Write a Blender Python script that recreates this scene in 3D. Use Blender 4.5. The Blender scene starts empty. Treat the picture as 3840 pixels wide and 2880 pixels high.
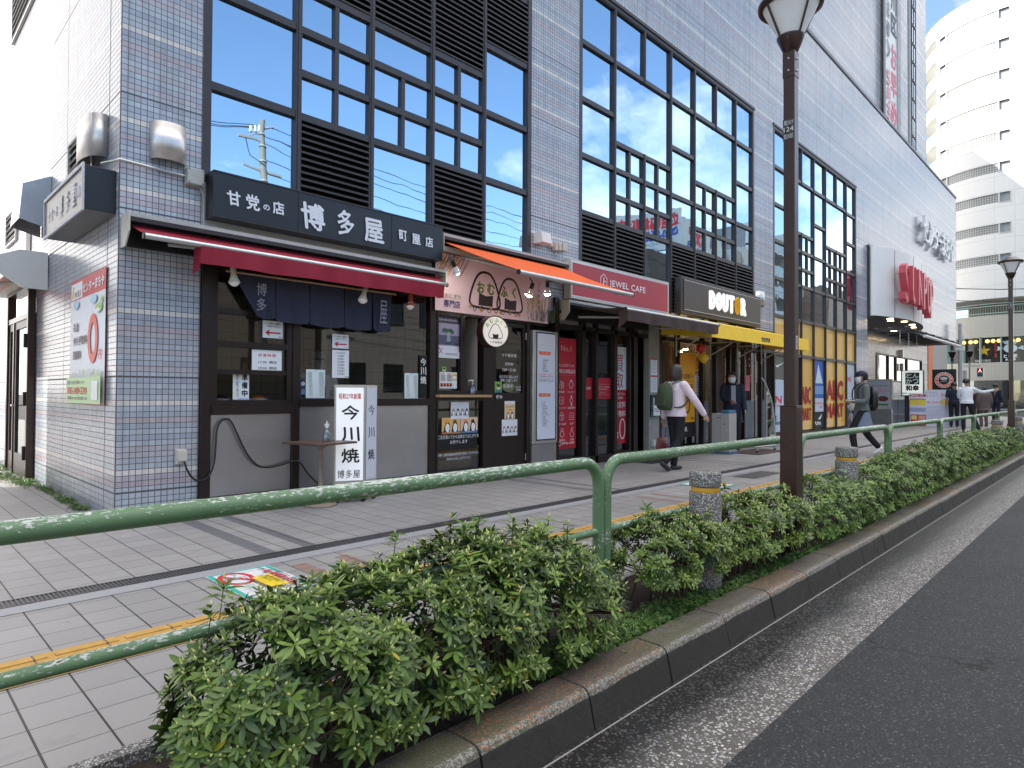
import bpy, bmesh, math, random
import numpy as np
from mathutils import Vector, Matrix, Euler
random.seed(7); rng = np.random.default_rng(11)
R = math.radians; PI = math.pi
scene = bpy.context.scene
COL = scene.collection

# ------------------------------------------------------------------ camera
yaw, pit, roll = R(45.8), R(0.877), R(0.324)
cy, sy = math.cos(yaw), math.sin(yaw)
fw = Vector((sy*math.cos(pit), cy*math.cos(pit), math.sin(pit)))
rt = Vector((cy, -sy, 0)); up = rt.cross(fw)
rt, up = rt*math.cos(roll)+up*math.sin(roll), -rt*math.sin(roll)+up*math.cos(roll)
cam = bpy.data.cameras.new("camera"); camo = bpy.data.objects.new("camera", cam); COL.objects.link(camo)
cam.sensor_width = 36; cam.lens = 2390.7/3840*36; cam.clip_start = .02; cam.clip_end = 2000
camo.matrix_world = Matrix(((rt.x, up.x, -fw.x, 0), (rt.y, up.y, -fw.y, 0), (rt.z, up.z, -fw.z, 1.15), (0, 0, 0, 1)))
scene.camera = camo

# ------------------------------------------------------------------ sun, sky, exposure
SUN = Vector((-.64, .50, .58)).normalized()          # towards the sun: behind the building, from the left
sl = bpy.data.lights.new("sun", 'SUN'); sl.energy = 3.6; sl.angle = R(.5); sl.color = (1, .95, .87)
so = bpy.data.objects.new("sun", sl); COL.objects.link(so); so.rotation_euler = SUN.to_track_quat('Z', 'Y').to_euler()
world = bpy.data.worlds.new("World"); scene.world = world; world.use_nodes = True
scene.view_settings.view_transform = 'Standard'; scene.view_settings.look = 'None'
scene.view_settings.exposure = 1.28; scene.view_settings.gamma = 1.0
scene.view_settings.use_curve_mapping = False

class NT:
    def __init__(s, tree): s.t = tree; s.n = tree.nodes; s.l = tree.links
    def new(s, ty, **kw):
        n = s.n.new(ty)
        for k, v in kw.items(): setattr(n, k, v)
        return n
    def put(s, sock, v):
        if v is None: return
        if hasattr(v, 'is_linked') or hasattr(v, 'links'): s.l.new(v, sock)
        elif isinstance(v, (tuple, list)):
            v = tuple(v)
            try: sock.default_value = v if len(v) != 3 or len(sock.default_value) == 3 else v+(1,)
            except TypeError: sock.default_value = v
        else: sock.default_value = v
    def m(s, op, a, b=None, c=None, clamp=False):
        n = s.new('ShaderNodeMath', operation=op, use_clamp=clamp)
        for i, v in enumerate((a, b, c)): s.put(n.inputs[i], v)
        return n.outputs[0]
    def vm(s, op, a, b=None, scale=None):
        n = s.new('ShaderNodeVectorMath', operation=op); s.put(n.inputs[0], a); s.put(n.inputs[1], b)
        if scale is not None: s.put(n.inputs['Scale'], scale)
        return n.outputs[0]
    def mix(s, f, a, b, blend='MIX'):
        n = s.new('ShaderNodeMix', data_type='RGBA', blend_type=blend)
        s.put(n.inputs[0], f); s.put(n.inputs[6], a); s.put(n.inputs[7], b); return n.outputs[2]
    def noise(s, vec, sc, det=3, rough=.5, dim='3D', out=0):
        n = s.new('ShaderNodeTexNoise', noise_dimensions=dim); s.put(n.inputs['Vector'], vec)
        n.inputs['Scale'].default_value = sc; n.inputs['Detail'].default_value = det; n.inputs['Roughness'].default_value = rough
        return n.outputs[out]
    def ramp(s, f, stops, interp='LINEAR'):
        n = s.new('ShaderNodeValToRGB'); cr = n.color_ramp; cr.interpolation = interp
        while len(cr.elements) < len(stops): cr.elements.new(.5)
        for e, (p, c) in zip(cr.elements, stops):
            e.position = p; e.color = (c, c, c, 1) if not isinstance(c, (tuple, list)) else tuple(c)+(1,)*(4-len(c))
        s.put(n.inputs[0], f); return n.outputs[0]
    def xyz(s, vec):
        n = s.new('ShaderNodeSeparateXYZ'); s.put(n.inputs[0], vec); return n.outputs
    def comb(s, x=0, y=0, z=0):
        n = s.new('ShaderNodeCombineXYZ'); s.put(n.inputs[0], x); s.put(n.inputs[1], y); s.put(n.inputs[2], z); return n.outputs[0]
    def pos(s): return s.new('ShaderNodeTexCoord').outputs['Object']
    def white(s, vec, dim='3D'):
        n = s.new('ShaderNodeTexWhiteNoise', noise_dimensions=dim)
        s.put(n.inputs['Vector'] if dim != '1D' else n.inputs['W'], vec); return n.outputs[0]
    def bump(s, h, dist=.002, st=1.0, normal=None):
        n = s.new('ShaderNodeBump'); n.inputs['Strength'].default_value = st; n.inputs['Distance'].default_value = dist
        s.put(n.inputs['Height'], h); s.put(n.inputs['Normal'], normal); return n.outputs[0]

# world: Nishita sky with broken cloud
w = NT(world.node_tree)
bg = world.node_tree.nodes['Background']
sky = w.new('ShaderNodeTexSky', sky_type='NISHITA'); sky.sun_disc = False
sky.sun_elevation = math.asin(SUN.z); sky.sun_rotation = math.atan2(SUN.x, SUN.y); sky.air_density = 1.1; sky.dust_density = .6; sky.ozone_density = 1.8
d = w.new('ShaderNodeTexCoord').outputs['Generated']
dx, dy, dz = w.xyz(d)
zz = w.m('MAXIMUM', dz, .0); k = w.m('DIVIDE', 1.0, w.m('ADD', zz, .22))
cp = w.comb(w.m('MULTIPLY', dx, k), w.m('MULTIPLY', dy, k), 0)
cl = w.noise(w.vm('ADD', cp, (3.1, 1.7, 0)), 1.5, 7, .56)
# blue gap behind the camera to the left, broken cloud elsewhere
bias = w.m('ADD', w.m('MULTIPLY', w.m('MULTIPLY', w.ramp(dx, [(.62, 0), (.86, 1)]), w.m('LESS_THAN', dy, .02)), .24), -.12)
bias = w.m('ADD', bias, w.m('MULTIPLY', w.m('MAXIMUM', w.m('SUBTRACT', dy, .36), 0), 1.1))  # extra cloud behind the building and overhead, added out of view to whiten light
bias = w.m('ADD', bias, w.m('MULTIPLY', w.m('MAXIMUM', w.m('SUBTRACT', dz, .58), 0), 2.0))
cm = w.ramp(w.m('ADD', cl, bias), [(.50, 0), (.70, 1)])
cm = w.m('MULTIPLY', cm, w.m('MULTIPLY_ADD', zz, 0.0, .93))
ccol = w.mix(w.noise(cp, 4.0, 4), (7.4, 7.2, 7.1), (11.2, 10.7, 10.2))
w.put(bg.inputs['Color'], w.mix(cm, sky.outputs[0], ccol)); bg.inputs['Strength'].default_value = .13

# ------------------------------------------------------------------ materials
MATS = {}
def newmat(name):
    m = bpy.data.materials.new(name); m.use_nodes = True
    t = NT(m.node_tree); b = m.node_tree.nodes['Principled BSDF']; return m, t, b
def srgb(r, g, b): return tuple(((c/255)/12.92 if c <= 10 else ((c/255+.055)/1.055)**2.4) for c in (r, g, b))
def flat(name, col, rough=.6, metal=0., var=.12, scale=6., bump=0., bscale=60., spec=.5, coat=0.):
    """plain painted / printed / cloth surface with slight mottling"""
    if name in MATS: return MATS[name]
    m, t, b = newmat(name); p = t.pos()
    n = t.noise(p, scale, 4, .6)
    f = t.m('MULTIPLY_ADD', n, 2*var, 1-var)
    b.inputs['Base Color'].default_value = tuple(col)+(1,)
    if var > 0: t.put(b.inputs['Base Color'], t.vm('SCALE', tuple(col), None, f))
    b.inputs['Roughness'].default_value = rough; b.inputs['Metallic'].default_value = metal
    b.inputs['Specular IOR Level'].default_value = spec; b.inputs['Coat Weight'].default_value = coat
    if bump: t.put(b.inputs['Normal'], t.bump(t.noise(p, bscale, 3), bump))
    MATS[name] = m; return m
def glow(name, col, st, base=None):
    if name in MATS: return MATS[name]
    m, t, b = newmat(name); b.inputs['Base Color'].default_value = tuple(base or col)+(1,)
    b.inputs['Emission Color'].default_value = tuple(col)+(1,); b.inputs['Emission Strength'].default_value = st
    MATS[name] = m; return m
PRINT = {}
def ink(c, rough=.5):
    """printed ink / paper colour given as sRGB 0-255"""
    k = (c, rough)
    if k not in PRINT: PRINT[k] = flat('print_%d_%d_%d' % c, srgb(*c), rough, var=.03, scale=3)
    return PRINT[k]

def tile_mat(name, axis, dirt=True):
    m, t, b = newmat(name); x, y, z = t.xyz(t.pos()); u = x if axis == 'X' else y
    P = 2.556; PZ = P/49; PU = .0532
    zz = t.m('SUBTRACT', z, .025)
    zr = t.m('DIVIDE', zz, PZ); row = t.m('FLOOR', zr); fz = t.m('FRACT', zr)
    ur = t.m('DIVIDE', t.m('SUBTRACT', u, 1.61 if axis == 'X' else 6.47), PU); cu = t.m('FLOOR', ur); fu = t.m('FRACT', ur)
    rm = t.m('MODULO', t.m('ADD', row, 490), 49)
    rv = t.white(t.comb(rm, 3.7, 0))
    base = t.ramp(rv, [(0, (.445, .49, .55)), (.36, (.375, .41, .485)), (.62, (.47, .445, .495)), (.80, (.44, .48, .54)), (.9, (.40, .435, .505))], 'CONSTANT')
    def isrow(k): return t.m('COMPARE', rm, k, .2)
    wh = t.m('MAXIMUM', isrow(7), t.m('MAXIMUM', isrow(19), isrow(35)))
    pink = t.m('MAXIMUM', isrow(5), t.m('MAXIMUM', isrow(16), isrow(32)))
    base = t.mix(pink, base, (.47, .41, .45))
    base = t.mix(wh, base, (.70, .66, .64))
    tv = t.white(t.comb(cu, row, 1.3)); f = t.m('MULTIPLY_ADD', tv, .14, .93)
    base = t.vm('SCALE', base, None, f)
    if dirt:
        dn = t.noise(t.comb(t.m('MULTIPLY', x, 3), t.m('MULTIPLY', y, 3), t.m('MULTIPLY', z, .5)), 2.0, 5, .65)
        base = t.vm('SCALE', base, None, t.m('MULTIPLY_ADD', dn, .34, .82))
        st = t.noise(t.comb(t.m('MULTIPLY', x, 11), t.m('MULTIPLY', y, 11), t.m('MULTIPLY', z, .35)), 1.0, 4, .6); base = t.vm('SCALE', base, None, t.ramp(st, [(.30, .80), (.52, 1)]))
    # grout, thicker at movement joints
    jz = t.m('MAXIMUM', isrow(4), isrow(24)); gz = t.m('MULTIPLY_ADD', jz, .20, .115)
    g = t.m('MAXIMUM', t.m('LESS_THAN', fz, gz), t.m('LESS_THAN', fu, .115))
    jv = t.m('LESS_THAN', t.m('FRACT', t.m('DIVIDE', t.m('SUBTRACT', u, 6.82 if axis == 'Y' else 1.24), 1.72 if axis == 'Y' else 1.122)), .012)
    if axis == 'X': jv = t.m('MULTIPLY', jv, t.m('GREATER_THAN', u, 8.0))
    g = t.m('MAXIMUM', g, jv)
    t.put(b.inputs['Base Color'], t.mix(g, base, (.085, .08, .088)))
    t.put(b.inputs['Roughness'], t.m('MULTIPLY_ADD', g, .5, .20)); b.inputs['IOR'].default_value = 1.62
    ins = t.m('SUBTRACT', 1.0, g)
    t.put(b.inputs['Normal'], t.bump(t.m('ADD', t.m('MULTIPLY', ins, 1.0), t.m('MULTIPLY', tv, .12)), .0025, .6))
    return m
M_tileX = tile_mat('glazed_tile_front', 'X'); M_tileY = tile_mat('glazed_tile_side', 'Y')

def mirror_glass(name, tint=(.47, .61, .73), rough=.012):
    m, t, b = newmat(name); p = t.pos()
    b.inputs['Base Color'].default_value = tint+(1,); b.inputs['Metallic'].default_value = 1; b.inputs['Roughness'].default_value = rough
    t.put(b.inputs['Normal'], t.bump(t.noise(p, 1.1, 2), .010, .35)); return m
M_mirror = mirror_glass('reflective_glass')
def clear_glass(name, tint=(.60, .62, .62), refl=.09):
    m = bpy.data.materials.new(name); m.use_nodes = True; t = NT(m.node_tree); t.n.remove(m.node_tree.nodes['Principled BSDF'])
    out = m.node_tree.nodes['Material Output']
    fr = t.new('ShaderNodeFresnel'); fr.inputs[0].default_value = 1.5
    g = t.new('ShaderNodeBsdfGlossy'); g.inputs['Roughness'].default_value = .01; g.inputs['Color'].default_value = (.9, .93, .95, 1)
    tr = t.new('ShaderNodeBsdfTransparent'); tr.inputs[0].default_value = tint+(1,)
    mx = t.new('ShaderNodeMixShader'); t.put(mx.inputs[0], t.m('ADD', fr.outputs[0], refl-.04, clamp=True))
    t.l.new(tr.outputs[0], mx.inputs[1]); t.l.new(g.outputs[0], mx.inputs[2]); t.l.new(mx.outputs[0], out.inputs[0]); return m
M_glass = clear_glass('shop_glass'); M_glassr = clear_glass('street_reflecting_glass', (.55, .57, .57), .22); M_glassl = clear_glass('light_glass', (.85, .88, .88), .10)
def amber_glass():
    m, t, b = newmat('amber_film_glass')
    b.inputs['Base Color'].default_value = (.75, .36, .05, 1); b.inputs['Roughness'].default_value = .45
    b.inputs['Coat Weight'].default_value = 1; b.inputs['Coat Roughness'].default_value = .01; b.inputs['Coat IOR'].default_value = 2.1
    p = t.pos(); t.put(b.inputs['Base Color'], t.mix(t.noise(p, 1.2, 3), (.95, .47, .05), (1.0, .66, .16))); return m
M_amber = amber_glass()

M_frame = flat('bronze_window_frame', (.050, .043, .045), .38, .3, .2, 9)
M_louver = flat('bronze_louver', (.042, .036, .036), .45, .3, .25, 7)
M_darkframe = flat('dark_brown_frame', (.022, .014, .013), .35, .2, .3, 8)
M_black = flat('black_paint', (.012, .012, .013), .4)
M_steel = flat('stainless_steel', (.52, .52, .545), .34, 1., .22, 2.2, .0012, 5)
M_alu = flat('aluminium', (.62, .62, .60), .35, .9, .15, 12)
M_greypaint = flat('grey_painted_metal', (.42, .42, .41), .5, 0, .18, 9)
M_beige = flat('beige_painted_metal', (.55, .52, .46), .55, 0, .15, 9)
M_white = flat('white_plastic', (.72, .72, .70), .4, 0, .06)
M_concrete = flat('concrete', (.30, .29, .27), .85, 0, .25, 5, .003, 80)
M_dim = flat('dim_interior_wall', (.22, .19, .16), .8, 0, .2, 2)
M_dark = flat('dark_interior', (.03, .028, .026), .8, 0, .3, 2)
M_rubber = flat('black_rubber', (.015, .015, .015), .6)
M_wood = flat('pale_wood', (.48, .29, .15), .5, 0, .2, 12)

def lamp_brown():
    m, t, b = newmat('dark_brown_gloss_paint'); p = t.pos(); n = t.noise(p, 25, 4)
    t.put(b.inputs['Base Color'], t.mix(n, (.030, .013, .010), (.055, .028, .022)))
    sp = t.m('GREATER_THAN', t.noise(t.vm('MULTIPLY', p, (1, 1, .4)), 60, 2), .76)
    t.put(b.inputs['Base Color'], t.mix(sp, t.mix(n, (.030, .013, .010), (.052, .026, .02)), (.25, .22, .2)))
    b.inputs['Roughness'].default_value = .28; return m
M_brown = lamp_brown()

def rail_mat():
    m, t, b = newmat('chipped_green_paint'); p = t.pos(); x, y, z = t.xyz(p)
    q = t.comb(t.m('MULTIPLY', x, .35), y, z)
    n1 = t.noise(q, 95, 9, .70); n2 = t.noise(t.comb(t.m('MULTIPLY', x, .12), y, z), 10, 3)
    top = t.xyz(t.new('ShaderNodeNewGeometry').outputs['Normal'])[2]
    th = t.m('SUBTRACT', .632, t.m('ADD', t.m('MULTIPLY', t.m('MAXIMUM', top, 0), .10), t.m('MULTIPLY', t.m('SUBTRACT', n2, .45), .35)))
    chip = t.m('GREATER_THAN', n1, th)
    rust = t.m('GREATER_THAN', n1, t.m('ADD', th, .105))
    g = t.mix(t.noise(q, 8, 4), (.085, .170, .080), (.150, .255, .135))
    c = t.mix(chip, g, t.mix(t.noise(p, 40, 3), (.42, .46, .40), (.68, .70, .65))); c = t.mix(t.m('MULTIPLY', rust, t.m('GREATER_THAN', t.noise(p, 9), .52)), c, (.10, .045, .02))
    t.put(b.inputs['Base Color'], c); t.put(b.inputs['Roughness'], t.m('MULTIPLY_ADD', chip, .2, .46))
    t.put(b.inputs['Normal'], t.bump(t.m('SUBTRACT', 1.0, chip), .0006, .8)); return m
M_rail = rail_mat()

def terrazzo():
    m, t, b = newmat('exposed_aggregate'); p = t.pos()
    v = t.new('ShaderNodeTexVoronoi', feature='F1'); v.inputs['Scale'].default_value = 150; t.put(v.inputs['Vector'], p)
    cc = t.xyz(v.outputs['Color'])[0]
    c = t.ramp(cc, [(0, (.10, .095, .095)), (.3, (.30, .29, .28)), (.6, (.50, .49, .47)), (.85, (.16, .155, .15))], 'CONSTANT')
    t.put(b.inputs['Base Color'], t.mix(t.m('GREATER_THAN', v.outputs['Distance'], .55), c, (.10, .095, .09)))
    b.inputs['Roughness'].default_value = .7; t.put(b.inputs['Normal'], t.bump(t.m('SUBTRACT', 1., v.outputs['Distance']), .003, .7)); return m
M_terrazzo = terrazzo()

def asphalt():
    m, t, b = newmat('asphalt'); p = t.pos()
    v = t.new('ShaderNodeTexVoronoi'); v.inputs['Scale'].default_value = 170; t.put(v.inputs['Vector'], p)
    cc = t.xyz(v.outputs['Color'])[0]
    n = t.noise(p, .9, 5, .6)
    c = t.ramp(cc, [(0, (.019, .020, .022)), (.5, (.033, .034, .037)), (.88, (.058, .059, .064)), (.965, (.15, .15, .15))], 'CONSTANT')
    c = t.vm('SCALE', c, None, t.m('MULTIPLY_ADD', n, .6, .62))
    x, y, z = t.xyz(p); pol = t.m('MULTIPLY_ADD', t.m('SINE', t.m('MULTIPLY', y, 3.4)), .10, 1.0); c = t.vm('SCALE', c, None, pol)
    cv = t.new('ShaderNodeTexVoronoi', feature='DISTANCE_TO_EDGE'); cv.inputs['Scale'].default_value = .42; t.put(cv.inputs['Vector'], t.vm('ADD', p, t.vm('SCALE', t.noise(p, 2.2, 4, out=1), None, .5)))
    cr = t.m('MULTIPLY', t.m('LESS_THAN', cv.outputs['Distance'], .0022), t.m('GREATER_THAN', t.noise(p, .8, 2), .50)); c = t.mix(cr, c, (.008, .008, .008))
    oil = t.ramp(t.noise(p, 1.7, 5, .65), [(.60, 0), (.70, .55)]); c = t.mix(oil, c, (.012, .012, .012))
    t.put(b.inputs['Base Color'], c); t.put(b.inputs['Roughness'], t.m('MULTIPLY_ADD', n, .3, .55))
    t.put(b.inputs['Normal'], t.bump(t.m('ADD', t.m('SUBTRACT', 1., v.outputs['Distance']), t.noise(p, 45, 3)), .006, .8)); return m
def gutter():
    m, t, b = newmat('pebble_concrete'); p = t.pos(); x, y, z = t.xyz(p)
    q = t.vm('ADD', p, t.vm('SCALE', t.noise(p, 40, 2, out=1), None, .012))
    v = t.new('ShaderNodeTexVoronoi'); v.inputs['Scale'].default_value = 75; t.put(v.inputs['Vector'], q)
    cc = t.xyz(v.outputs['Color'])[0]; sz = t.m('MULTIPLY_ADD', cc, .34, .27)
    stone = t.m('LESS_THAN', v.outputs['Distance'], sz)
    n = t.noise(p, 1.3, 5, .6)
    wear = t.m('GREATER_THAN', t.m('ADD', t.xyz(v.outputs['Color'])[1], t.m('MULTIPLY', n, .6)), .52)
    sc = t.ramp(t.xyz(v.outputs['Color'])[2], [(0, (.20, .185, .17)), (.25, (.38, .36, .33)), (.6, (.55, .53, .50)), (.85, (.27, .28, .30))], 'CONSTANT')
    base = t.mix(t.noise(p, 30, 4), (.050, .045, .042), (.13, .12, .11))
    c = t.mix(t.m('MULTIPLY', stone, wear), base, sc)
    wet = t.ramp(t.m('ADD', y, t.m('MULTIPLY', t.m('SUBTRACT', n, .5), .35)), [(0, 0), (1, 1)])
    wet = t.m('SMOOTH_MIN', 1, 1, 0)
    damp = t.ramp(t.m('DIVIDE', t.m('SUBTRACT', t.m('ADD', y, t.m('MULTIPLY', t.m('SUBTRACT', n, .5), .3)), 1.1), .4), [(.12, 1.15), (.62, .20)])
    t.put(b.inputs['Base Color'], t.mix(1.0, c, t.vm('SCALE', (1, 1, 1), None, damp), 'MULTIPLY'))
    t.put(b.inputs['Roughness'], t.m('MULTIPLY_ADD', damp, .35, .25))
    t.put(b.inputs['Normal'], t.bump(t.m('MULTIPLY', t.m('SUBTRACT', 1., v.outputs['Distance']), stone), .004, .7)); return m
def kerbmat():
    m, t, b = newmat('weathered_kerb_concrete'); p = t.pos(); x, y, z = t.xyz(p)
    blk = t.m('FLOOR', t.m('DIVIDE', t.m('SUBTRACT', x, .274), .578)); bv = t.white(blk, '1D')
    n = t.noise(p, 22, 6, .68); n2 = t.noise(p, 3.5, 4)
    c = t.mix(n, (.035, .030, .024), (.15, .135, .11))
    moss = t.m('MULTIPLY', t.ramp(n2, [(.4, 0), (.6, 1)]), .55)
    c = t.mix(moss, c, (.085, .085, .035))
    sp = t.m('GREATER_THAN', t.noise(p, 170, 2), .62); c = t.mix(t.m('MULTIPLY', sp, .5), c, (.36, .35, .32))
    # old orange paint left on the top of some blocks
    lich = t.m('MULTIPLY', t.m('GREATER_THAN', t.noise(p, 60, 6, .7), t.m('MULTIPLY_ADD', bv, -.15, .69)), t.m('GREATER_THAN', z, -.022))
    lich = t.m('MULTIPLY', t.m('MULTIPLY', lich, .85), t.m('GREATER_THAN', bv, .38))
    c = t.mix(lich, c, (.34, .125, .045))
    ed = t.m('MULTIPLY', t.m('MULTIPLY', t.m('LESS_THAN', z, -.003), t.m('GREATER_THAN', z, -.040)), t.m('GREATER_THAN', t.noise(p, 90, 5, .7), .53)); c = t.mix(t.m('MULTIPLY', ed, .75), c, (.30, .29, .27))
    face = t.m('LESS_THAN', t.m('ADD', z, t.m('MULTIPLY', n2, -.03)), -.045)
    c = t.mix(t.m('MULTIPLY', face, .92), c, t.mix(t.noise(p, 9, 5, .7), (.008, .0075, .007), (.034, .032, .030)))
    t.put(b.inputs['Base Color'], c); t.put(b.inputs['Roughness'], t.m('MULTIPLY_ADD', n, .45, .38))
    t.put(b.inputs['Normal'], t.bump(t.m('ADD', n, t.m('MULTIPLY', sp, .3)), .006, .6)); return m
def paver():
    m, t, b = newmat('paving_tiles'); p = t.pos(); x, y, z = t.xyz(p)
    ux = t.m('DIVIDE', t.m('SUBTRACT', x, .018), .2); uy = t.m('DIVIDE', t.m('SUBTRACT', y, .085), .2)
    fx, fy = t.m('FRACT', ux), t.m('FRACT', uy); ix, iy = t.m('FLOOR', ux), t.m('FLOOR', uy)
    g = t.m('MAXIMUM', t.m('LESS_THAN', fx, .038), t.m('LESS_THAN', fy, .022))
    tv = t.white(t.comb(ix, iy, 0))
    sp = t.noise(p, 420, 2, .6); big = t.noise(p, .7, 5, .6)
    c = t.mix(sp, (.195, .188, .186), (.395, .38, .372))
    c = t.vm('SCALE', c, None, t.m('MULTIPLY_ADD', tv, .13, .93)); c = t.vm('SCALE', c, None, t.m('MULTIPLY_ADD', big, .5, .72))
    xs = t.m('MODULO', t.m('SUBTRACT', x, 2.03-4.06*3), 4.06)
    s1 = t.m('MULTIPLY', t.m('LESS_THAN', xs, .105), 1.0)
    s2 = t.m('MULTIPLY', t.m('GREATER_THAN', xs, .315), t.m('LESS_THAN', xs, .42)); st = t.m('MAXIMUM', s1, s2)
    hi = t.m('GREATER_THAN', y, 4.44); lo = t.m('MULTIPLY', t.m('LESS_THAN', y, 4.02), t.m('GREATER_THAN', y, 3.42))
    c = t.mix(t.m('MULTIPLY', st, hi), c, t.mix(sp, (.10, .10, .11), (.19, .19, .20)))
    c = t.mix(t.m('MULTIPLY', st, lo), c, t.mix(sp, (.20, .125, .105), (.34, .23, .20)))
    gf = t.m('LESS_THAN', t.m('FRACT', t.m('MULTIPLY', uy, 2)), .04); g = t.m('MAXIMUM', g, t.m('MULTIPLY', st, gf))
    stain = t.ramp(t.noise(p, 2.2, 6, .7), [(.58, 0), (.72, .35)]); c = t.mix(stain, c, (.10, .09, .085))
    gum = t.m('GREATER_THAN', t.noise(p, 14, 1), .80); c = t.mix(t.m('MULTIPLY', gum, .6), c, (.07, .065, .065))
    t.put(b.inputs['Base Color'], t.mix(g, c, (.028, .026, .026)))
    t.put(b.inputs['Roughness'], t.m('MULTIPLY_ADD', big, .35, .35))
    t.put(b.inputs['Normal'], t.bump(t.m('ADD', t.m('SUBTRACT', 1., g), t.m('MULTIPLY', sp, .12)), .0022, .6)); return m
M_asphalt, M_gutter, M_kerb, M_paver = asphalt(), gutter(), kerbmat(), paver()
M_granite = flat('granite_strip', (.30, .30, .32), .6, 0, .45, 260)
M_soil = flat('dark_soil', (.035, .024, .017), .95, 0, .5, 30, .02, 40)
def tactile():
    m, t, b = newmat('yellow_tactile_paving'); p = t.pos(); x, y, z = t.xyz(p); n = t.noise(p, 18, 5, .65)
    c = t.mix(n, (.34, .19, .05), (.62, .37, .09))
    j = t.m('LESS_THAN', t.m('FRACT', t.m('DIVIDE', x, .27)), .03); c = t.mix(t.m('MAXIMUM', j, t.m('GREATER_THAN', n, .66)), c, (.16, .11, .07))
    t.put(b.inputs['Base Color'], c); b.inputs['Roughness'].default_value = .75
    return m
M_tactile = tactile()
def leafmat(name, dark, light):
    m, t, b = newmat(name); a = t.new('ShaderNodeAttribute', attribute_name='tint').outputs['Fac']
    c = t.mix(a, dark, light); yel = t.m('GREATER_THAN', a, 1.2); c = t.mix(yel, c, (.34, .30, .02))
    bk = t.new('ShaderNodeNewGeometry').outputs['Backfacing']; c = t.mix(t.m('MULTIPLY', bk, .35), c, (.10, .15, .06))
    t.put(b.inputs['Base Color'], c); b.inputs['Roughness'].default_value = .42; b.inputs['Specular IOR Level'].default_value = .45
    b.inputs['Subsurface Weight'].default_value = 0
    b.inputs['Transmission Weight'].default_value = 0
    return m
M_leaf = leafmat('azalea_leaf', (.018, .056, .012), (.17, .26, .040))
M_leaf2 = leafmat('hedge_leaf', (.035, .095, .016), (.21, .33, .055))
M_weed = leafmat('weed_leaf', (.04, .10, .02), (.13, .24, .05))
M_bud = flat('azalea_bud', (.52, .55, .20), .5)
M_stem = flat('woody_stem', (.06, .04, .028), .8)
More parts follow.
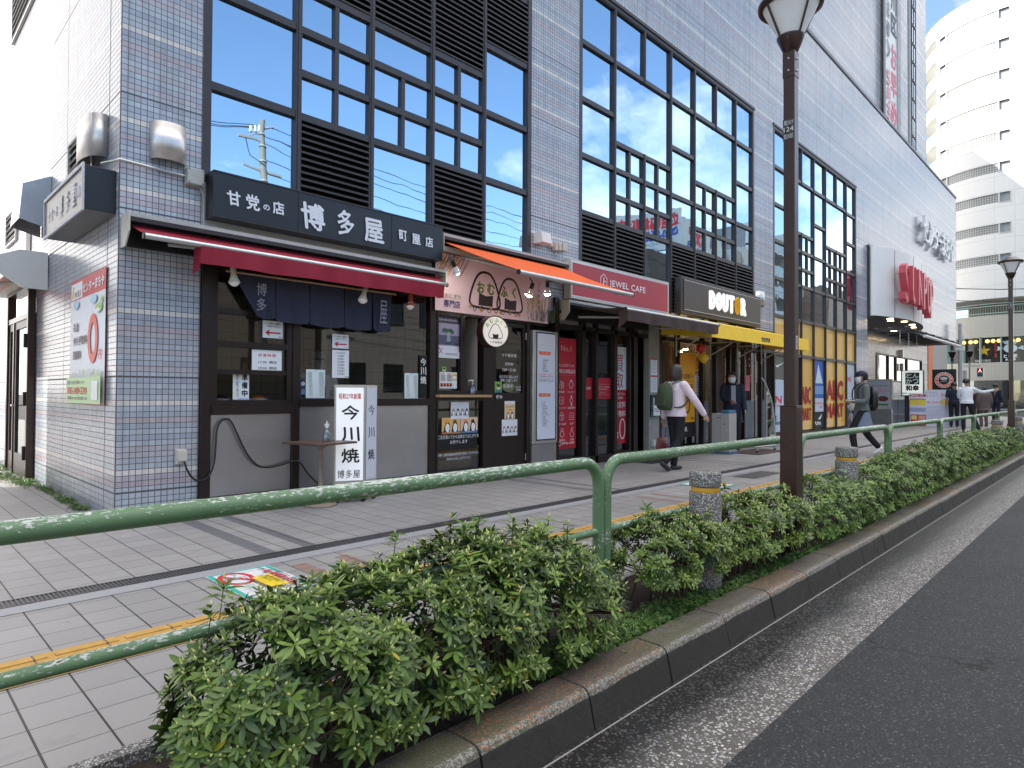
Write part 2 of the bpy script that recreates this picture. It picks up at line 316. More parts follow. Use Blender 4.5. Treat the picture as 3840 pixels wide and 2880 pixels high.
# ------------------------------------------------------------------ mesh helpers
class MB:
    def __init__(s): s.v = []; s.f = []; s.mi = []; s.mats = []; s.sm = []
    def mat(s, m):
        if m not in s.mats: s.mats.append(m)
        return s.mats.index(m)
    def add(s, vs, fs, m, smooth=False):
        o = len(s.v); k = s.mat(m); s.v.extend([tuple(v) for v in vs])
        for f in fs: s.f.append([i+o for i in f]); s.mi.append(k); s.sm.append(smooth)
        return s
    def box(s, x0, x1, y0, y1, z0, z1, m):
        v = [(x, y, z) for z in (z0, z1) for y in (y0, y1) for x in (x0, x1)]
        return s.add(v, [(0, 2, 3, 1), (4, 5, 7, 6), (0, 1, 5, 4), (2, 6, 7, 3), (0, 4, 6, 2), (1, 3, 7, 5)], m)
    def obox(s, c, ax, ay, az, m):
        """oriented box: centre and three half-extent vectors"""
        c, ax, ay, az = map(Vector, (c, ax, ay, az))
        v = [c+i*ax+j*ay+k*az for k in (-1, 1) for j in (-1, 1) for i in (-1, 1)]
        return s.add(v, [(0, 2, 3, 1), (4, 5, 7, 6), (0, 1, 5, 4), (2, 6, 7, 3), (0, 4, 6, 2), (1, 3, 7, 5)], m)
    def quad(s, pts, m): return s.add(pts, [tuple(range(len(pts)))], m)
    def tube(s, pts, r, m, n=10, cap=True, rs=None):
        pts = [Vector(p) for p in pts]; rs = rs or [r]*len(pts); V = []; F = []; ref = None
        for i, p in enumerate(pts):
            t = (pts[min(i+1, len(pts)-1)]-pts[max(i-1, 0)]).normalized()
            if ref is None: ref = t.orthogonal().normalized()
            a = (ref-t*ref.dot(t)); a = a.normalized() if a.length > 1e-6 else t.orthogonal().normalized(); ref = a; b = t.cross(a)
            for k in range(n): V.append(p+(a*math.cos(2*PI*k/n)+b*math.sin(2*PI*k/n))*rs[i])
        for i in range(len(pts)-1):
            for k in range(n): F.append((i*n+k, i*n+(k+1) % n, (i+1)*n+(k+1) % n, (i+1)*n+k))
        s.add(V, F, m, True)
        if cap: s.add([V[k] for k in range(n)][::-1], [tuple(range(n))], m); s.add(V[-n:], [tuple(range(n))], m)
        return s
    def lathe(s, prof, c, m, n=24, smooth=True, axis='Z'):
        V = []; F = []
        for (r, z) in prof:
            for k in range(n):
                a = 2*PI*k/n; q = (r*math.cos(a), r*math.sin(a), z)
                if axis == 'X': q = (q[2], q[0], q[1])
                if axis == 'Y': q = (q[0], q[2], q[1])
                V.append((c[0]+q[0], c[1]+q[1], c[2]+q[2]))
        for i in range(len(prof)-1):
            for k in range(n): F.append((i*n+k, i*n+(k+1) % n, (i+1)*n+(k+1) % n, (i+1)*n+k))
        return s.add(V, F, m, smooth)
    def prism(s, poly, d0, d1, m, axis='Z'):
        n = len(poly)
        def P(a, b, d): return {'Z': (a, b, d), 'Y': (a, d, b), 'X': (d, a, b)}[axis]
        V = [P(a, b, d0) for a, b in poly]+[P(a, b, d1) for a, b in poly]
        F = [tuple(range(n))[::-1], tuple(range(n, 2*n))]+[(i, (i+1) % n, n+(i+1) % n, n+i) for i in range(n)]
        return s.add(V, F, m)
    def ball(s, c, r, m, n=14, rz=None, rx=None):
        rz = rz or r; pr = [(max(1e-4, r*math.sin(PI*i/n)), -rz*math.cos(PI*i/n)) for i in range(n+1)]
        return s.lathe(pr, c, m, n*2)
    def build(s, name, parent=None, loc=None):
        me = bpy.data.meshes.new(name); me.from_pydata(s.v, [], s.f)
        for m in s.mats: me.materials.append(m)
        me.polygons.foreach_set('material_index', s.mi); me.polygons.foreach_set('use_smooth', s.sm); me.update()
        o = bpy.data.objects.new(name, me); COL.objects.link(o)
        if parent: o.parent = parent
        if loc: o.location = loc
        return o

def tag(o, label=None, cat=None, group=None, kind=None):
    if label: o['label'] = label
    if cat: o['category'] = cat
    if group: o['group'] = group
    if kind: o['kind'] = kind
    return o
def thing(name, label, cat, loc=(0, 0, 0), rz=0, group=None):
    """an Empty; parts are built in world coordinates and given the inverse, so they stay where they were modelled"""
    o = bpy.data.objects.new(name, None); COL.objects.link(o); o.location = loc; o.rotation_euler = (0, 0, rz); o.empty_display_size = .1
    return tag(o, label, cat, group)
def bevel(o, w, seg=2):
    md = o.modifiers.new('bevel', 'BEVEL'); md.width = w; md.segments = seg; md.limit_method = 'ANGLE'; md.angle_limit = R(40); return o

# ------------------------------------------------------------------ text as flat geometry
TXT = {}
def text_mesh(s, bold=0., sp=1.0):
    k = (s, bold, sp)
    if k in TXT: return TXT[k]
    cu = bpy.data.curves.new('t', 'FONT'); cu.body = s; cu.size = 1; cu.resolution_u = 2;  cu.fill_mode = 'FRONT'; cu.space_character = sp
    o = bpy.data.objects.new('t', cu); COL.objects.link(o)
    dg = bpy.context.evaluated_depsgraph_get(); me = bpy.data.meshes.new_from_object(o.evaluated_get(dg))
    V = np.array([v.co[:2] for v in me.vertices]) if len(me.vertices) else np.zeros((0, 2)); F = [tuple(p.vertices) for p in me.polygons]
    bpy.data.objects.remove(o); bpy.data.curves.remove(cu); bpy.data.meshes.remove(me)
    TXT[k] = (V, F); return TXT[k]

class Board:
    """2-D artwork laid out in metres on a plane: origin, right, up, outward normal; each layer sits 0.5 mm proud"""
    def __init__(s, o, ux, uy, n=None):
        s.o = Vector(o); s.ux = Vector(ux).normalized(); s.uy = Vector(uy).normalized(); s.n = Vector(n).normalized() if n else s.ux.cross(s.uy).normalized()
        s.mb = MB(); s.k = 0; s.d = .0007
    def P(s, x, y, dz=0): return s.o+s.ux*x+s.uy*y+s.n*(s.k*s.d+dz)
    def poly(s, pts, c):
        s.k += 1; s.mb.add([s.P(*p) for p in pts], [tuple(range(len(pts)))], ink(c) if isinstance(c, tuple) else c); return s
    def rect(s, x0, y0, x1, y1, c): return s.poly([(x0, y0), (x1, y0), (x1, y1), (x0, y1)], c)
    def ell(s, cx, cy, rx, ry, c, n=28): return s.poly([(cx+rx*math.cos(2*PI*i/n), cy+ry*math.sin(2*PI*i/n)) for i in range(n)], c)
    def path(s, pts, w, c, closed=False):
        s.k += 1; n = len(pts); L = []; Rr = []
        for i in range(n):
            a = pts[(i-1) % n] if closed or i else pts[0]; b = pts[(i+1) % n] if closed or i < n-1 else pts[-1]
            dx, dy = b[0]-a[0], b[1]-a[1]; l = math.hypot(dx, dy) or 1; ww = w if not isinstance(w, list) else w[i]
            L.append(s.P(pts[i][0]-dy/l*ww/2, pts[i][1]+dx/l*ww/2)); Rr.append(s.P(pts[i][0]+dy/l*ww/2, pts[i][1]-dx/l*ww/2))
        m = n if closed else n-1
        s.mb.add(L+Rr, [(n+i, n+(i+1) % n, (i+1) % n, i) for i in range(m)], ink(c) if isinstance(c, tuple) else c); return s
    def ring(s, cx, cy, rx, ry, w, c, n=32): return s.path([(cx+rx*math.cos(2*PI*i/n), cy+ry*math.sin(2*PI*i/n)) for i in range(n)], w, c, True)
    def text(s, tx, x, y, w=None, h=None, c=(0, 0, 0), bold=.012, sp=1.0, shear=0., ang=0., depth=0.):
        """centred on (x, y), scaled to width w and/or height h"""
        V, F = text_mesh(tx, 0, sp)
        if not len(V): return s
        s.k += 1; lo, hi = V.min(0), V.max(0); sz = np.maximum(hi-lo, 1e-5); c0 = (lo+hi)/2
        sx = w/sz[0] if w else h/sz[1]; sy_ = h/sz[1] if h else sx
        if w is None: sx = sy_
        Q = (V-c0)*np.array([sx, sy_]); Q[:, 0] += Q[:, 1]*shear
        ca, sa = math.cos(ang), math.sin(ang); Q = np.stack([Q[:, 0]*ca-Q[:, 1]*sa, Q[:, 0]*sa+Q[:, 1]*ca], 1)
        m = ink(c) if isinstance(c, tuple) else c
        pts = [s.P(x+q[0], y+q[1], depth) for q in Q]; s.mb.add(pts, F, m)
        if bold > .004 and not depth:                # heavier strokes: the same glyph printed again a hair to each side
            gh = (h or sy_) ; e = min(abs(sx), abs(sy_))*bold*1.1
            for i, (ex, ey) in enumerate(((e, 0), (-e, 0), (0, e), (0, -e)) if bold > .016 else ((e, 0), (-e, 0))):
                s.k += .22; s.mb.add([s.P(x+q[0]+ex, y+q[1]+ey) for q in Q], F, m)
        if depth:                                     # raised letters: side walls along the open edges
            cnt = {}
            for f in F:
                for i in range(len(f)):
                    e = (f[i], f[(i+1) % len(f)]); cnt[e] = 1
            base = [s.P(x+q[0], y+q[1], 0) for q in Q]; vs = pts+base; n = len(pts)
            fs = [(a, a+n, b+n, b) for (a, b) in cnt if (b, a) not in cnt]; s.mb.add(vs, fs, m)
        return s
    def vtext(s, tx, x, y0, y1, w, c=(0, 0, 0), bold=.012, fill=.82, **k):
        """vertical writing from y1 (top) down to y0"""
        n = len(tx); st = (y1-y0)/n
        for i, ch in enumerate(tx):
            if ch != ' ': s.text(ch, x, y1-st*(i+.5), w=w if ch not in 'ー一' else w*.8, h=st*fill if ch not in '一' else st*.12, c=c, bold=bold, **k)
        return s
    def lines(s, x0, x1, ys, h, c, seed=1, gap=.5):
        r = random.Random(seed); s.k += 1; m = ink(c)
        for y in ys:
            x = x0
            while x < x1-h:
                l = h*r.uniform(.6, 1.6); l = min(l, x1-x)
                s.mb.add([s.P(x, y-h/2), s.P(x+l, y-h/2), s.P(x+l, y+h/2), s.P(x, y+h/2)], [(0, 1, 2, 3)], m); x += l+h*gap*r.uniform(.5, 1.8)
        return s
    def build(s, name, parent=None): return s.mb.build(name, parent)
def front(x, z, y): return Board((x, y, z), (1, 0, 0), (0, 0, 1), (0, -1, 0))      # faces the street (-Y)
def west(y, z, x): return Board((x, y, z), (0, -1, 0), (0, 0, 1), (-1, 0, 0))      # faces -X; local x runs towards -Y
def sheet(mb, x0, x1, y0, y1, z, m, nx=1, ny=1):
    V = [(x0+(x1-x0)*i/nx, y0+(y1-y0)*j/ny, z) for j in range(ny+1) for i in range(nx+1)]
    F = [(j*(nx+1)+i, j*(nx+1)+i+1, (j+1)*(nx+1)+i+1, (j+1)*(nx+1)+i) for j in range(ny) for i in range(nx)]
    return mb.add(V, F, m)
def wm(o):
    M = Matrix.LocRotScale(o.location, o.rotation_euler, o.scale)
    return wm(o.parent) @ o.matrix_parent_inverse @ M if o.parent else M
def _build(s, name, parent=None):
    me = bpy.data.meshes.new(name); me.from_pydata(s.v, [], s.f)
    for m in s.mats: me.materials.append(m)
    me.polygons.foreach_set('material_index', s.mi); me.polygons.foreach_set('use_smooth', s.sm); me.update()
    o = bpy.data.objects.new(name, me); COL.objects.link(o)
    if parent: o.parent = parent; o.matrix_parent_inverse = wm(parent).inverted()
    return o
MB.build = _build
def copy_tree(o, parent=None):
    c = o.copy(); COL.objects.link(c)
    if parent: c.parent = parent
    for ch in [x for x in bpy.data.objects if x.parent == o]: copy_tree(ch, c)
    return c
def S(mb, name): return tag(mb.build(name), kind='structure')

# ------------------------------------------------------------------ ground
FY = 6.47; WX = 1.61          # front wall plane, side wall plane
S(sheet(MB(), -250, 400, -300, 300, -.17, M_asphalt), 'ground')
S(sheet(MB(), -14, 60, -7.5, 1.03, -.146, M_asphalt, 8, 2), 'road')
S(sheet(MB(), -14, 60, 1.03, 1.50, -.15, M_gutter, 8, 1), 'gutter')
S(sheet(MB(), -14, 46, 2.34, 32, 0, M_paver, 6, 4), 'pavement')
S(MB().box(-14, 60, 2.28, 2.338, -.16, .006, M_terrazzo), 'bed_edging')
S(sheet(MB(), .55, 60, 1.66, 2.285, -.035, M_soil, 90, 2), 'planting_bed')
S(sheet(MB(), -14, .55, 1.66, 2.285, -.02, M_gutter, 4, 1), 'verge')
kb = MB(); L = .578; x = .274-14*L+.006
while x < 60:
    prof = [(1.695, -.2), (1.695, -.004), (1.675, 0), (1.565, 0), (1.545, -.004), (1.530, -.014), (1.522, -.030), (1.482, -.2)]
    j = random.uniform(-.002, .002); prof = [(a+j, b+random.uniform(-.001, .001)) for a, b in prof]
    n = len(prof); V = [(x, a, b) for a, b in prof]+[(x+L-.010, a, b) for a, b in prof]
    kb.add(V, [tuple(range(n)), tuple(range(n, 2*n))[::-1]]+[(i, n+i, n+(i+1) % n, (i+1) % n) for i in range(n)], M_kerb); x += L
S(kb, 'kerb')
S(MB().box(-14, 60, 1.470, 1.476, -.16, -.1482, M_concrete), 'kerb_joint')
S(sheet(MB(), -14, 38, 3.11, 3.42, .004, M_tactile), 'tactile_paving')
tb = MB()
for y in (3.135, 3.205, 3.275, 3.345):
    x = -1.0
    while x < 14: tb.box(x, x+.24, y, y+.035, .003, .009, M_tactile); x += .27
S(tb, 'tactile_bars')
S(sheet(MB(), -14, 38, 4.13, 4.27, .003, M_granite), 'granite_strip')
gm = MB(); gm.box(-3, 38, 4.27, 4.285, -.01, .005, M_frame); gm.box(-3, 38, 4.405, 4.42, -.01, .005, M_frame)
M_grate = flat('cast_grating', (.11, .11, .115), .5, .5, .3, 20)
x = -1.5
while x < 16:
    gm.box(x, x+.0105, 4.285, 4.405, -.004, .0045, M_grate); x += .021
gm.box(16, 38, 4.285, 4.405, -.004, .0042, M_frame)
gm.quad([(-3, 4.27, .0015), (38, 4.27, .0015), (38, 4.42, .0015), (-3, 4.42, .0015)], M_black)
tag(gm.build('drain_grating'), kind='structure')
S(sheet(MB(), 8.6, 9.6, 3.72, 4.05, .003, M_grate), 'inspection_cover')
# far side of the road
S(MB().box(-14, 110, -10, -7.5, -.17, 0, M_concrete), 'far_pavement')

# ------------------------------------------------------------------ main building
TOP = 11.36
bld = thing('shopping_building', 'long low shopping building clad in banded grey and lilac glazed tiles with bronze window grids', 'building', (WX, FY, 0))
def wallbox(x0, x1, z0, z1, y0=FY, y1=FY+.4, m=None, name='wall'):
    return MB().box(x0, x1, y0, y1, z0, z1, m or M_tileX).build(name, bld)
fw_ = MB()
fw_.box(WX, 2.31, FY, FY+.022, 0, TOP, M_tileX)
fw_.box(2.31, 8.20, FY, FY+.4, 8.03, TOP, M_tileX)
fw_.box(7.04, 8.20, FY, FY+.4, 2.45, 8.03, M_tileX)
fw_.box(8.20, 24.05, FY, FY+.4, 8.03, TOP, M_tileX)
fw_.box(14.95, 16.09, FY, FY+.4, 2.75, 8.03, M_tileX)
fw_.box(22.86, 24.05, FY, FY+.45, 0, 8.03, M_tileX)
fw_.box(24.05, 39.5, FY, FY+.4, 3.95, TOP, M_tileX)
fw_.build('wall', bld)
sw = MB(); sw.box(WX, WX+.4, FY+.022, 34, 0, TOP, M_tileY); sw.box(WX+.4, 2.31, FY+.022, FY+.5, 0, TOP, M_dark)
sw.build('side_wall', bld)
# corner bullnose tiles butt the two walls
cap = MB(); cap.box(WX-.02, 39.52, FY-.03, FY+.42, TOP, TOP+.10, M_frame); cap.box(WX-.02, WX+.42, FY+.42, 34, TOP, TOP+.10, M_frame); cap.build('parapet_cap', bld)
MB().box(WX+.4, 39.5, FY+.5, 34, TOP-.5, TOP-.2, M_concrete).build('roof', bld)
MB().box(39.1, 39.5, FY+.4, 34, 3.95, TOP, M_tileY).build('end_wall', bld)

# window grids ------------------------------------------------------------
SPANS = (1, 4)
def win(label, x0, x1, z0, z1, mull, cells, glassmat=None):
    """frame (the window's own mesh) > one mesh of panes per glass kind and each louvre panel"""
    yo = FY+.02; f = MB(); fr = .040
    f.box(x0, x0+.08, yo-.026, yo+.16, z0, z1, M_frame); f.box(x1-.08, x1, yo-.026, yo+.16, z0, z1, M_frame)
    f.box(x0+.08, x1-.08, yo-.024, yo+.16, z1-.1, z1, M_frame)
    f.box(x0-.02, x1+.02, yo-.045, yo-.027, z1-.03, z1+.03, M_frame)
    panes = MB(); am = MB(); lou = []
    xs = [x0+.045]+mull+[x1-.045]
    for bi, bay in enumerate(cells):
        a, b = xs[bi], xs[bi+bay.get('span', 1)] if False else xs[bi+1]
        a += .034; b -= .034
        for (c0, c1, kind) in bay:
            # transom at the top of the cell
            if kind == 'skip': continue
            if kind in ('g', 'G', 'gg', 'am'):
                zz0, zz1 = c0+fr, c1-fr
                tgt = am if kind == 'am' else panes; mt = M_amber if kind == 'am' else (glassmat or M_mirror)
                hs = [(a, b)]
                if kind == 'gg': mid = (a+b)/2; hs = [(a, mid-.026), (mid+.026, b)]; f.box(mid-.026, mid+.026, yo-.010, yo+.1, zz0, zz1, M_frame)
                for (h0, h1) in hs:
                    # each pane sits a hair out of true, as real glazing does
                    e = [random.uniform(-.003, .003) for _ in range(4)]
                    tgt.quad([(h0, yo+.03+e[0], zz0), (h1, yo+.03+e[1], zz0), (h1, yo+.03+e[1]+e[2], zz1), (h0, yo+.03+e[0]+e[2], zz1)], mt)
                if kind == 'am': pass
            elif kind == 'l': lou.append((a, b, c0+fr, c1-fr))
    # transoms: union of all cell edges per bay
    for bi, bay in enumerate(cells):
        a, b = xs[bi]+.034, xs[bi+1]-.034; zs = set()
        for (c0, c1, kind) in bay: zs |= {round(c0, 3), round(c1, 3)}
        for zz in zs:
            if z0+.02 < zz < z1-.06: f.box(a, b, yo-.014, yo+.12, zz-fr, zz+fr, M_frame)
    for i, mx in enumerate(mull):
        sk = [c for c in cells[i] if c[2] == 'skip' and c in cells[i+1]]
        segs = [(z0, sk[0][0]+fr), (sk[0][1]-fr, z1-.1)] if sk and (i % 2 == 1 or len(mull) != 6 or True) and (i in SPANS) else [(z0, z1-.1)]
        for (s0, s1) in segs:
            f.box(mx-.034, mx+.034, yo-.020, yo+.14, s0, s1, M_frame)
            f.box(mx-.012, mx+.012, yo-.028, yo-.020, s0, s1, M_frame)
    o = f.build('window', bld); tag(o, label)
    if panes.v: panes.build('pane', o)
    if am.v: tag(am.build('pane', o), 'pane with amber film')
    for (a, b, c0, c1) in lou:
        q = MB(); zz = c0; q.quad([(a, yo+.11, c0), (b, yo+.11, c0), (b, yo+.11, c1), (a, yo+.11, c1)], M_black)
        n = max(3, round((c1-c0)/.074)); st = (c1-c0)/n
        for i in range(n):
            zb = c0+i*st; q.add([(a, yo-.022, zb+st*.10), (b, yo-.022, zb+st*.10), (b, yo+.05, zb+st*.92), (a, yo+.05, zb+st*.92), (a, yo-.022, zb+st*.40), (b, yo-.022, zb+st*.40), (b, yo+.06, zb+st*1.0), (a, yo+.06, zb+st*1.0)],
                                [(0, 1, 5, 4), (4, 5, 6, 7), (3, 2, 1, 0)], M_louver)
        q.build('louver', o)
    return o
T = [3.21, 4.155, 4.63, 5.11, 5.585, 6.045, 6.99, 7.95]
# block 1
win('left window grid above the sweet shop', 2.31, 7.04, 3.20, 8.03, [3.305, 4.235, 5.155, 6.075], [
    [(3.2, 4.175, 'G'), (4.175, 5.13, 'G'), (5.13, 6.08, 'G'), (6.08, 7.95, 'l')],
    [(3.2, 4.165, 'l'), (4.165, 4.645, 'gg'), (4.645, 5.12, 'gg'), (5.12, 5.60, 'gg'), (5.60, 7.95, 'l')],
    [(3.2, 4.165, 'G'), (4.165, 4.64, 'gg'), (4.64, 5.11, 'gg'), (5.11, 5.59, 'G'), (5.59, 7.95, 'l')],
    [(3.2, 4.16, 'l'), (4.16, 4.64, 'gg'), (4.64, 5.115, 'gg'), (5.115, 5.595, 'gg'), (5.595, 7.95, 'l')],
    [(3.2, 4.16, 'G'), (4.16, 5.11, 'G'), (5.11, 6.06, 'G'), (6.06, 7.04, 'l'), (7.04, 7.95, 'G')]])
MB().box(2.31, 7.04, FY, FY+.3, 2.45, 3.20, M_greypaint).build('fascia', bld)
# block 2: bays at .95 m
m2 = [9.22, 10.17, 11.12, 12.07, 13.02, 13.98]
win('middle window grid above the jeweller and the coffee shop', 8.20, 14.95, 2.75, 8.03, m2, [
    [(2.75, 4.16, 'l'), (4.16, 5.11, 'G'), (5.11, 6.045, 'G'), (6.045, 7.0, 'G'), (7.0, 7.95, 'G')],
    [(2.75, 4.14, 'l'), (4.14, 4.63, 'gg'), (4.63, 5.105, 'gg'), (5.105, 5.58, 'gg'), (5.58, 7.0, 'skip'), (7.0, 7.95, 'G')],
    [(2.75, 4.14, 'G'), (4.14, 4.63, 'gg'), (4.63, 5.105, 'gg'), (5.105, 5.58, 'gg'), (5.58, 7.0, 'skip'), (7.0, 7.95, 'G')],
    [(2.75, 4.14, 'l'), (4.14, 5.10, 'G'), (5.10, 6.05, 'G'), (6.05, 7.0, 'G'), (7.0, 7.95, 'G')],
    [(2.75, 4.14, 'l'), (4.14, 4.62, 'gg'), (4.62, 5.10, 'gg'), (5.10, 5.58, 'gg'), (5.58, 7.0, 'skip'), (7.0, 7.95, 'G')],
    [(2.75, 4.14, 'l'), (4.14, 4.62, 'gg'), (4.62, 5.10, 'gg'), (5.10, 5.58, 'gg'), (5.58, 7.0, 'skip'), (7.0, 7.95, 'G')],
    [(2.75, 4.16, 'l'), (4.16, 5.10, 'G'), (5.10, 6.05, 'G'), (6.05, 6.985, 'G'), (6.985, 7.95, 'G')]])
# block 3
m3 = [17.1, 18.05, 19.0, 19.97, 20.92, 21.88]
win('right window grid with amber film along its lower rows', 16.09, 22.86, .16, 8.03, m3, [
    [(2.22, 3.19, 'am'), (3.19, 4.15, 'G'), (4.15, 5.10, 'G'), (5.10, 6.04, 'G'), (6.04, 7.0, 'G'), (7.0, 7.95, 'G')],
    [(2.22, 3.19, 'am'), (3.19, 4.15, 'G'), (4.15, 4.62, 'gg'), (4.62, 5.10, 'gg'), (5.10, 5.58, 'gg'), (5.58, 7.0, 'skip'), (7.0, 7.95, 'G')],
    [(.16, 2.22, 'am'), (2.22, 3.19, 'am'), (3.19, 4.15, 'G'), (4.15, 4.62, 'gg'), (4.62, 5.10, 'gg'), (5.10, 5.58, 'gg'), (5.58, 7.0, 'skip'), (7.0, 7.95, 'G')],
    [(2.22, 3.20, 'am'), (3.20, 4.14, 'G'), (4.14, 5.10, 'G'), (5.10, 6.04, 'G'), (6.04, 7.0, 'G'), (7.0, 7.95, 'G')],
    [(.16, 2.22, 'am'), (2.22, 3.19, 'am'), (3.19, 4.14, 'G'), (4.14, 4.62, 'gg'), (4.62, 5.06, 'gg'), (5.06, 5.57, 'gg'), (5.57, 7.0, 'skip'), (7.0, 7.95, 'G')],
    [(.16, 2.22, 'am'), (2.22, 3.19, 'am'), (3.19, 4.14, 'G'), (4.14, 4.62, 'gg'), (4.62, 5.06, 'gg'), (5.06, 5.57, 'gg'), (5.57, 7.0, 'skip'), (7.0, 7.95, 'G')],
    [(2.22, 3.20, 'am'), (3.20, 4.13, 'G'), (4.13, 5.08, 'G'), (5.08, 6.03, 'G'), (6.03, 6.97, 'G'), (6.97, 7.95, 'G')]])
# the big panes that span two bays
def bigpane(a, b, z0, z1):
    bp = MB(); bp.quad([(a, FY+.048, z0), (b, FY+.049, z0), (b, FY+.050, z1), (a, FY+.049, z1)], M_mirror); tag(bp.build('double_width_pane', bld), 'double width sky reflecting pane')
for (a, b) in ((9.22, 11.12), (12.07, 13.98)): bigpane(a+.034, b-.034, 5.63, 6.95)
for (a, b) in ((17.1, 19.0), (19.97, 21.88)): bigpane(a+.034, b-.034, 5.62, 6.95)
MB().box(7.04, 8.20, FY+.1, FY+.3, 2.2, 2.45, M_frame).build('fascia', bld)

# small cord hooks above the window heads are joints only; tower set back behind the low roof
tw = thing('tower_block', 'tall pale tiled tower rising behind the low tiled building', 'building', (39.5, 7.75, 0))
tb_ = MB(); tb_.box(2.0, 39.5, 7.75, 33.5, TOP-.2, 46, M_tileX); tb_.build('wall', tw)
sw_ = MB()
for k in range(22):
    z0 = 13.2+k*.93
    sw_.box(36.32, 36.37, 7.71, 7.76, z0, z0+.86, M_frame); sw_.box(37.05, 37.10, 7.71, 7.76, z0, z0+.86, M_frame)
    sw_.box(36.32, 37.10, 7.705, 7.76, z0+.86, z0+.93, M_frame); sw_.box(36.69, 36.73, 7.71, 7.76, z0, z0+.86, M_frame)
    sw_.quad([(36.37, 7.735, z0), (37.05, 7.735, z0), (37.05, 7.735, z0+.86), (36.37, 7.735, z0+.86)], M_mirror)
sw_.build('window', tw)
# ------------------------------------------------------------------ sweet shop (left)
def cloth(name, c, **k): return flat(name, srgb(*c), .75, 0, .14, 9, .0015, 30, **k)
M_crimson = cloth('crimson_canvas', (146, 26, 50)); M_orange = cloth('orange_canvas', (235, 100, 38)); M_brownc = cloth('brown_canvas', (72, 56, 54))
M_yellow = cloth('yellow_canvas', (250, 206, 60)); M_navy = cloth('navy_cloth', (44, 46, 66)); M_signblack = flat('black_sign_face', (.012, .014, .019), .35, 0, .45, 3)
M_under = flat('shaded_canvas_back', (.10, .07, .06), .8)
def roomy(name, x0, x1, y0, y1, z0, z1, mw, mf=None):
    """open-fronted room behind a shop window"""
    q = MB(); t = .03
    q.box(x0, x1, y1, y1+t, z0, z1, mw); q.box(x0-t, x0, y0, y1, z0, z1, mw); q.box(x1, x1+t, y0, y1, z0, z1, mw)
    q.box(x0, x1, y0, y1, z1, z1+t, M_dim); q.box(x0, x1, y0, y1, z0-t, z0, mf or M_dark)
    return tag(q.build(name, bld))
def kit_tile():
    m, t, b = newmat('kitchen_wall_tile'); x, y, z = t.xyz(t.pos())
    g = t.m('MAXIMUM', t.m('LESS_THAN', t.m('FRACT', t.m('DIVIDE', t.m('ADD', x, y), .2)), .03), t.m('LESS_THAN', t.m('FRACT', t.m('DIVIDE', z, .16)), .035))
    t.put(b.inputs['Base Color'], t.mix(g, (.42, .38, .27), (.12, .10, .07))); b.inputs['Roughness'].default_value = .3; return m
M_kit = kit_tile()
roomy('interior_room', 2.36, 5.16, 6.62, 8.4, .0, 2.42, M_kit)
sh = thing('sweet_shop_front', 'dark framed sweet shop front with stainless kick panels under wide serving windows', 'shopfront', (2.31, FY, 0))
f = MB(); y0, y1 = 6.43, 6.53
for a, b in ((2.315, 2.41), (3.25, 3.335), (5.11, 5.212)): f.box(a, b, y0, y1, 0, 2.45, M_darkframe)
f.box(2.41, 3.25, y0, y1, 0, .12, M_darkframe); f.box(3.335, 5.11, y0, y1, 0, .12, M_darkframe)
f.box(2.41, 3.25, y0-.02, y1+.06, .93, 1.02, M_darkframe); f.box(3.335, 5.11, y0-.02, y1+.06, 1.0, 1.08, M_darkframe)
f.box(2.41, 3.25, y0, y1, 2.34, 2.45, M_darkframe); f.box(3.335, 5.11, y0, y1, 2.38, 2.45, M_darkframe)
for z0, z1 in ((1.02, 1.07), (1.60, 1.66), (1.93, 1.98)): f.box(2.41, 3.25, y0+.01, y1-.02, z0, z1, M_darkframe)
f.box(2.41, 2.47, y0+.012, y1-.02, 1.07, 2.34, M_darkframe); f.box(3.19, 3.25, y0+.012, y1-.02, 1.07, 2.34, M_darkframe)
f.box(2.47, 3.19, y0+.02, y1-.03, 1.33, 1.375, M_darkframe)
f.build('frame', sh)
for a, b, z1 in ((2.42, 3.245, .925), (3.34, 5.105, .995)):
    q = MB(); q.box(a, b, 6.455, 6.475, .125, z1, M_steel); q.build('kick_panel', sh)
g = MB()
for a, b, z0, z1 in ((2.47, 3.19, 1.98, 2.34), (2.47, 3.19, 1.66, 1.93), (2.47, 3.19, 1.375, 1.60), (3.335, 5.11, 1.08, 2.38)): g.quad([(a, 6.475, z0), (b, 6.475, z0), (b, 6.475, z1), (a, 6.475, z1)], M_glass)
g.build('window_glass', sh)
# counter, trays and baker inside
q = MB(); q.box(2.45, 5.1, 6.65, 7.05, .2, 1.03, M_steel); tag(q.build('worktop', sh))
def tray(x, y, r, c, lab):
    o = thing('food_tray', lab, 'tray', (x, y, 1.03))
    m = MB(); m.lathe([(r*.8, 0), (r, .035), (r*.95, .035), (r*.78, .006)], (x, y, 1.05), M_beige, 20); m.build('tray', o)
    m = MB(); m.ball((x, y, 1.085), r*.72, c, 8, rz=.035); m.build('food', o)
tray(2.64, 6.80, .10, flat('dark_beans', (.08, .02, .02), .4), 'round tray behind the white opening times strip')
tray(2.86, 6.80, .10, flat('lilac_rice', (.55, .50, .65), .6), 'pale mound on a dish beside the white paper strip')
tray(3.04, 6.80, .11, flat('orange_flakes', (.75, .20, .03), .6), 'orange mound in a dish at the open serving hatch')
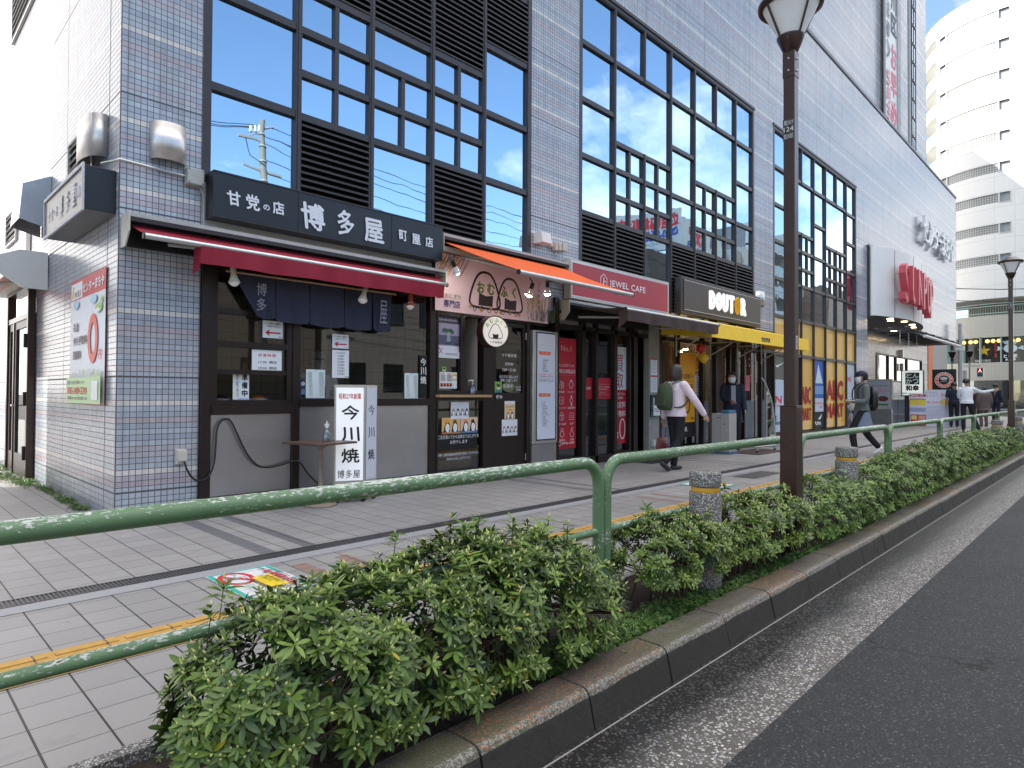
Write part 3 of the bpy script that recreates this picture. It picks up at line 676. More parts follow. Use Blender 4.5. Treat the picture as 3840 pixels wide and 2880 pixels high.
# papers on the glass
def paper(name, lab, x0, x1, z0, z1, y, fn, cat='notice', col=(238, 240, 244), grp=None):
    b = front(x0, z0, y); w_, h_ = x1-x0, z1-z0
    b.rect(0, 0, w_, h_, col); fn(b, w_, h_); o = b.build(name); return tag(o, lab, cat, grp)
def arrow(b, w, h):
    b.text('こちら側から順番に', w*.5, h*.84, w=w*.82, h=h*.12, c=(60, 40, 50)); b.text('お並びください', w*.5, h*.68, w=w*.6, h=h*.11, c=(60, 60, 60))
    b.path([(w*.2, h*.3), (w*.88, h*.3)], h*.09, (190, 35, 50)); b.poly([(w*.12, h*.3), (w*.34, h*.5), (w*.30, h*.3), (w*.34, h*.1)], (190, 35, 50)); b.text('博多屋', w*.86, h*.07, h=h*.06, c=(60, 60, 60))
paper('notice', 'small white notice with a red left arrow taped high on the left serving window', 2.93, 3.15, 1.72, 1.90, 6.465, arrow)
paper('notice', 'small white notice with a red left arrow on the big window above the holiday list', 3.735, 3.945, 1.655, 1.815, 6.465, arrow)
def hours(b, w, h):
    b.text('営業時間', w*.5, h*.74, w=w*.58, h=h*.15, c=(200, 40, 50), sp=1.3); b.text('11:00  開店', w*.52, h*.40, w=w*.62, h=h*.13, c=(70, 60, 60)); b.text('19:30  閉店', w*.52, h*.11, w=w*.62, h=h*.13, c=(70, 60, 60))
paper('notice', 'white opening hours card reading 11:00 and 19:30 on the left window', 2.82, 3.14, 1.38, 1.59, 6.462, hours)
def prep(b, w, h):
    b.vtext('準備中', w*.72, h*.10, h*1.02, w*.34, (20, 20, 22), bold=.03, fill=.8); b.vtext('開店十一時〜十九時三〇分', w*.26, h*.1, h*.98, w*.17, (30, 30, 32)); b.text('博多屋', w*.6, h*.035, w=w*.6, h=h*.05, c=(40, 90, 190))
paper('notice', 'tall white strip with large black vertical writing standing in the open serving hatch', 2.65, 2.815, 1.075, 1.335, 6.51, prep)
def closed(b, w, h):
    b.text('3月の定休日', w*.5, h*.90, w=w*.56, h=h*.05, c=(90, 80, 90))
    for i, s_ in enumerate(('3日月曜日', '5日水曜日', '10日月曜日', '17日月曜日', '19日水曜日', '24日月曜日', '31日月曜日')): b.text(s_, w*.5, h*(.79-.108*i), h=h*.055, c=(90, 85, 95))
    b.text('博多屋', w*.86, h*.04, h=h*.045, c=(60, 60, 60))
paper('notice', 'white list of closing days taped in the middle of the big window', 3.735, 3.95, 1.32, 1.635, 6.465, closed)
def price(b, w, h):
    b.text('料金表', w*.5, h*.95, h=h*.03, c=(80, 90, 90))
    for i in range(26):
        y = h*(.90-.033*i); b.lines(w*.1, w*.3, [y], h*.016, (120, 140, 140), i); b.lines(w*.66, w*.93, [y], h*.016, (120, 140, 140), i+50)
paper('notice', 'pale price list in two columns beside the dark blue sticker', 3.42, 3.65, 1.09, 1.405, 6.465, price, col=(226, 236, 238))
paper('notice', 'pale price list in two columns at the right edge of the sweet shop window', 4.735, 4.945, 1.085, 1.40, 6.465, price, col=(226, 236, 238))
def sticker(b, w, h):
    b.ell(w*.5, h*.68, w*.36, w*.36, (235, 240, 245)); b.text('ち', w*.5, h*.68, w=w*.42, c=(35, 45, 80), bold=.03); b.rect(w*.1, h*.06, w*.9, h*.36, (90, 120, 160))
paper('sticker', 'small dark blue sticker with a round white mark', 3.36, 3.415, 1.12, 1.305, 6.466, sticker, 'sticker', (35, 42, 72))
b = front(4.96, 1.25, 6.455); b.rect(0, -.16, .115, .38, (12, 12, 13)); b.vtext('今川焼', .058, .01, .355, .088, (235, 235, 232), bold=.018, shear=-.08)
tag(b.build('window_lettering'), 'white brush lettering in a column on the dark right edge of the window', 'lettering')
# noren curtain
nor = thing('shop_curtain', 'short split navy cloth curtain hanging across the sweet shop window', 'curtain', (2.6, 6.33, 2.3), group=None)
MB().tube([(2.5, 6.33, 2.335), (4.5, 6.33, 2.335)], .012, M_wood, 8).build('rod', nor)
def panel(x0, x1, zb, skew=0., seed=0, txt=None):
    r = random.Random(seed); m = MB(); nx, nz = 16, 14; V = []
    for j in range(nz+1):
        t = j/nz
        for i in range(nx+1):
            u = i/nx; xx = x0+(x1-x0)*u + skew*t*(1-u); fold = math.sin(u*9+seed)*.014*t+math.sin(u*17+seed*2)*.006*t
            V.append((xx, 6.33+fold, 2.33-(2.33-zb)*t*(1-.05*(2*u-1)**4*t)+r.uniform(-.004, .004)*(j == nz)))
    m.add(V, [(j*(nx+1)+i, (j+1)*(nx+1)+i, (j+1)*(nx+1)+i+1, j*(nx+1)+i+1) for j in range(nz) for i in range(nx)], M_navy, True)
    o = m.build('curtain_panel', nor)
    if txt:
        bb = front(0, 0, 6.33-.024); bb.vtext(txt, (x0+x1)/2+skew*.25, zb+.06, 2.27, .10, (150, 152, 164), bold=.01); bb.build('lettering', o)
panel(2.56, 3.0, 1.90, .26, 1, '博多'); panel(3.01, 3.38, 1.875, 0, 2); panel(3.39, 3.80, 1.87, 0, 3); panel(3.81, 4.17, 1.865, 0, 4); panel(4.18, 4.44, 1.87, 0, 5, '屋')
# sign
sg = thing('shop_sign', 'long black box sign with white brush style characters over the crimson awning', 'sign', (2.345, 6.3, 2.84))
q = MB(); q.box(2.345, 5.17, 6.27, 6.46, 2.84, 3.265, M_signblack); bevel(q.build('sign_box', sg), .006)
q = MB(); q.box(2.345, 5.17, 6.262, 6.47, 3.262, 3.275, M_frame); q.box(2.345, 5.17, 6.262, 6.47, 2.832, 2.842, M_frame)
for x in (3.21, 4.39): q.box(x, x+.004, 6.266, 6.271, 2.842, 3.262, M_black)
q.build('sign_trim', sg)
b = front(0, 0, 6.266); C1 = (222, 226, 235)
def brush(b, ch, x, z, w, h, sh=-.10, c=C1): b.text(ch, x, z, w=w, h=h, c=c, bold=.026, shear=sh)
for ch, x, z, w_, h_ in (('甘', 2.54, 3.04, .125, .135), ('党', 2.725, 3.04, .13, .145), ('の', 2.865, 3.02, .065, .055), ('店', 2.99, 3.04, .12, .125), ('博', 3.375, 3.03, .26, .27), ('多', 3.77, 3.04, .20, .27), ('屋', 4.135, 3.02, .25, .26), ('町', 4.545, 3.04, .11, .12), ('屋', 4.74, 3.03, .12, .12), ('店', 4.94, 3.03, .115, .12)): brush(b, ch, x, z, w_, h_)
b.build('lettering', sg)

def awning(lab, X0, X1, zc0, zc1, yc, Xb0, Xb1, yb, zb, fab, val=None, vx=None, under=None, arms=True, ftop=None, name='retractable_awning', endl=True):
    o = thing(name, lab, 'awning', (X0, FY, zc0))
    q = MB(); q.box(X0, X1, yc, FY-.005, zc1-.035, zc1, M_greypaint); q.box(X0, X1, FY-.06, FY-.01, zc0, zc1-.035, M_black)
    q.box(X0, X1, yc, yc+.02, zc1-.075, zc1-.035, M_louver); q.build('cassette', o)
    if endl:
        for xx in (X0-.012, X1): MB().prism([(yc-.01, zc1+.004), (FY-.004, zc1+.004), (FY-.004, zc0-.02), (yc+.10, zc0-.02), (yc-.01, zc0+.10)], xx, xx+.012, M_beige, 'X').build('end_plate', o)
    zt = ftop or zc1-.09; n = 24; V = []; F = []
    for j in range(9):
        t = j/8
        for i in range(n+1):
            u = i/n; a = X0+.03+(X1-X0-.06)*u; c_ = Xb0+.02+(Xb1-Xb0-.04)*u
            V.append((a+(c_-a)*t, yc+.08+(yb-yc-.08)*t, zt+(zb+.02-zt)*t-.018*math.sin(PI*t)+.003*math.sin(u*23+t*2)*math.sin(PI*t)))
    V2 = [(x, y, z-.004) for x, y, z in V]
    for j in range(8):
        for i in range(n): F.append((j*(n+1)+i, (j+1)*(n+1)+i, (j+1)*(n+1)+i+1, j*(n+1)+i+1))
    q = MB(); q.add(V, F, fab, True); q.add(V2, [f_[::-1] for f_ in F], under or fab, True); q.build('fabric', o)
    q = MB(); q.tube([(Xb0, yb, zb), (Xb1, yb, zb)], .027, M_alu, 16); q.tube([(Xb0-.012, yb, zb), (Xb0, yb, zb)], .03, M_louver, 16); q.tube([(Xb1, yb, zb), (Xb1+.012, yb, zb)], .03, M_louver, 16); q.build('front_bar', o)
    if arms:
        for xa, xb in ((X0+.35, Xb0+.8), (X1-.35, Xb1-.25)):
            q = MB(); mid = ((xa+xb)/2+.25, (yc+yb)/2, (zc0+zb)/2+.02)
            q.tube([(xa, FY-.1, zc0+.06), mid], .02, M_greypaint, 8); q.tube([mid, (xb, yb+.02, zb-.02)], .018, M_beige, 8); q.ball(mid, .028, M_alu, 6); q.build('arm', o)
    if val:
        a, c_ = vx or (Xb0+.03, Xb1-.03); V = []; n = 60
        for j in range(7):
            t = j/6
            for i in range(n+1):
                u = i/n; V.append((a+(c_-a)*u, yb-.024+.010*t*math.sin(u*31)+.006*t*math.sin(u*57+1)+.012*t, zb-.006-val*t+.004*math.sin(u*19)*t))
        q = MB(); q.add(V, [(j*(n+1)+i, (j+1)*(n+1)+i, (j+1)*(n+1)+i+1, j*(n+1)+i+1) for j in range(6) for i in range(n)], fab, True)
        # loose return at each end
        for e, s_ in ((a, -1), (c_, 1)):
            q.add([(e, yb-.02, zb-.01), (e+s_*.015, yb+.12, zb-.02), (e+s_*.02, yb+.14, zb-val*.9-(.12 if s_ < 0 else 0)), (e-s_*.005, yb+.06, zb-val*1.0-(.05 if s_ < 0 else 0)), (e, yb-.012, zb-val)], [(0, 1, 2, 3, 4)], fab)
        q.build('valance', o)
    return o
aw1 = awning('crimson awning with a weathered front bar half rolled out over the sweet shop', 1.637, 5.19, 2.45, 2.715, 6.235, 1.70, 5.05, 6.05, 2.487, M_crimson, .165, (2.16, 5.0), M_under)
# spot lamps under the awning
def spot(x, y, z, lab, dirv, shade, lit=False):
    o = thing('spot_lamp', lab, 'lamp', (x, y, z), group='spot lamps over the shop fronts'); d_ = Vector(dirv).normalized(); p = Vector((x, y, z))
    q = MB(); q.tube([p-d_*.10, p-d_*.02], .027, shade, 14); q.tube([p-d_*.10+Vector((0, 0, .0)), p-d_*.10+Vector((0, .06, .08))], .008, M_black, 6); q.build('lamp_holder', o)
    a = d_; prof = [(-.02, .026), (.02, .036), (.055, .052), (.07, .055)]
    q = MB(); q.tube([p+a*t for t, r_ in prof], .03, shade if not lit else M_white, 18, cap=False, rs=[r_ for t, r_ in prof]); q.build('lamp_shade', o)
    q = MB(); q.ball(p+a*(.055 if not lit else .05), .045 if lit else .048, glow('lit_bulb', (1, .93, .80), 22) if lit else glow('dim_bulb', (1, .95, .9), .05, (.55, .55, .55)), 8); q.build('bulb', o)
    return o
M_cream = flat('cream_lamp_shade', (.62, .55, .42), .45)
spot(2.52, 6.2, 2.27, 'cream spot lamp under the left end of the crimson awning', (.05, -.1, -1), M_cream)
spot(3.97, 6.2, 2.25, 'cream spot lamp tilted left under the right half of the crimson awning', (-.35, -.2, -1), M_cream)
spot(4.62, 6.2, 2.25, 'spot lamp with an orange red holder under the crimson awning', (-.2, -.2, -1), flat('orange_red_enamel', (.50, .09, .03), .5))

# tile corner fittings
M_hood = flat('brushed_hood_steel', (.66, .64, .63), .42, .85, .25, 14)
def hood(x, z, yf, w_, h_, lab, side=False, base=None):
    q = MB(); n = 16; V = []; r_ = w_/2
    for zz in (z, z+h_):
        for i in range(n+1):
            a = PI*i/n; V.append((x+w_/2-r_*math.cos(a), FY-.005-yf*math.sin(a)**.8, zz) if not side else (WX-.005-yf*math.sin(a)**.6, x+w_/2-r_*math.cos(a), zz))
    F = [(i, i+1, n+2+i, n+1+i) for i in range(n)]+[tuple(range(n+1, 2*n+2))]
    q.add(V, F, M_hood, True); o = q.build('vent_hood'); md = o.modifiers.new('s', 'SOLIDIFY'); md.thickness = .004; tag(o, lab, 'vent hood', 'stainless vent hoods on the tiled walls'); return o
hood(1.845, 3.29, .12, .31, .35, 'shiny curved steel vent hood on the corner above the junction box')
hood(14.93, 3.30, .14, .42, .34, 'shiny curved steel vent hood right of the coffee shop sign')
hood(6.86, 3.34, .16, .62, .40, 'curved steel vent hood on the side wall above the small black sign', True)
q = MB(); q.box(2.15, 2.30, 6.37, FY-.002, 3.125, 3.28, M_greypaint); o = bevel(q.build('junction_box'), .008); tag(o, 'grey junction box on the tiled corner at the end of a thin pipe', 'junction box')
for x, z in ((2.165, 3.14), (2.285, 3.14), (2.165, 3.265), (2.285, 3.265)):
    m = MB(); m.lathe([(0.0001, 0), (.006, 0), (.006, .004), (.0001, .004)], (x, 6.366, z), M_louver, 8, axis='Y'); m.build('screw', o)
tag(MB().tube([(1.50, 6.60, 3.19), (1.56, 6.44, 3.19), (1.60, 6.43, 3.215), (2.15, 6.43, 3.20)], .011, M_alu, 8).build('conduit'), 'thin metal conduit from the side sign to the junction box', 'pipe')
tag(MB().tube([(2.28, 6.42, 3.12), (2.32, 6.44, 3.05), (2.325, 6.44, 2.72)], .009, M_greypaint, 6).build('conduit'), 'thin grey cable dropping from the junction box', 'cable')
q = MB(); q.box(2.10, 2.19, 6.41, FY-.002, .47, .61, M_beige); q.box(2.105, 2.185, 6.38, 6.41, .50, .60, M_beige); o = bevel(q.build('power_outlet'), .006); tag(o, 'beige outdoor power outlet on the tiled corner', 'outlet')
pts = [(2.165, 6.40, .49), (2.18, 6.38, .42), (2.24, 6.40, .33), (2.31, 6.41, .30), (2.385, 6.41, .33), (2.44, 6.42, .45), (2.455, 6.42, .62), (2.465, 6.42, .78), (2.50, 6.42, .86), (2.55, 6.42, .885), (2.60, 6.42, .86), (2.66, 6.42, .74), (2.72, 6.42, .61), (2.79, 6.42, .49), (2.88, 6.42, .40), (2.98, 6.42, .375), (3.10, 6.42, .385), (3.25, 6.40, .42), (3.32, 6.38, .40), (3.40, 6.36, .28), (3.50, 6.3, .16), (3.56, 6.2, .13)]
def smooth(pts, n=4):
    P = [Vector(p) for p in pts]; out = []
    for i in range(len(P)-1):
        a, b_, c_, d_ = P[max(i-1, 0)], P[i], P[i+1], P[min(i+2, len(P)-1)]
        for k in range(n):
            t = k/n; out.append(.5*((2*b_)+(c_-a)*t+(2*a-5*b_+4*c_-d_)*t*t+(3*b_-a-3*c_+d_)*t**3))
    return out+[P[-1]]
tag(MB().tube(smooth(pts), .0095, M_rubber, 8).build('power_cable'), 'black cable looping over the steel kick panels from the outlet', 'cable')

# free standing light box sign on castors
lb = thing('light_box_sign', 'tall white light box sign on castors with black brush characters', 'sign', (3.72, 5.82, 0))
zb, zt = .20, 1.235
q = MB(); A_, B_, C_ = (3.47, 5.95), (3.765, 5.83), (3.98, 5.93)
D_ = (A_[0]+C_[0]-B_[0], A_[1]+C_[1]-B_[1])
q.prism([A_, B_, C_, D_], zb-.06, zt, M_alu); q.prism([A_, B_, C_, D_], .07, zb-.06, M_greypaint); q.build('housing', lb)
def ledface(P0, P1, big, parts):
    ux = (P1[0]-P0[0], P1[1]-P0[1], 0); wdt = math.hypot(*ux[:2]); nrm = Vector((ux[1], -ux[0], 0)).normalized()
    b = Board((P0[0]+nrm.x*.002, P0[1]+nrm.y*.002, zb), ux, (0, 0, 1), nrm); h_ = zt-zb-.03
    b.rect(.018, .03, wdt-.018, h_, glow('light_box_face', (.93, .96, 1.0), .16, (.74, .76, .78)) if big else (206, 210, 226)); parts(b, wdt, h_); b.build('sign_face', lb)
def pf(b, w, h):
    b.text('昭和27年創業', w*.5, h*.91, w=w*.72, h=h*.06, c=(200, 35, 45), bold=.02)
    for i, ch in enumerate('今川焼'): b.text(ch, w*.52, h*(.74-.225*i), w=w*.56, h=h*.145, c=(15, 15, 16), bold=.02, shear=-.08)
    b.text('博多屋', w*.48, h*.10, w=w*.72, h=h*.085, c=(20, 20, 22), bold=.01, sp=1.2)
def pg(b, w, h):
    for i, ch in enumerate('今川焼'): b.text(ch, w*.5, h*(.76-.235*i), w=w*.50, h=h*.11, c=(15, 15, 16), bold=.012, shear=-.08)
ledface(A_, B_, True, pf); ledface(B_, C_, False, pg)
for (x, y) in (A_, B_, C_, D_):
    cx_, cy_ = x*.85+3.72*.15, y*.85+5.93*.15
    m = MB(); m.lathe([(.0001, -.012), (.028, -.012), (.03, 0), (.028, .012), (.0001, .012)], (cx_, cy_, .03), M_rubber, 14, axis='Y'); m.box(cx_-.008, cx_+.008, cy_-.018, cy_+.018, .04, .075, M_greypaint); m.build('castor', lb)
# table with spray bottle
tbl = thing('pedestal_table', 'small brown square table on a rusty pedestal', 'table', (3.32, 5.92, 0))
m = MB(); c0 = Vector((3.285, 5.9, .645)); m.obox(c0, Vector((.255, .05, 0)), Vector((-.05, .255, 0)), (0, 0, .011), flat('worn_brown_board', (.10, .055, .04), .45, 0, .35, 14)); bevel(m.build('table_top', tbl), .006)
m = MB(); m.lathe([(.0001, .62), (.11, .62), (.03, .585), (.024, .57), (.021, .3), (.024, .03), (.16, .02), (.165, 0), (.0001, 0)], (3.315, 5.94, 0), flat('rusty_pedestal', (.28, .22, .17), .7, .2, .5, 18, .003, 30), 20); m.build('pedestal', tbl)
bt = thing('spray_bottle', 'clear spray bottle of sanitiser on the brown table', 'bottle', (3.32, 5.87, .656))
M_clearp = clear_glass('clear_plastic', (.80, .84, .86), .12)
m = MB(); m.lathe([(.0001, 0), (.036, 0), (.038, .01), (.037, .08), (.026, .105), (.013, .12), (.013, .135)], (3.34, 5.87, .657), M_clearp, 18); m.build('bottle', bt)
m = MB(); m.lathe([(.0001, .0), (.0335, .0), (.0335, .055), (.0001, .055)], (3.34, 5.87, .661), flat('sanitiser', (.6, .65, .7), .2), 16); m.build('liquid', bt)
m = MB(); m.box(3.326, 3.354, 5.862, 5.878, .79, .815, M_white); m.box(3.315, 3.365, 5.864, 5.876, .812, .835, M_white); m.prism([(3.335, .835), (3.352, .835), (3.343, .862), (3.336, .866)], 5.864, 5.876, M_white, 'Y'); m.build('trigger', bt)

# ------------------------------------------------------------------ side wall
q = thing('shop_sign', 'short black box sign with peeling white edges on the side wall', 'sign', (1.45, 7.1, 2.75))
m = MB(); m.box(1.36, 1.608, 6.20+.36, 8.18, 2.75, 3.14, M_signblack); bevel(m.build('sign_box', q), .005)
m = MB()
for a in ((6.545, 8.19, 2.735, 2.765), (6.545, 8.19, 3.125, 3.155), (6.545, 6.575, 2.765, 3.125), (8.175, 8.195, 2.765, 3.125)): m.box(1.345, 1.362, a[0], a[1], a[2], a[3], flat('peeling_white_edge', (.55, .56, .60), .6, 0, .4, 40))
m.build('sign_trim', q)
b = west(8.16, 2.75, 1.358)
for ch, y, s_ in (('甘', 7.99, .10), ('党', 7.86, .11), ('の', 7.75, .05), ('店', 7.65, .10), ('博', 7.44, .20), ('多', 7.17, .19), ('屋', 6.92, .20), ('町', 6.78, .09), ('屋', 6.70, .09), ('店', 6.62, .09)): b.text(ch, 8.16-y, .19, w=s_*.8, h=s_*1.05, c=(190, 192, 205), bold=.02)
b.build('lettering', q)
b = west(8.17, 1.03, 1.598); w_, h_ = 1.36, 1.27
b.rect(-.012, -.012, w_+.012, h_+.012, (200, 60, 60)); b.rect(0, 0, w_, h_, (232, 236, 244)); b.rect(0, h_*.845, w_, h_, (208, 44, 62)); b.rect(.02, h_*.855, w_*.36, h_*.985, (240, 240, 246))
b.text('JKK東京', w_*.22, h_*.89, w=w_*.2, c=(90, 90, 100)); b.path([(.07, h_*.87), (.12, h_*.965)], .05, (240, 190, 60)); b.text('センターまちや', w_*.68, h_*.92, w=w_*.58, h=h_*.075, c=(250, 250, 250), bold=.03)
for i, tx in enumerate(('礼金', '仲介手数料', '更新料')): b.text(tx, w_*(.10+.045*len(tx)), h_*(.62-.115*i), w=w_*.085*len(tx), h=h_*.07, c=(40, 45, 55), bold=.03)
b.ring(w_*.70, h_*.50, w_*.105, h_*.155, w_*.065, (232, 78, 56)); b.text('円', w_*.90, h_*.37, w=w_*.075, h=h_*.07, c=(232, 78, 56), bold=.02)
for x, c_ in ((.2, (175, 215, 235)), (.72, (175, 215, 235))): b.ell(w_*x, h_*.80, w_*.09, h_*.035, c_)
b.ell(w_*.86, h_*.72, w_*.09, h_*.035, (150, 205, 80)); b.poly([(w_*.93, h_*.73), (w_*.985, h_*.80), (w_*.90, h_*.79)], (150, 205, 80)); b.ell(w_*.84, h_*.705, w_*.06, h_*.018, (235, 240, 235))
r_ = random.Random(3)
for i in range(26):
    x = w_*(.03+.037*i); hh = h_*r_.uniform(.02, .075); b.rect(x, h_*.20, x+.035, h_*.20+hh, r_.choice([(190, 195, 205), (215, 218, 225), (170, 205, 120), (205, 205, 190)]))
b.rect(0, 0, w_, h_*.205, (192, 222, 165)); b.text('公社住宅募集センター', w_*.38, h_*.165, w=w_*.42, h=h_*.03, c=(50, 70, 70)); b.rect(w_*.04, h_*.15, w_*.14, h_*.18, (60, 130, 130)); b.rect(w_*.04, h_*.075, w_*.11, h_*.13, (228, 66, 50))
b.text('03-3409-2244', w_*.39, h_*.10, w=w_*.52, h=h_*.055, c=(228, 66, 50), bold=.02); b.text('営業時間 9:30〜18:00  定休日/日曜日・祝日', w_*.36, h_*.04, w=w_*.6, h=h_*.026, c=(60, 80, 70)); b.rect(w_*.78, h_*.03, w_*.95, h_*.175, (236, 238, 240))
tag(b.build('housing_poster'), 'large white and green poster with a big red zero on the side wall', 'poster')
# side door
sd = thing('side_door', 'narrow brown metal and glass double door in the side wall', 'door', (1.6, 10.9, 0))
m = MB(); X = 1.60
for y in (10.18, 11.76): m.box(1.52, 1.60, y-.04, y+.04, 0, 2.56, M_brown)
m.box(1.52, 1.60, 10.22, 11.72, 2.50, 2.56, M_brown); m.box(1.53, 1.60, 10.22, 11.72, 2.10, 2.17, M_brown); m.box(1.53, 1.60, 11.25, 11.31, 0, 2.10, M_brown); m.build('frame', sd)
for y0_, y1_ in ((10.22, 11.25), (11.31, 11.72)):
    m = MB(); m.box(1.545, 1.59, y0_, y0_+.09, 0, 2.1, M_frame); m.box(1.545, 1.59, y1_-.09, y1_, 0, 2.1, M_frame); m.box(1.545, 1.59, y0_+.09, y1_-.09, 0, .3, M_frame); m.box(1.545, 1.59, y0_+.09, y1_-.09, 2.0, 2.1, M_frame); o = m.build('door_leaf', sd)
    MB().quad([(1.565, y0_+.09, .3), (1.565, y1_-.09, .3), (1.565, y1_-.09, 2.0), (1.565, y0_+.09, 2.0)], mirror_glass('door_glass', (.35, .36, .36), .03)).build('pane', o)
MB().quad([(1.57, 10.22, 2.17), (1.57, 11.72, 2.17), (1.57, 11.72, 2.5), (1.57, 10.22, 2.5)], M_glass).build('transom_pane', sd)
MB().tube([(1.545, 11.15, .95), (1.50, 11.15, .95), (1.50, 11.05, .95)], .012, M_steel, 8).build('handle', sd)
for z in (.35, 1.05, 1.8): MB().box(1.49, 1.545, 10.20, 10.25, z-.09, z+.09, M_black).build('hinge', sd)
aw = thing('side_awning', 'crimson awning over the side door with a white end box', 'awning', (1.2, 9.9, 2.5))
MB().prism([(1.60, 2.83), (1.33, 2.83), (1.05, 2.70), (1.05, 2.58), (1.36, 2.38), (1.60, 2.38)], 9.43, 9.47, M_white, 'Y').build('end_plate', aw)
m = MB(); m.box(1.40, 1.60, 9.47, 12.2, 2.55, 2.82, M_beige); m.build('cassette', aw)
m = MB(); m.add([(1.36, 9.5, 2.78), (1.36, 12.2, 2.78), (.62, 12.2, 2.38), (.62, 9.5, 2.38)], [(0, 1, 2, 3), (3, 2, 1, 0)], M_crimson); m.add([(.62, 9.5, 2.38), (.62, 12.2, 2.38), (.62, 12.2, 2.22), (.62, 9.5, 2.22)], [(0, 1, 2, 3)], M_crimson); m.build('fabric', aw)
m = MB(); m.tube([(.62, 9.48, 2.37), (.62, 12.2, 2.37)], .028, M_alu, 12); m.build('front_bar', aw); m = MB(); m.tube([(1.4, 9.7, 2.48), (1.0, 9.85, 2.42), (.66, 9.9, 2.36)], .02, M_beige, 8); m.build('arm', aw)
def grille(y0_, y1_, z0, z1, lab, n=5, grp='louvred grilles in the side wall'):
    m = MB(); m.quad([(1.604, y0_, z0), (1.604, y1_, z0), (1.604, y1_, z1), (1.604, y0_, z1)], M_black)
    for a in ((y0_, y0_+.04, z0, z1), (y1_-.04, y1_, z0, z1), (y0_+.04, y1_-.04, z0, z0+.03), (y0_+.04, y1_-.04, z1-.03, z1)): m.box(1.575, 1.606, *a, M_greypaint)
    for i in range(n):
        z = z0+.03+(z1-z0-.06)*(i+.5)/n; m.obox((1.59, (y0_+y1_)/2, z), (.012, 0, .012), (0, (y1_-y0_)/2-.04, 0), (-.003, 0, .003), M_greypaint)
    tag(m.build('louvre_grille'), lab, 'grille', grp)
grille(7.55, 8.36, 3.48, 3.85, 'small louvred grille half hidden behind the side wall vent hood', 4); grille(11.62, 12.55, 3.36, 3.86, 'small louvred grille left of the grey exhaust duct', 5); grille(10.6, 12.3, 6.46, 9.2, 'large dark louvred grille high on the side wall', 26)
m = MB(); m.add([(1.605, 9.35, 3.1), (1.605, 9.95, 3.1), (1.605, 9.95, 3.75), (1.605, 9.35, 3.75), (1.30, 9.35, 3.18), (1.30, 9.95, 3.18), (1.33, 9.95, 3.60), (1.33, 9.35, 3.60)], [(0, 4, 7, 3), (1, 2, 6, 5), (4, 5, 6, 7), (7, 6, 2, 3)], M_steel); tag(m.build('exhaust_duct'), 'grey boxy exhaust duct on the side wall behind the black sign', 'duct')
m = MB(); m.add([(1.6, 10.6, 2.9), (1.6, 11.6, 2.9), (1.6, 11.6, 3.0), (1.6, 10.6, 3.5), (1.55, 10.6, 2.9), (1.55, 11.6, 2.9), (1.55, 11.6, 3.0), (1.55, 10.6, 3.5)], [(4, 5, 6, 7), (3, 7, 6, 2), (0, 4, 7, 3), (0, 1, 5, 4)], M_white); tag(m.build('duct_cover'), 'white slanted cover board above the side awning', 'cover')
# ------------------------------------------------------------------ rice ball shop
rs = thing('rice_ball_shop_front', 'dark brown rice ball shop front with a sliding window, wooden counter and glazed door', 'shopfront', (5.2, FY, 0))
y0, y1 = 6.42, 6.52; f = MB()
def fb(a, b_, c, d_, m=M_darkframe, ya=y0, yb=y1): f.box(a, b_, ya, yb, c, d_, m)
fb(5.213, 5.24, 0, 2.24); fb(5.62, 5.685, 1.19, 2.24); fb(6.04, 6.115, 0, 2.24); fb(6.115, 6.25, 0, 2.24, M_darkframe, 6.44)
fb(5.24, 6.04, 2.19, 2.24); fb(5.24, 6.04, 1.135, 1.19, M_darkframe, 6.43); fb(5.24, 6.04, 0, .13); fb(5.24, 6.04, 1.055, 1.10)
fb(5.24, 5.62, 2.165, 2.19, M_darkframe, 6.43); fb(6.25, 6.97, 2.19, 2.24); fb(6.92, 6.98, 0, 2.19)
f.build('frame', rs)
MB().box(5.20, 6.125, 6.34, 6.50, 1.10, 1.134, M_wood).build('counter', rs)
g = MB()
for a, b_, c, d_ in ((5.24, 5.62, 1.19, 2.165), (5.24, 6.04, .13, 1.055)): g.quad([(a, 6.47, c), (b_, 6.47, c), (b_, 6.47, d_), (a, 6.47, d_)], M_glass)
g.build('window_glass', rs)
dr = MB(); dr.box(6.262, 6.912, 6.45, 6.49, .04, 1.16, M_darkframe); dr.box(6.262, 6.31, 6.45, 6.49, 1.16, 2.18, M_darkframe); dr.box(6.865, 6.912, 6.45, 6.49, 1.16, 2.18, M_darkframe); dr.box(6.31, 6.865, 6.45, 6.49, 2.12, 2.18, M_darkframe); do = dr.build('door', rs)
MB().quad([(6.31, 6.472, 1.16), (6.865, 6.472, 1.16), (6.865, 6.472, 2.12), (6.31, 6.472, 2.12)], M_glass).build('pane', do)
MB().lathe([(.0001, -.075), (.02, -.075), (.03, -.06), (.027, -.04), (.014, -.03), (.014, -.012), (.034, -.008), (.034, 0), (.0001, 0)], (6.345, 6.45, 1.10), M_steel, 18, axis='Y').build('door_knob', do)
for z in (.22, 2.0): MB().tube([(6.918, 6.44, z-.05), (6.918, 6.44, z+.05)], .008, M_alu, 8).build('hinge', do)
roomy('interior_room', 5.25, 6.02, 6.56, 7.6, .0, 2.2, flat('pale_partition', (.50, .44, .38), .8, 0, .08), M_wood)
roomy('interior_room', 6.28, 6.9, 6.54, 8.4, .0, 2.3, M_dark)
q = MB(); q.box(5.26, 6.0, 6.58, 6.9, .13, .36, M_wood); q.box(5.26, 6.0, 6.55, 6.62, .34, .37, M_wood); tag(q.build('low_shelf', rs))
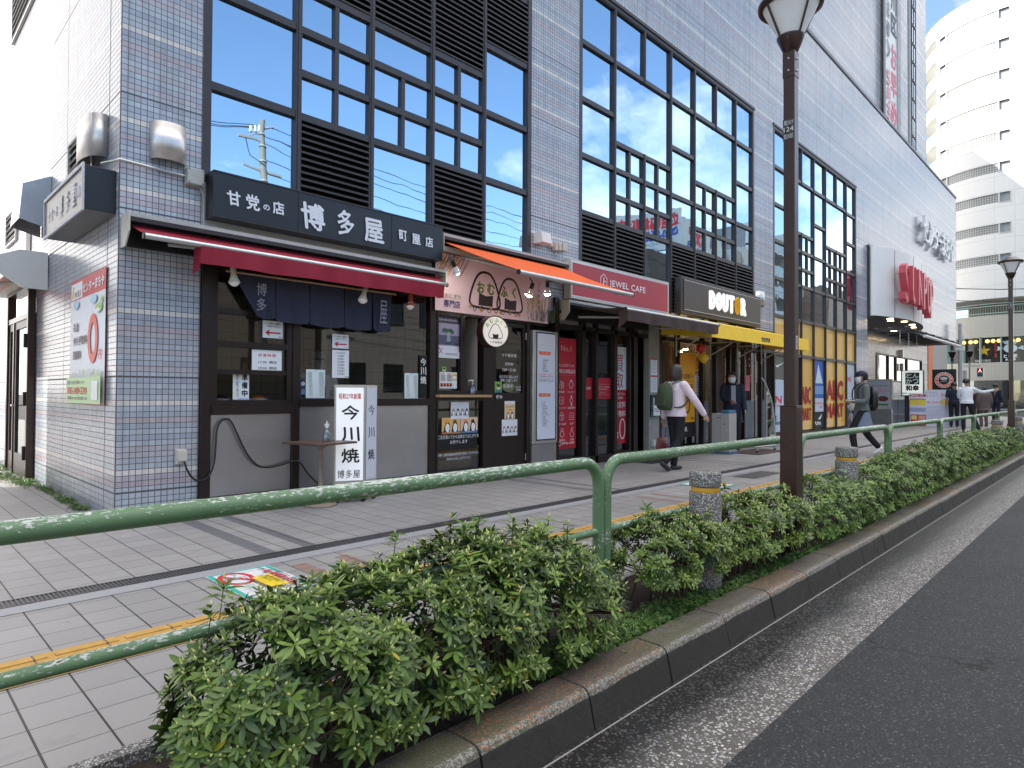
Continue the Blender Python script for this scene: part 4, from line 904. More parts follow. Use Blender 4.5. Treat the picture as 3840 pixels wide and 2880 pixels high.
# posters
def p1(b, w, h):
    b.rect(0, h*.84, w, h, (60, 62, 80)); b.text('日本の食の真ん中に', w*.5, h*.92, w=w*.84, h=h*.055, c=(225, 225, 235)); b.rect(0, h*.3, w, h*.84, (165, 158, 190)); b.rect(0, h*.32, w, h*.55, (92, 92, 120))
    for i in range(9): b.ell(w*(.28+.05*i), h*(.66+.03*math.sin(i*2.2)), w*.07, h*.04, random.choice([(60, 110, 95), (85, 130, 110), (50, 90, 80)]))
    b.ell(w*.5, h*.60, w*.05, h*.03, (215, 190, 175)); b.poly([(w*.40, h*.40), (w*.60, h*.40), (w*.56, h*.57), (w*.44, h*.57)], (150, 170, 190)); b.ell(w*.5, h*.36, w*.14, h*.035, (45, 95, 85)); b.ell(w*.88, h*.35, w*.13, h*.03, (60, 70, 80))
    b.rect(0, 0, w, h*.16, (228, 230, 240)); b.path([(w*.06, h*.10), (w*.22, h*.24)], .012, (90, 170, 200)); b.path([(w*.22, h*.10), (w*.06, h*.24)], .012, (230, 90, 80)); b.lines(w*.35, w*.9, [h*.11, h*.08], .008, (90, 90, 105), 3)
paper('poster', 'tall lilac poster of a kitchen scene in the upper window of the rice ball shop', 5.245, 5.62, 1.615, 2.16, 6.463, p1, 'poster', (226, 228, 240))
def p2(b, w, h):
    for x in (.06, .42): b.rect(w*x, h*.87, w*(x+.26), h*.92, (230, 140, 60)); b.lines(w*x, w*(x+.28), [h*(.82-.045*i) for i in range(9)], .006, (90, 90, 90), int(x*9))
    b.rect(w*.72, h*.5, w*.98, h*.9, (225, 190, 120)); b.ell(w*.85, h*.68, w*.12, h*.09, (245, 245, 240))
    for i in range(4): b.rect(w*(.04+.17*i), h*.12, w*(.18+.17*i), h*.33, (205, 100, 50)); b.ell(w*(.11+.17*i), h*.2, w*.045, h*.07, (40, 30, 25))
    b.text('おむふく', w*.85, h*.22, w=w*.24, h=h*.06, c=(60, 60, 90))
paper('poster', 'white menu sheet with four little orange pictures in the rice ball shop window', 5.29, 5.59, 1.215, 1.43, 6.463, p2, 'poster')
paper('sticker', 'tiny green portrait sticker above the menu sheet', 5.33, 5.405, 1.435, 1.50, 6.463, lambda b, w, h: (b.ell(w*.5, h*.45, w*.26, h*.3, (235, 205, 180)), b.ell(w*.5, h*.62, w*.3, h*.18, (90, 50, 40))), 'sticker', (130, 190, 80))
RICE = [(250, 246, 240), (24, 24, 28)]
def onigiri(b, cx, cy, s, top, back=None):
    b.poly([(cx-s*.5, cy-s*.55), (cx-s*.15, cy+s*.5), (cx+s*.15, cy+s*.62), (cx+s*.35, cy+s*.25), (cx+s*.45, cy-s*.5)], (26, 26, 32))
    b.ell(cx+s*.05, cy-s*.12, s*.27, s*.45, (248, 246, 242), 16); b.ell(cx-s*.02, cy+s*.52, s*.22, s*.16, top, 12)
TOPS = [(240, 130, 95), (30, 30, 36), (240, 160, 40), (120, 70, 35)]
def row4(b, w, h):
    for i in range(4): onigiri(b, w*(.14+.24*i), h*.38, w*.24, TOPS[i])
def two(t1, t2, plate):
    def fn(b, w, h):
        b.rect(0, 0, w, h*.16, plate); b.ell(w*.5, h*.22, w*.46, h*.12, (238, 236, 235)); onigiri(b, w*.28, h*.45, w*.42, t1); onigiri(b, w*.7, h*.45, w*.42, t2)
    return fn
paper('photo_card', 'white photo card of four rice balls, topmost in the lower window', 5.48, 5.80, .812, 1.035, 6.455, row4, 'photo card', (236, 236, 244), 'rice ball photo cards')
paper('photo_card', 'tan photo card of two rice balls, lower left in the window', 5.33, 5.645, .615, .83, 6.457, two(TOPS[2], TOPS[3], (190, 120, 60)), 'photo card', (236, 190, 120), 'rice ball photo cards')
paper('photo_card', 'pale orange photo card of two rice balls, lower right in the window', 5.655, 5.965, .615, .83, 6.457, two(TOPS[0], TOPS[1], (90, 120, 160)), 'photo card', (240, 200, 165), 'rice ball photo cards')
b = front(5.26, .26, 6.462); b.rect(.02, .14, .70, .36, (14, 14, 16)); b.text('ご注文頂いてから出来立ておにぎりを', .37, .315, w=.72, h=.05, c=(236, 236, 240), bold=.01); b.text('お作りします', .37, .245, h=.048, c=(236, 236, 240), bold=.01)
b.text('注意：当店の商品は保存料を使用しておりません', .37, .085, w=.72, h=.035, c=(230, 230, 235)); b.text('当日中にお召し上がり下さい', .37, .025, w=.42, h=.033, c=(230, 230, 235)); tag(b.build('window_lettering'), 'white lettering on the lower window of the rice ball shop beneath the photo cards', 'lettering')
b = front(6.31, 1.16, 6.462); W2 = (232, 232, 236)
b.text('つや姫使用', .27, .545, w=.30, h=.05, c=W2, sp=1.2); b.text('営業時間', .27, .42, w=.16, h=.045, c=W2); b.text('7:00〜21:00', .27, .335, w=.28, h=.042, c=W2); b.text('おむすびに福を込めて', .27, .235, w=.39, h=.045, c=W2, bold=.01); b.text('皆様にお届けします', .27, .185, w=.35, h=.042, c=W2, bold=.01)
b.ell(.255, .09, .13, .075, (110, 112, 84)); b.text('営業中', .25, .10, w=.20, h=.055, c=W2); b.text('おにぎり', .46, .09, w=.11, h=.032, c=W2); b.text('専門店', .46, .05, w=.10, h=.032, c=W2); b.vtext('まで美味しくなれ', .50, .15, .66, .055, (60, 60, 60))
tag(b.build('door_lettering'), 'white lettering on the glass of the rice ball shop door', 'lettering')
paper('sticker', 'small green portrait sticker at the lower left of the rice ball shop door glass', 6.28, 6.42, 1.165, 1.32, 6.446, lambda b, w, h: (b.ell(w*.5, h*.5, w*.24, h*.26, (238, 208, 185)), b.ell(w*.5, h*.66, w*.28, h*.16, (110, 55, 40)), b.rect(w*.1, 0, w*.9, h*.25, (50, 130, 150))), 'sticker', (120, 185, 75))
def dp(b, w, h):
    b.rect(0, 0, w, h*.83, (236, 206, 160)); b.text('おにぎり', w*.5, h*.68, w=w*.7, h=h*.11, c=(90, 60, 50)); b.text('専門店', w*.5, h*.52, w=w*.36, h=h*.08, c=(190, 110, 60)); onigiri(b, w*.32, h*.2, w*.38, TOPS[2]); onigiri(b, w*.7, h*.2, w*.38, TOPS[3])
paper('photo_card', 'tan photo card headed by dark lettering, upper of two on the shop door', 6.475, 6.69, .785, 1.045, 6.444, dp, 'photo card', (238, 236, 244), 'rice ball photo cards')
paper('photo_card', 'white photo card of four rice balls on the lower door panel', 6.42, 6.74, .545, .78, 6.442, row4, 'photo card', (236, 236, 244), 'rice ball photo cards')
# pump bottle in the hatch
pb = thing('pump_bottle', 'clear pump bottle of hand sanitiser on the wooden counter', 'bottle', (5.84, 6.43, 1.134))
MB().lathe([(.0001, 0), (.04, 0), (.042, .01), (.042, .10), (.03, .125), (.013, .135), (.013, .15)], (5.84, 6.43, 1.134), M_clearp, 18).build('bottle', pb)
MB().lathe([(.0001, 0), (.037, 0), (.037, .08), (.0001, .08)], (5.84, 6.43, 1.139), flat('pale_sanitiser', (.5, .52, .62), .2), 16).build('liquid', pb)
m = MB(); m.tube([(5.84, 6.43, 1.28), (5.84, 6.43, 1.325)], .006, M_white, 8); m.box(5.775, 5.855, 6.42, 6.44, 1.322, 1.336, M_white); m.tube([(5.778, 6.43, 1.325), (5.770, 6.43, 1.305)], .005, M_white, 6); m.build('pump', pb)
# fascia sign
fs = thing('shop_sign', 'white sign with two rice ball outlines and rice ears under the orange awning', 'sign', (5.155, 6.4, 2.22))
MB().box(5.155, 7.37, 6.404, FY-.002, 2.215, 2.98, M_black).build('sign_box', fs)
b = front(5.155, 2.22, 6.402); b.rect(.004, .002, 2.21, .755, (246, 214, 222)); K = (36, 20, 24)
def rb(cx, cz, w, h, c, nori=K, lw=.034):
    half = [(0, 1), (.30, .93), (.58, .62), (.80, .12), (.96, -.42), (.98, -.78), (.80, -.98), (.40, -1.02), (0, -1.03)]
    pts = half+[(-a_, b_) for a_, b_ in half[-2:0:-1]]
    P3 = [Vector((a_*w/2, b_*h/2, 0)) for a_, b_ in pts]; P3 = smooth(P3+[P3[0]], 4)[:-1]
    b.path([(cx+p.x, cz+p.y) for p in P3], lw, c, True)
    b.poly([(cx-w*.22, cz-h*.45), (cx+w*.24, cz-h*.45), (cx+w*.26, cz-h*.13), (cx+w*.02, cz-h*.17), (cx-w*.20, cz-h*.10)], nori)
rb(1.375, .345, .52, .47, (70, 50, 56), (60, 50, 58)); b.ell(.885, .33, .20, .17, (247, 216, 224)); rb(.885, .36, .58, .49, K)
G1 = (110, 130, 40)
for ch, x in (('お', .80), ('む', .99), ('ふ', 1.25), ('く', 1.45)): b.text(ch, x, .385, w=.13 if ch != 'く' else .07, h=.15, c=G1, bold=.05)
b.text('おにぎり', .295, .205, w=.27, h=.065, c=(110, 140, 60), bold=.012); b.text('専門店', .28, .105, w=.28, h=.095, c=(70, 60, 130), bold=.02)
for i in range(7): b.ring(.68+i*.135, .085+.01*(i % 2), .026, .035, .010, K, 14)
for i in range(6):
    x = .60+.19*i; z_ = .11 if i % 2 == 0 else .075; b.poly([(x, z_+.04), (x+.012, z_+.012), (x+.035, z_), (x+.012, z_-.012), (x, z_-.04), (x-.012, z_-.012), (x-.035, z_), (x-.012, z_+.012)], (196, 142, 60))
b.rect(1.79, .27, 1.89, .40, (150, 170, 140)); b.rect(1.797, .277, 1.883, .393, (246, 226, 228)); b.text('福', 1.84, .335, w=.065, c=(110, 140, 90)); b.vtext('つや姫使用', 1.97, .19, .60, .05, (70, 50, 60))
r_ = random.Random(5)
for i in range(26):
    x = r_.uniform(.02, .46); l = r_.uniform(.12, .30); k_ = r_.uniform(-.10, .03); b.path([(x+.12, .75), (x+.06+k_*.3, .75-l*.5), (x+k_, .75-l)], .006, r_.choice([(70, 60, 30), (120, 90, 40), (50, 50, 40)]))
    if i % 3 == 0:
        for j in range(7): b.ell(x+k_*(1-j*.06)+r_.uniform(-.01, .01), .75-l+j*.022, .010, .014, (205, 150, 50), 8)
for i in range(60):
    x = r_.uniform(1.62, 2.2); l = r_.uniform(.05, .16)+(x-1.62)*.25; k_ = r_.uniform(-.06, .08); b.path([(x, .003), (x+k_*.4, l*.6), (min(2.2, x+k_), l)], .007, r_.choice([(70, 90, 50), (100, 110, 60), (60, 50, 60)]))
    if i % 5 == 0:
        for j in range(8): b.ell(min(2.2, x+k_)+r_.uniform(-.012, .012), l+.02+j*.022, .011, .014, (200, 150, 70), 8)
b.build('sign_face', fs)
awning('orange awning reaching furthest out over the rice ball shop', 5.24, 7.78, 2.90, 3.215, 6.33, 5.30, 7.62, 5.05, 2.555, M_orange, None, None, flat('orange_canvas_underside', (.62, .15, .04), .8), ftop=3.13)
MB().box(5.24, 7.79, 6.34, 6.46, 2.99, 3.05, M_beige).build('wall_rail', fs)
spot(5.20, 6.06, 2.72, 'black spot lamp with a bright bulb at the left end of the orange awning', (.5, .1, -.6), M_black, True)
spot(6.45, 5.62, 2.56, 'lit spot lamp hanging under the right of the orange awning', (.1, .1, -1), M_black, True)
spot(6.20, 5.70, 2.52, 'second lit bulb just left of the hanging spot lamp', (-.2, .3, -1), M_black, True)
# round projecting sign
rd = thing('round_sign', 'round white projecting sign with a rice ball drawing in a deep dark rim', 'sign', (6.1, 6.3, 2.0))
cx_, cy_, cz_ = 6.02, 6.17, 1.99
ux = Vector((.98, .06, 0)).normalized(); nn = Vector((ux.y, -ux.x, 0)); nn = Vector((-.20, -.98, 0)).normalized(); ux = Vector((-nn.y, nn.x, 0))
V = []; F = []; n = 40
for d_, r_ in ((0, .218), (.0, .205), (.012, .205)):
    pass
m = MB(); c0 = Vector((cx_, cy_, cz_)); back = -nn
for (d0, r0), (d1, r1) in zip([(0.0, .203), (-.008, .205), (-.008, .218), (.14, .218), (.14, .001)], [(-.008, .205), (-.008, .218), (.14, .218), (.14, .001), (.14, .001)]):
    V = [c0+back*d0+(ux*math.cos(2*PI*k/n)+Vector((0, 0, 1))*math.sin(2*PI*k/n))*r0 for k in range(n)]+[c0+back*d1+(ux*math.cos(2*PI*k/n)+Vector((0, 0, 1))*math.sin(2*PI*k/n))*r1 for k in range(n)]
    m.add(V, [(k, (k+1) % n, n+(k+1) % n, n+k) for k in range(n)], M_brown)
m.build('rim', rd)
b = Board(c0, ux, (0, 0, 1), nn); b.ell(0, 0, .204, .204, glow('round_sign_face', (1, .93, .84), .12, (.74, .69, .64)), 40)
pts = [(-.10, -.085), (-.115, -.05), (-.085, .02), (-.045, .085), (0, .11), (.045, .085), (.085, .02), (.115, -.05), (.10, -.085), (.06, -.095), (-.06, -.095)]
b.path(pts, .010, K, True); b.poly([(-.042, -.09), (.042, -.09), (.048, -.03), (.0, -.042), (-.045, -.03)], K)
for ch, a in (('お', 148), ('む', 118), ('ふ', 84), ('く', 55)): b.text(ch, .155*math.cos(R(a)), .155*math.sin(R(a)), h=.052, c=(100, 165, 60), bold=.03, ang=R(a-90)*.7)
b.text('福', .158, .075, h=.03, c=(90, 140, 80)); b.text('つや姫使用', 0, -.145, w=.20, h=.032, c=(60, 30, 40)); b.build('sign_face', rd)
for z in (2.12, 1.86): MB().tube([(6.09, 6.42, z), (6.03, 6.24, z)], .008, M_black, 8).build('bracket', rd)
# menu case
mc = thing('menu_case', 'tall stainless framed menu case with a white price list', 'display case', (7.0, 6.4, .13))
m = MB(); m.box(6.99, 7.55, 6.36, 6.46, .40, 2.10, M_alu); bevel(m.build('case', mc), .01)
m = MB(); m.box(6.985, 7.545, 6.38, 6.46, .13, .395, M_steel); m.build('base_panel', mc)
b = front(7.075, .47, 6.358); b.rect(-.02, -.02, .435, 1.61, M_frame); b.rect(0, 0, .415, 1.59, (220, 224, 238))
for zz in (1.27, .64): b.rect(.04, zz, .30, zz+.05, (236, 110, 50)); b.text('【1】100円', .17, zz+.025, w=.15, h=.025, c=(250, 230, 220))
items = ['1.胡瓜明太漬け', '2.肉そぼろ', '3.牛時雨', '4.豚角煮', '5.豚キムチ', '6.甘辛肉味噌']; its2 = ['7.シャケ', '8.うめ', '9.ごま昆布', '10.明太味噌', '11.しらす', '12.ごま高菜', '13.ツナマヨネーズ', '14.納豆', '15.明太子', '16.辛子明太子', '17.塩み塩', '18.おかか']
for i, tx in enumerate(items): b.text(tx, .10+.011*len(tx), 1.19-.033*i, h=.021, c=(80, 75, 80))
for zz in (.975, .905): b.text('200円お得おにぎりセット', .19, zz, w=.34, h=.018, c=(236, 110, 50)); b.text('お好みの具材から3つを選べます', .20, zz-.03, w=.33, h=.018, c=(80, 75, 80))
for i, tx in enumerate(its2): b.text(tx, .08+.011*len(tx), .56-.032*i, h=.021, c=(80, 75, 80))
b.build('menu_panel', mc)
# meter boxes on the column
q = MB(); q.prism([(6.30, 3.58), (6.46, 3.58), (6.46, 3.42), (6.27, 3.42)], 7.09, 7.30, M_white, 'X'); o = q.build('wall_vent'); tag(o, 'white square vent cap on the tiled column above the orange awning', 'vent')
for i, (x, z, w_, h_) in enumerate(((7.40, 3.42, .07, .10), (7.52, 3.38, .06, .13), (7.60, 3.39, .06, .12), (7.70, 3.40, .10, .13))):
    q = MB(); q.box(x, x+w_, 6.38, FY-.002, z, z+h_, M_beige); bevel(q.build('cable_box'), .01)
    o = bpy.data.objects[-1] if False else None
for i, o in enumerate([x for x in bpy.data.objects if x.name.startswith('cable_box')]): tag(o, ['small beige cable box nearest the white vent cap', 'narrow beige cable box, second from the vent cap', 'narrow beige cable box, third from the vent cap', 'largest beige cable box nearest the red sign'][i], 'cable box', 'cable boxes on the tiled column')
for i, (xa, xb) in enumerate(((7.55, 7.60), (7.63, 7.61))): tag(MB().tube(smooth([(xa, 6.40, 3.38), (xa+.01, 6.39, 3.30), (xb+.02, 6.38, 3.26), (xb, 6.39, 3.18)]), .007, M_greypaint, 6).build('cable'), ['thin grey cable under the narrow cable boxes', 'second thin grey cable under the narrow cable boxes'][i], 'cable')

# ------------------------------------------------------------------ jeweller
js = thing('shop_sign', 'long red sign in a silver frame with a house emblem and white capitals', 'sign', (7.81, 6.35, 2.7))
q = MB(); q.box(7.80, 10.76, 6.31, 6.45, 2.665, 3.285, M_beige)
q.build('sign_box', js); b = front(7.84, 2.715, 6.309); b.rect(-.022, -.028, 2.90, .548, M_alu); b.rect(0, 0, 2.875, .515, (176, 62, 74)); CW = (240, 226, 228)
b.rect(1.436, 0, 1.439, .515, (150, 50, 60))
b.path([(.74, .215), (.74, .375), (.83, .445), (.92, .375), (.92, .215)], .014, CW, True); b.text('J', .815, .31, h=.15, c=CW, bold=.01); b.text('C', .85, .28, h=.10, c=CW, bold=.01)
b.text('JEWEL CAFE', 1.54, .30, w=1.10, h=.135, c=CW, bold=.02, sp=1.1); b.build('sign_face', js)
awning('dark brown awning with a straight valance below the red sign', 7.72, 10.72, 2.33, 2.62, 6.27, 7.83, 10.74, 5.3, 2.40, M_brownc, .165, None, M_under)
jf = thing('jeweller_shop_front', 'dark jeweller shop front with frosted sliding doors and red panels', 'shopfront', (7.6, FY, 0))
f = MB(); y0, y1 = 6.44, 6.54
for a, b_ in ((7.56, 7.66), (8.24, 8.345), (8.615, 8.68), (9.15, 9.235), (9.61, 9.66), (9.745, 9.875)): fb(a, b_, 0, 2.66)
for z0_, z1_ in ((2.19, 2.26), (2.42, 2.47)): fb(7.66, 10.22, z0_, z1_)
fb(7.66, 8.24, 0, .14); fb(8.345, 9.61, 0, .12); fb(9.235, 9.61, .0, .16); f.build('frame', jf)
g = MB()
for a, b_ in ((7.66, 8.24), (8.345, 8.615), (8.68, 9.15), (9.235, 9.61)): g.quad([(a, 6.50, .12), (b_, 6.50, .12), (b_, 6.50, 2.19), (a, 6.50, 2.19)], M_glass)
g.build('window_glass', jf)
g = MB(); g.quad([(7.66, 6.5, 2.26), (10.2, 6.5, 2.26), (10.2, 6.5, 2.42), (7.66, 6.5, 2.42)], flat('frosted_transom', (.35, .34, .34), .35)); g.quad([(7.66, 6.5, 2.47), (10.2, 6.5, 2.47), (10.2, 6.5, 2.66), (7.66, 6.5, 2.66)], bpy.data.materials['frosted_transom'])
for a, b_ in ((8.345, 8.615), (8.68, 9.15)): g.quad([(a, 6.505, .12), (b_, 6.505, .12), (b_, 6.505, 1.07), (a, 6.505, 1.07)], flat('frosted_glass_grey', (.11, .115, .125), .25))
g.quad([(9.66, 6.52, 0), (10.2, 6.52, 0), (10.2, 6.52, 2.19), (9.66, 6.52, 2.19)], M_dark); g.build('frosted_panel', jf)
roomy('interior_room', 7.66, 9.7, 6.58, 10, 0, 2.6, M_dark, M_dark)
RD = (186, 26, 50)
b = front(7.68, .28, 6.494); b.rect(0, 0, .49, 1.76, RD); b.text('No.1', .24, 1.60, w=.26, h=.09, c=(210, 150, 150)); b.text('ジュエルカフェの', .24, 1.33, w=.40, h=.05, c=(236, 205, 205)); b.text('豊富な買取品目', .24, 1.235, w=.44, h=.065, c=(240, 225, 225), bold=.012); b.rect(.03, 1.17, .46, 1.173, (220, 140, 140))
IC = (236, 205, 208); lab8 = ['貴金属', 'ジュエリー', 'ブランドバッグ', '高級腕時計', '金券・商品券', '切手', '骨董品', 'お酒']
for i in range(8):
    x = .12 if i % 2 == 0 else .36; z_ = 1.02-.255*(i//2)
    if i == 1: b.ring(x, z_, .045, .055, .010, IC, 18); b.ell(x, z_+.065, .022, .018, IC, 6)
    elif i == 3: b.ring(x, z_, .035, .04, .010, IC, 18); b.path([(x, z_+.04), (x, z_+.085)], .03, IC); b.path([(x, z_-.04), (x, z_-.085)], .03, IC)
    elif i == 6: b.ring(x, z_-.02, .045, .045, .010, IC, 18); b.ring(x, z_+.045, .03, .025, .008, IC, 14)
    elif i == 7: b.path([(x-.012, z_+.08), (x-.012, z_+.03), (x-.05, z_-.02), (x-.03, z_-.07), (x+.03, z_-.07), (x+.05, z_-.02), (x+.012, z_+.03), (x+.012, z_+.08)], .009, IC, True)
    elif i == 0: b.path([(x-.05, z_-.05), (x-.02, z_+.06), (x+.03, z_+.045), (x+.0, z_-.065)], .009, IC, True); b.path([(x+.0, z_-.05), (x+.01, z_+.04), (x+.055, z_+.03), (x+.05, z_-.06)], .009, IC, True)
    elif i == 4: b.path([(x-.05, z_-.05), (x-.05, z_+.02), (x+.05, z_+.02), (x+.05, z_-.05)], .009, IC, True); b.path([(x-.05, z_+.02), (x-.01, z_+.08), (x+.05, z_+.02)], .009, IC); b.ring(x, z_-.015, .015, .018, .006, IC, 12)
    else: b.path([(x-.05, z_-.05), (x-.05, z_+.055), (x+.05, z_+.055), (x+.05, z_-.05)], .009, IC, True); b.ring(x, z_, .018, .02, .006, IC, 12)
    b.text(lab8[i], x, z_-.115, w=min(.20, .045*len(lab8[i])), h=.035, c=(240, 225, 225))
b.text('JEWEL CAFE', .26, .085, w=.30, h=.042, c=(245, 230, 230), bold=.02); b.ring(.06, .085, .03, .038, .008, (245, 230, 230), 6); tag(b.build('window_banner'), 'tall red banner with eight white line icons behind the glass', 'banner')
for x0_, x1_ in ((8.35, 8.61), (8.685, 9.145)):
    b = front(x0_, 1.07, 6.494); w_ = x1_-x0_; b.rect(0, 0, w_, .36, (188, 26, 50))
    if w_ < .3: b.text('EL CAFE', w_*.45, .18, w=w_*.75, h=.042, c=(240, 225, 225), bold=.02)
    else:
        b.rect(.05, .25, w_-.05, .253, (235, 200, 200)); b.rect(.05, .07, w_-.05, .073, (235, 200, 200)); b.text('ジュエルカフェ 荒川町屋店', w_*.5, .205, w=w_*.78, h=.028, c=(236, 205, 208)); b.text('TEL 03-6240-8519', w_*.5, .165, w=w_*.55, h=.024, c=(236, 205, 208)); b.text('ジュエルカフェ', w_*.45, .11, w=w_*.42, h=.028, c=(236, 205, 208))
    tag(b.build('door_band'), 'narrow red band ending in white capitals on the left sliding door' if w_ < .3 else 'wide red band with small white address lines on the sliding door', 'panel')
b = front(9.235, .28, 6.494); w_ = .375; b.rect(0, 0, w_, .95, (180, 24, 46)); b.rect(0, .95, w_, 1.71, (216, 226, 232)); b.text('買', w_*.45, 1.42, w=.22, h=.30, c=(170, 40, 60)); b.text('取', w_*.45, 1.11, w=.22, h=.26, c=(170, 40, 60))
b.text('相談だけでも', w_*.48, .88, w=.30, h=.05, c=(240, 222, 225)); b.text('大歓迎！', w_*.45, .81, w=.2, h=.045, c=(240, 222, 225)); b.text('査定料', w_*.5, .69, w=.32, h=.11, c=(240, 222, 225), bold=.015); b.text('手数料', w_*.5, .53, w=.32, h=.11, c=(240, 222, 225), bold=.015); b.rect(.02, .61, w_-.02, .613, (225, 150, 160)); b.ring(w_*.66, .26, .08, .175, .022, (240, 228, 230), 30); b.text('¥', w_*.2, .14, w=.10, h=.14, c=(240, 228, 230)); tag(b.build('window_banner'), 'tall banner, white with red characters above, red with a white zero below', 'banner')
# concrete pillar with papers
wallbox(10.22, 10.57, 0, 2.66, 6.40, 6.8, M_concrete, 'pillar'); MB().box(9.875, 10.22, 6.52, 6.6, 0, 2.66, M_black).build('fascia', bld)
def cal(b, w, h):
    b.rect(0, h*.93, w, h, (190, 50, 60)); b.text('4月の営業案内' if h > .29 else '5月', w*.5, h*.86, w=w*.6, h=h*.05, c=(90, 90, 100))
    for i in range(8): b.lines(w*.1, w*.9, [h*(.75-.085*i)], h*.02, (130, 130, 150), i)
paper('notice', 'white calendar sheet, upper of two on the concrete pillar', 10.26, 10.49, 1.51, 1.82, 6.395, cal); paper('notice', 'white calendar sheet, lower of two on the concrete pillar', 10.26, 10.49, 1.19, 1.50, 6.395, cal)
lh = thing('leaflet_holder', 'clear leaflet holder on the concrete pillar beside the walking woman', 'holder', (10.4, 6.39, .75)); MB().box(10.24, 10.55, 6.34, 6.395, .74, 1.14, M_clearp).build('tray', lh)
b = front(10.27, .76, 6.338); b.rect(0, 0, .24, .33, (228, 230, 236)); b.lines(.03, .2, [.08, .12, .2, .24], .02, (120, 120, 130), 2); b.build('leaflet', lh)
q = MB(); q.box(10.28, 10.38, 6.34, 6.40, .19, .31, M_beige); tag(bevel(q.build('power_outlet'), .01), 'beige outlet cover low on the concrete pillar', 'outlet')
tag(sheet(MB(), 9.2, 10.0, 5.7, 6.1, .006, M_rubber).build('door_mat'), 'small black mat before the jeweller', 'mat')

# ------------------------------------------------------------------ coffee shop
ds = thing('shop_sign', 'large dark brown box sign with rounded white letters and one yellow letter', 'sign', (11.21, 6.3, 2.74))
DB = flat('dark_bronze_sign', (.055, .045, .042), .35, .2, .15, 4)
q = MB(); q.box(11.21, 14.93, 6.30, 6.46, 2.745, 3.47, DB); bevel(q.build('sign_box', ds), .012)
q = MB(); q.box(11.30, 14.88, 6.287, 6.30, 2.82, 3.42, flat('sign_panel_brown', (.075, .062, .058), .42, .1, .1, 3)); q.build('sign_panel', ds)
b = front(0, 0, 6.286); b.path([(11.31, 2.83), (11.31, 3.41), (14.87, 3.41), (14.87, 2.83)], .010, (205, 200, 196), True); b.build('trim', ds)
def letters(yf, x0, z0, parent):
    x = x0
    for ch, m in zip('DOUTOR', (LWH, LWH, LWH, LWH, LYE, LWH)):
        bb = front(0, 0, yf); w = .275
        for i in range(10):
            bb.k = i*5; bb.text(ch, x+w/2, z0+.2, w=w-.075, h=.34, c=m, bold=0)
            for ex, ey in ((.028, 0), (-.028, 0), (0, .028), (0, -.028), (.02, .02), (-.02, .02), (.02, -.02), (-.02, -.02)):
                bb.k = i*5+.3; bb.text(ch, x+w/2+ex, z0+.2+ey, w=w-.075, h=.34, c=m, bold=0)
        bb.build('letter', parent); x += .297
LWH = glow('sign_letter_white', (1, 1, 1), .12, (.80, .80, .78)); LYE = glow('sign_letter_yellow', (1, .70, .10), .05, (.86, .66, .10))
letters(6.286, 12.30, 2.93, ds)
ca = thing('fixed_canopy', 'yellow fixed canopy with a flat front band over the coffee shop', 'canopy', (10.65, FY, 2.2))
q = MB(); X0, X1 = 10.65, 15.5
q.add([(X0, 6.46, 2.72), (X1, 6.46, 2.72), (X1, 5.42, 2.45), (X0, 5.42, 2.45), (X0, 5.40, 2.19), (X1, 5.40, 2.19), (X0, 6.46, 2.30), (X1, 6.46, 2.30)], [(0, 3, 2, 1), (3, 4, 5, 2), (0, 6, 4, 3), (1, 2, 5, 7)], M_yellow)
q.build('canvas', ca); b = front(0, 0, 5.405); b.text('DOUTOR', 13.07, 2.285, w=.42, h=.085, c=(60, 52, 40), bold=.06, sp=.9); b.build('lettering', ca)
for x in (11.2, 12.6, 13.9, 15.2): MB().tube([(x, 6.46, 2.25), (x, 5.46, 2.24)], .012, M_beige, 6).tube([(x, 6.4, 1.98), (x, 5.9, 2.24)], .012, M_beige, 6).tube([(x, 6.4, 1.9), (x, 6.4, 2.7)], .014, M_beige, 6).build('bracket', ca)
cf = thing('coffee_shop_front', 'dark framed glass coffee shop front with sliding door and pale tiled sill', 'shopfront', (10.6, 6.6, 0))
f = MB(); y0, y1 = 6.575, 6.635
for a, b_ in ((10.57, 10.70), (11.33, 11.385), (12.32, 12.375), (12.915, 12.965), (13.57, 13.61), (13.86, 13.90), (14.31, 14.36), (15.25, 15.31), (16.03, 16.09)): fb(a, b_, 0, 2.74)
fb(10.82, 16.02, 2.20, 2.27); fb(10.82, 12.855, 0, .12); fb(14.36, 16.02, 0, .13); f.build('frame', cf)
g = MB()
for a, b_ in ((10.70, 11.33), (11.385, 12.32), (12.375, 12.915), (13.61, 13.86), (14.36, 15.25), (15.31, 16.03)): g.quad([(a, 6.61, .12), (b_, 6.61, .12), (b_, 6.61, 2.20), (a, 6.61, 2.20)], M_glassr); g.quad([(a, 6.61, 2.27), (b_, 6.61, 2.27), (b_, 6.61, 2.72), (a, 6.61, 2.72)], M_glassr)
g.quad([(12.97, 6.60, .02), (13.57, 6.60, .02), (13.57, 6.60, 2.2), (12.97, 6.60, 2.2)], flat('brown_sliding_door', (.14, .10, .08), .5)); g.build('window_glass', cf)
q = MB()
for a, b_ in ((10.70, 11.33), (12.375, 12.915), (14.36, 15.25), (15.31, 16.03)): q.quad([(a, 6.604, .12), (b_, 6.604, .12), (b_, 6.604, 1.02), (a, 6.604, 1.02)], flat('frosted_film', (.24, .26, .28), .16, 0, .2, 1.2))
q.build('frosted_panel', cf)
roomy('interior_room', 10.7, 16.05, 6.7, 10.5, 0, 2.7, flat('coffee_interior', (.24, .17, .12), .8, 0, .4, 2), M_dark)
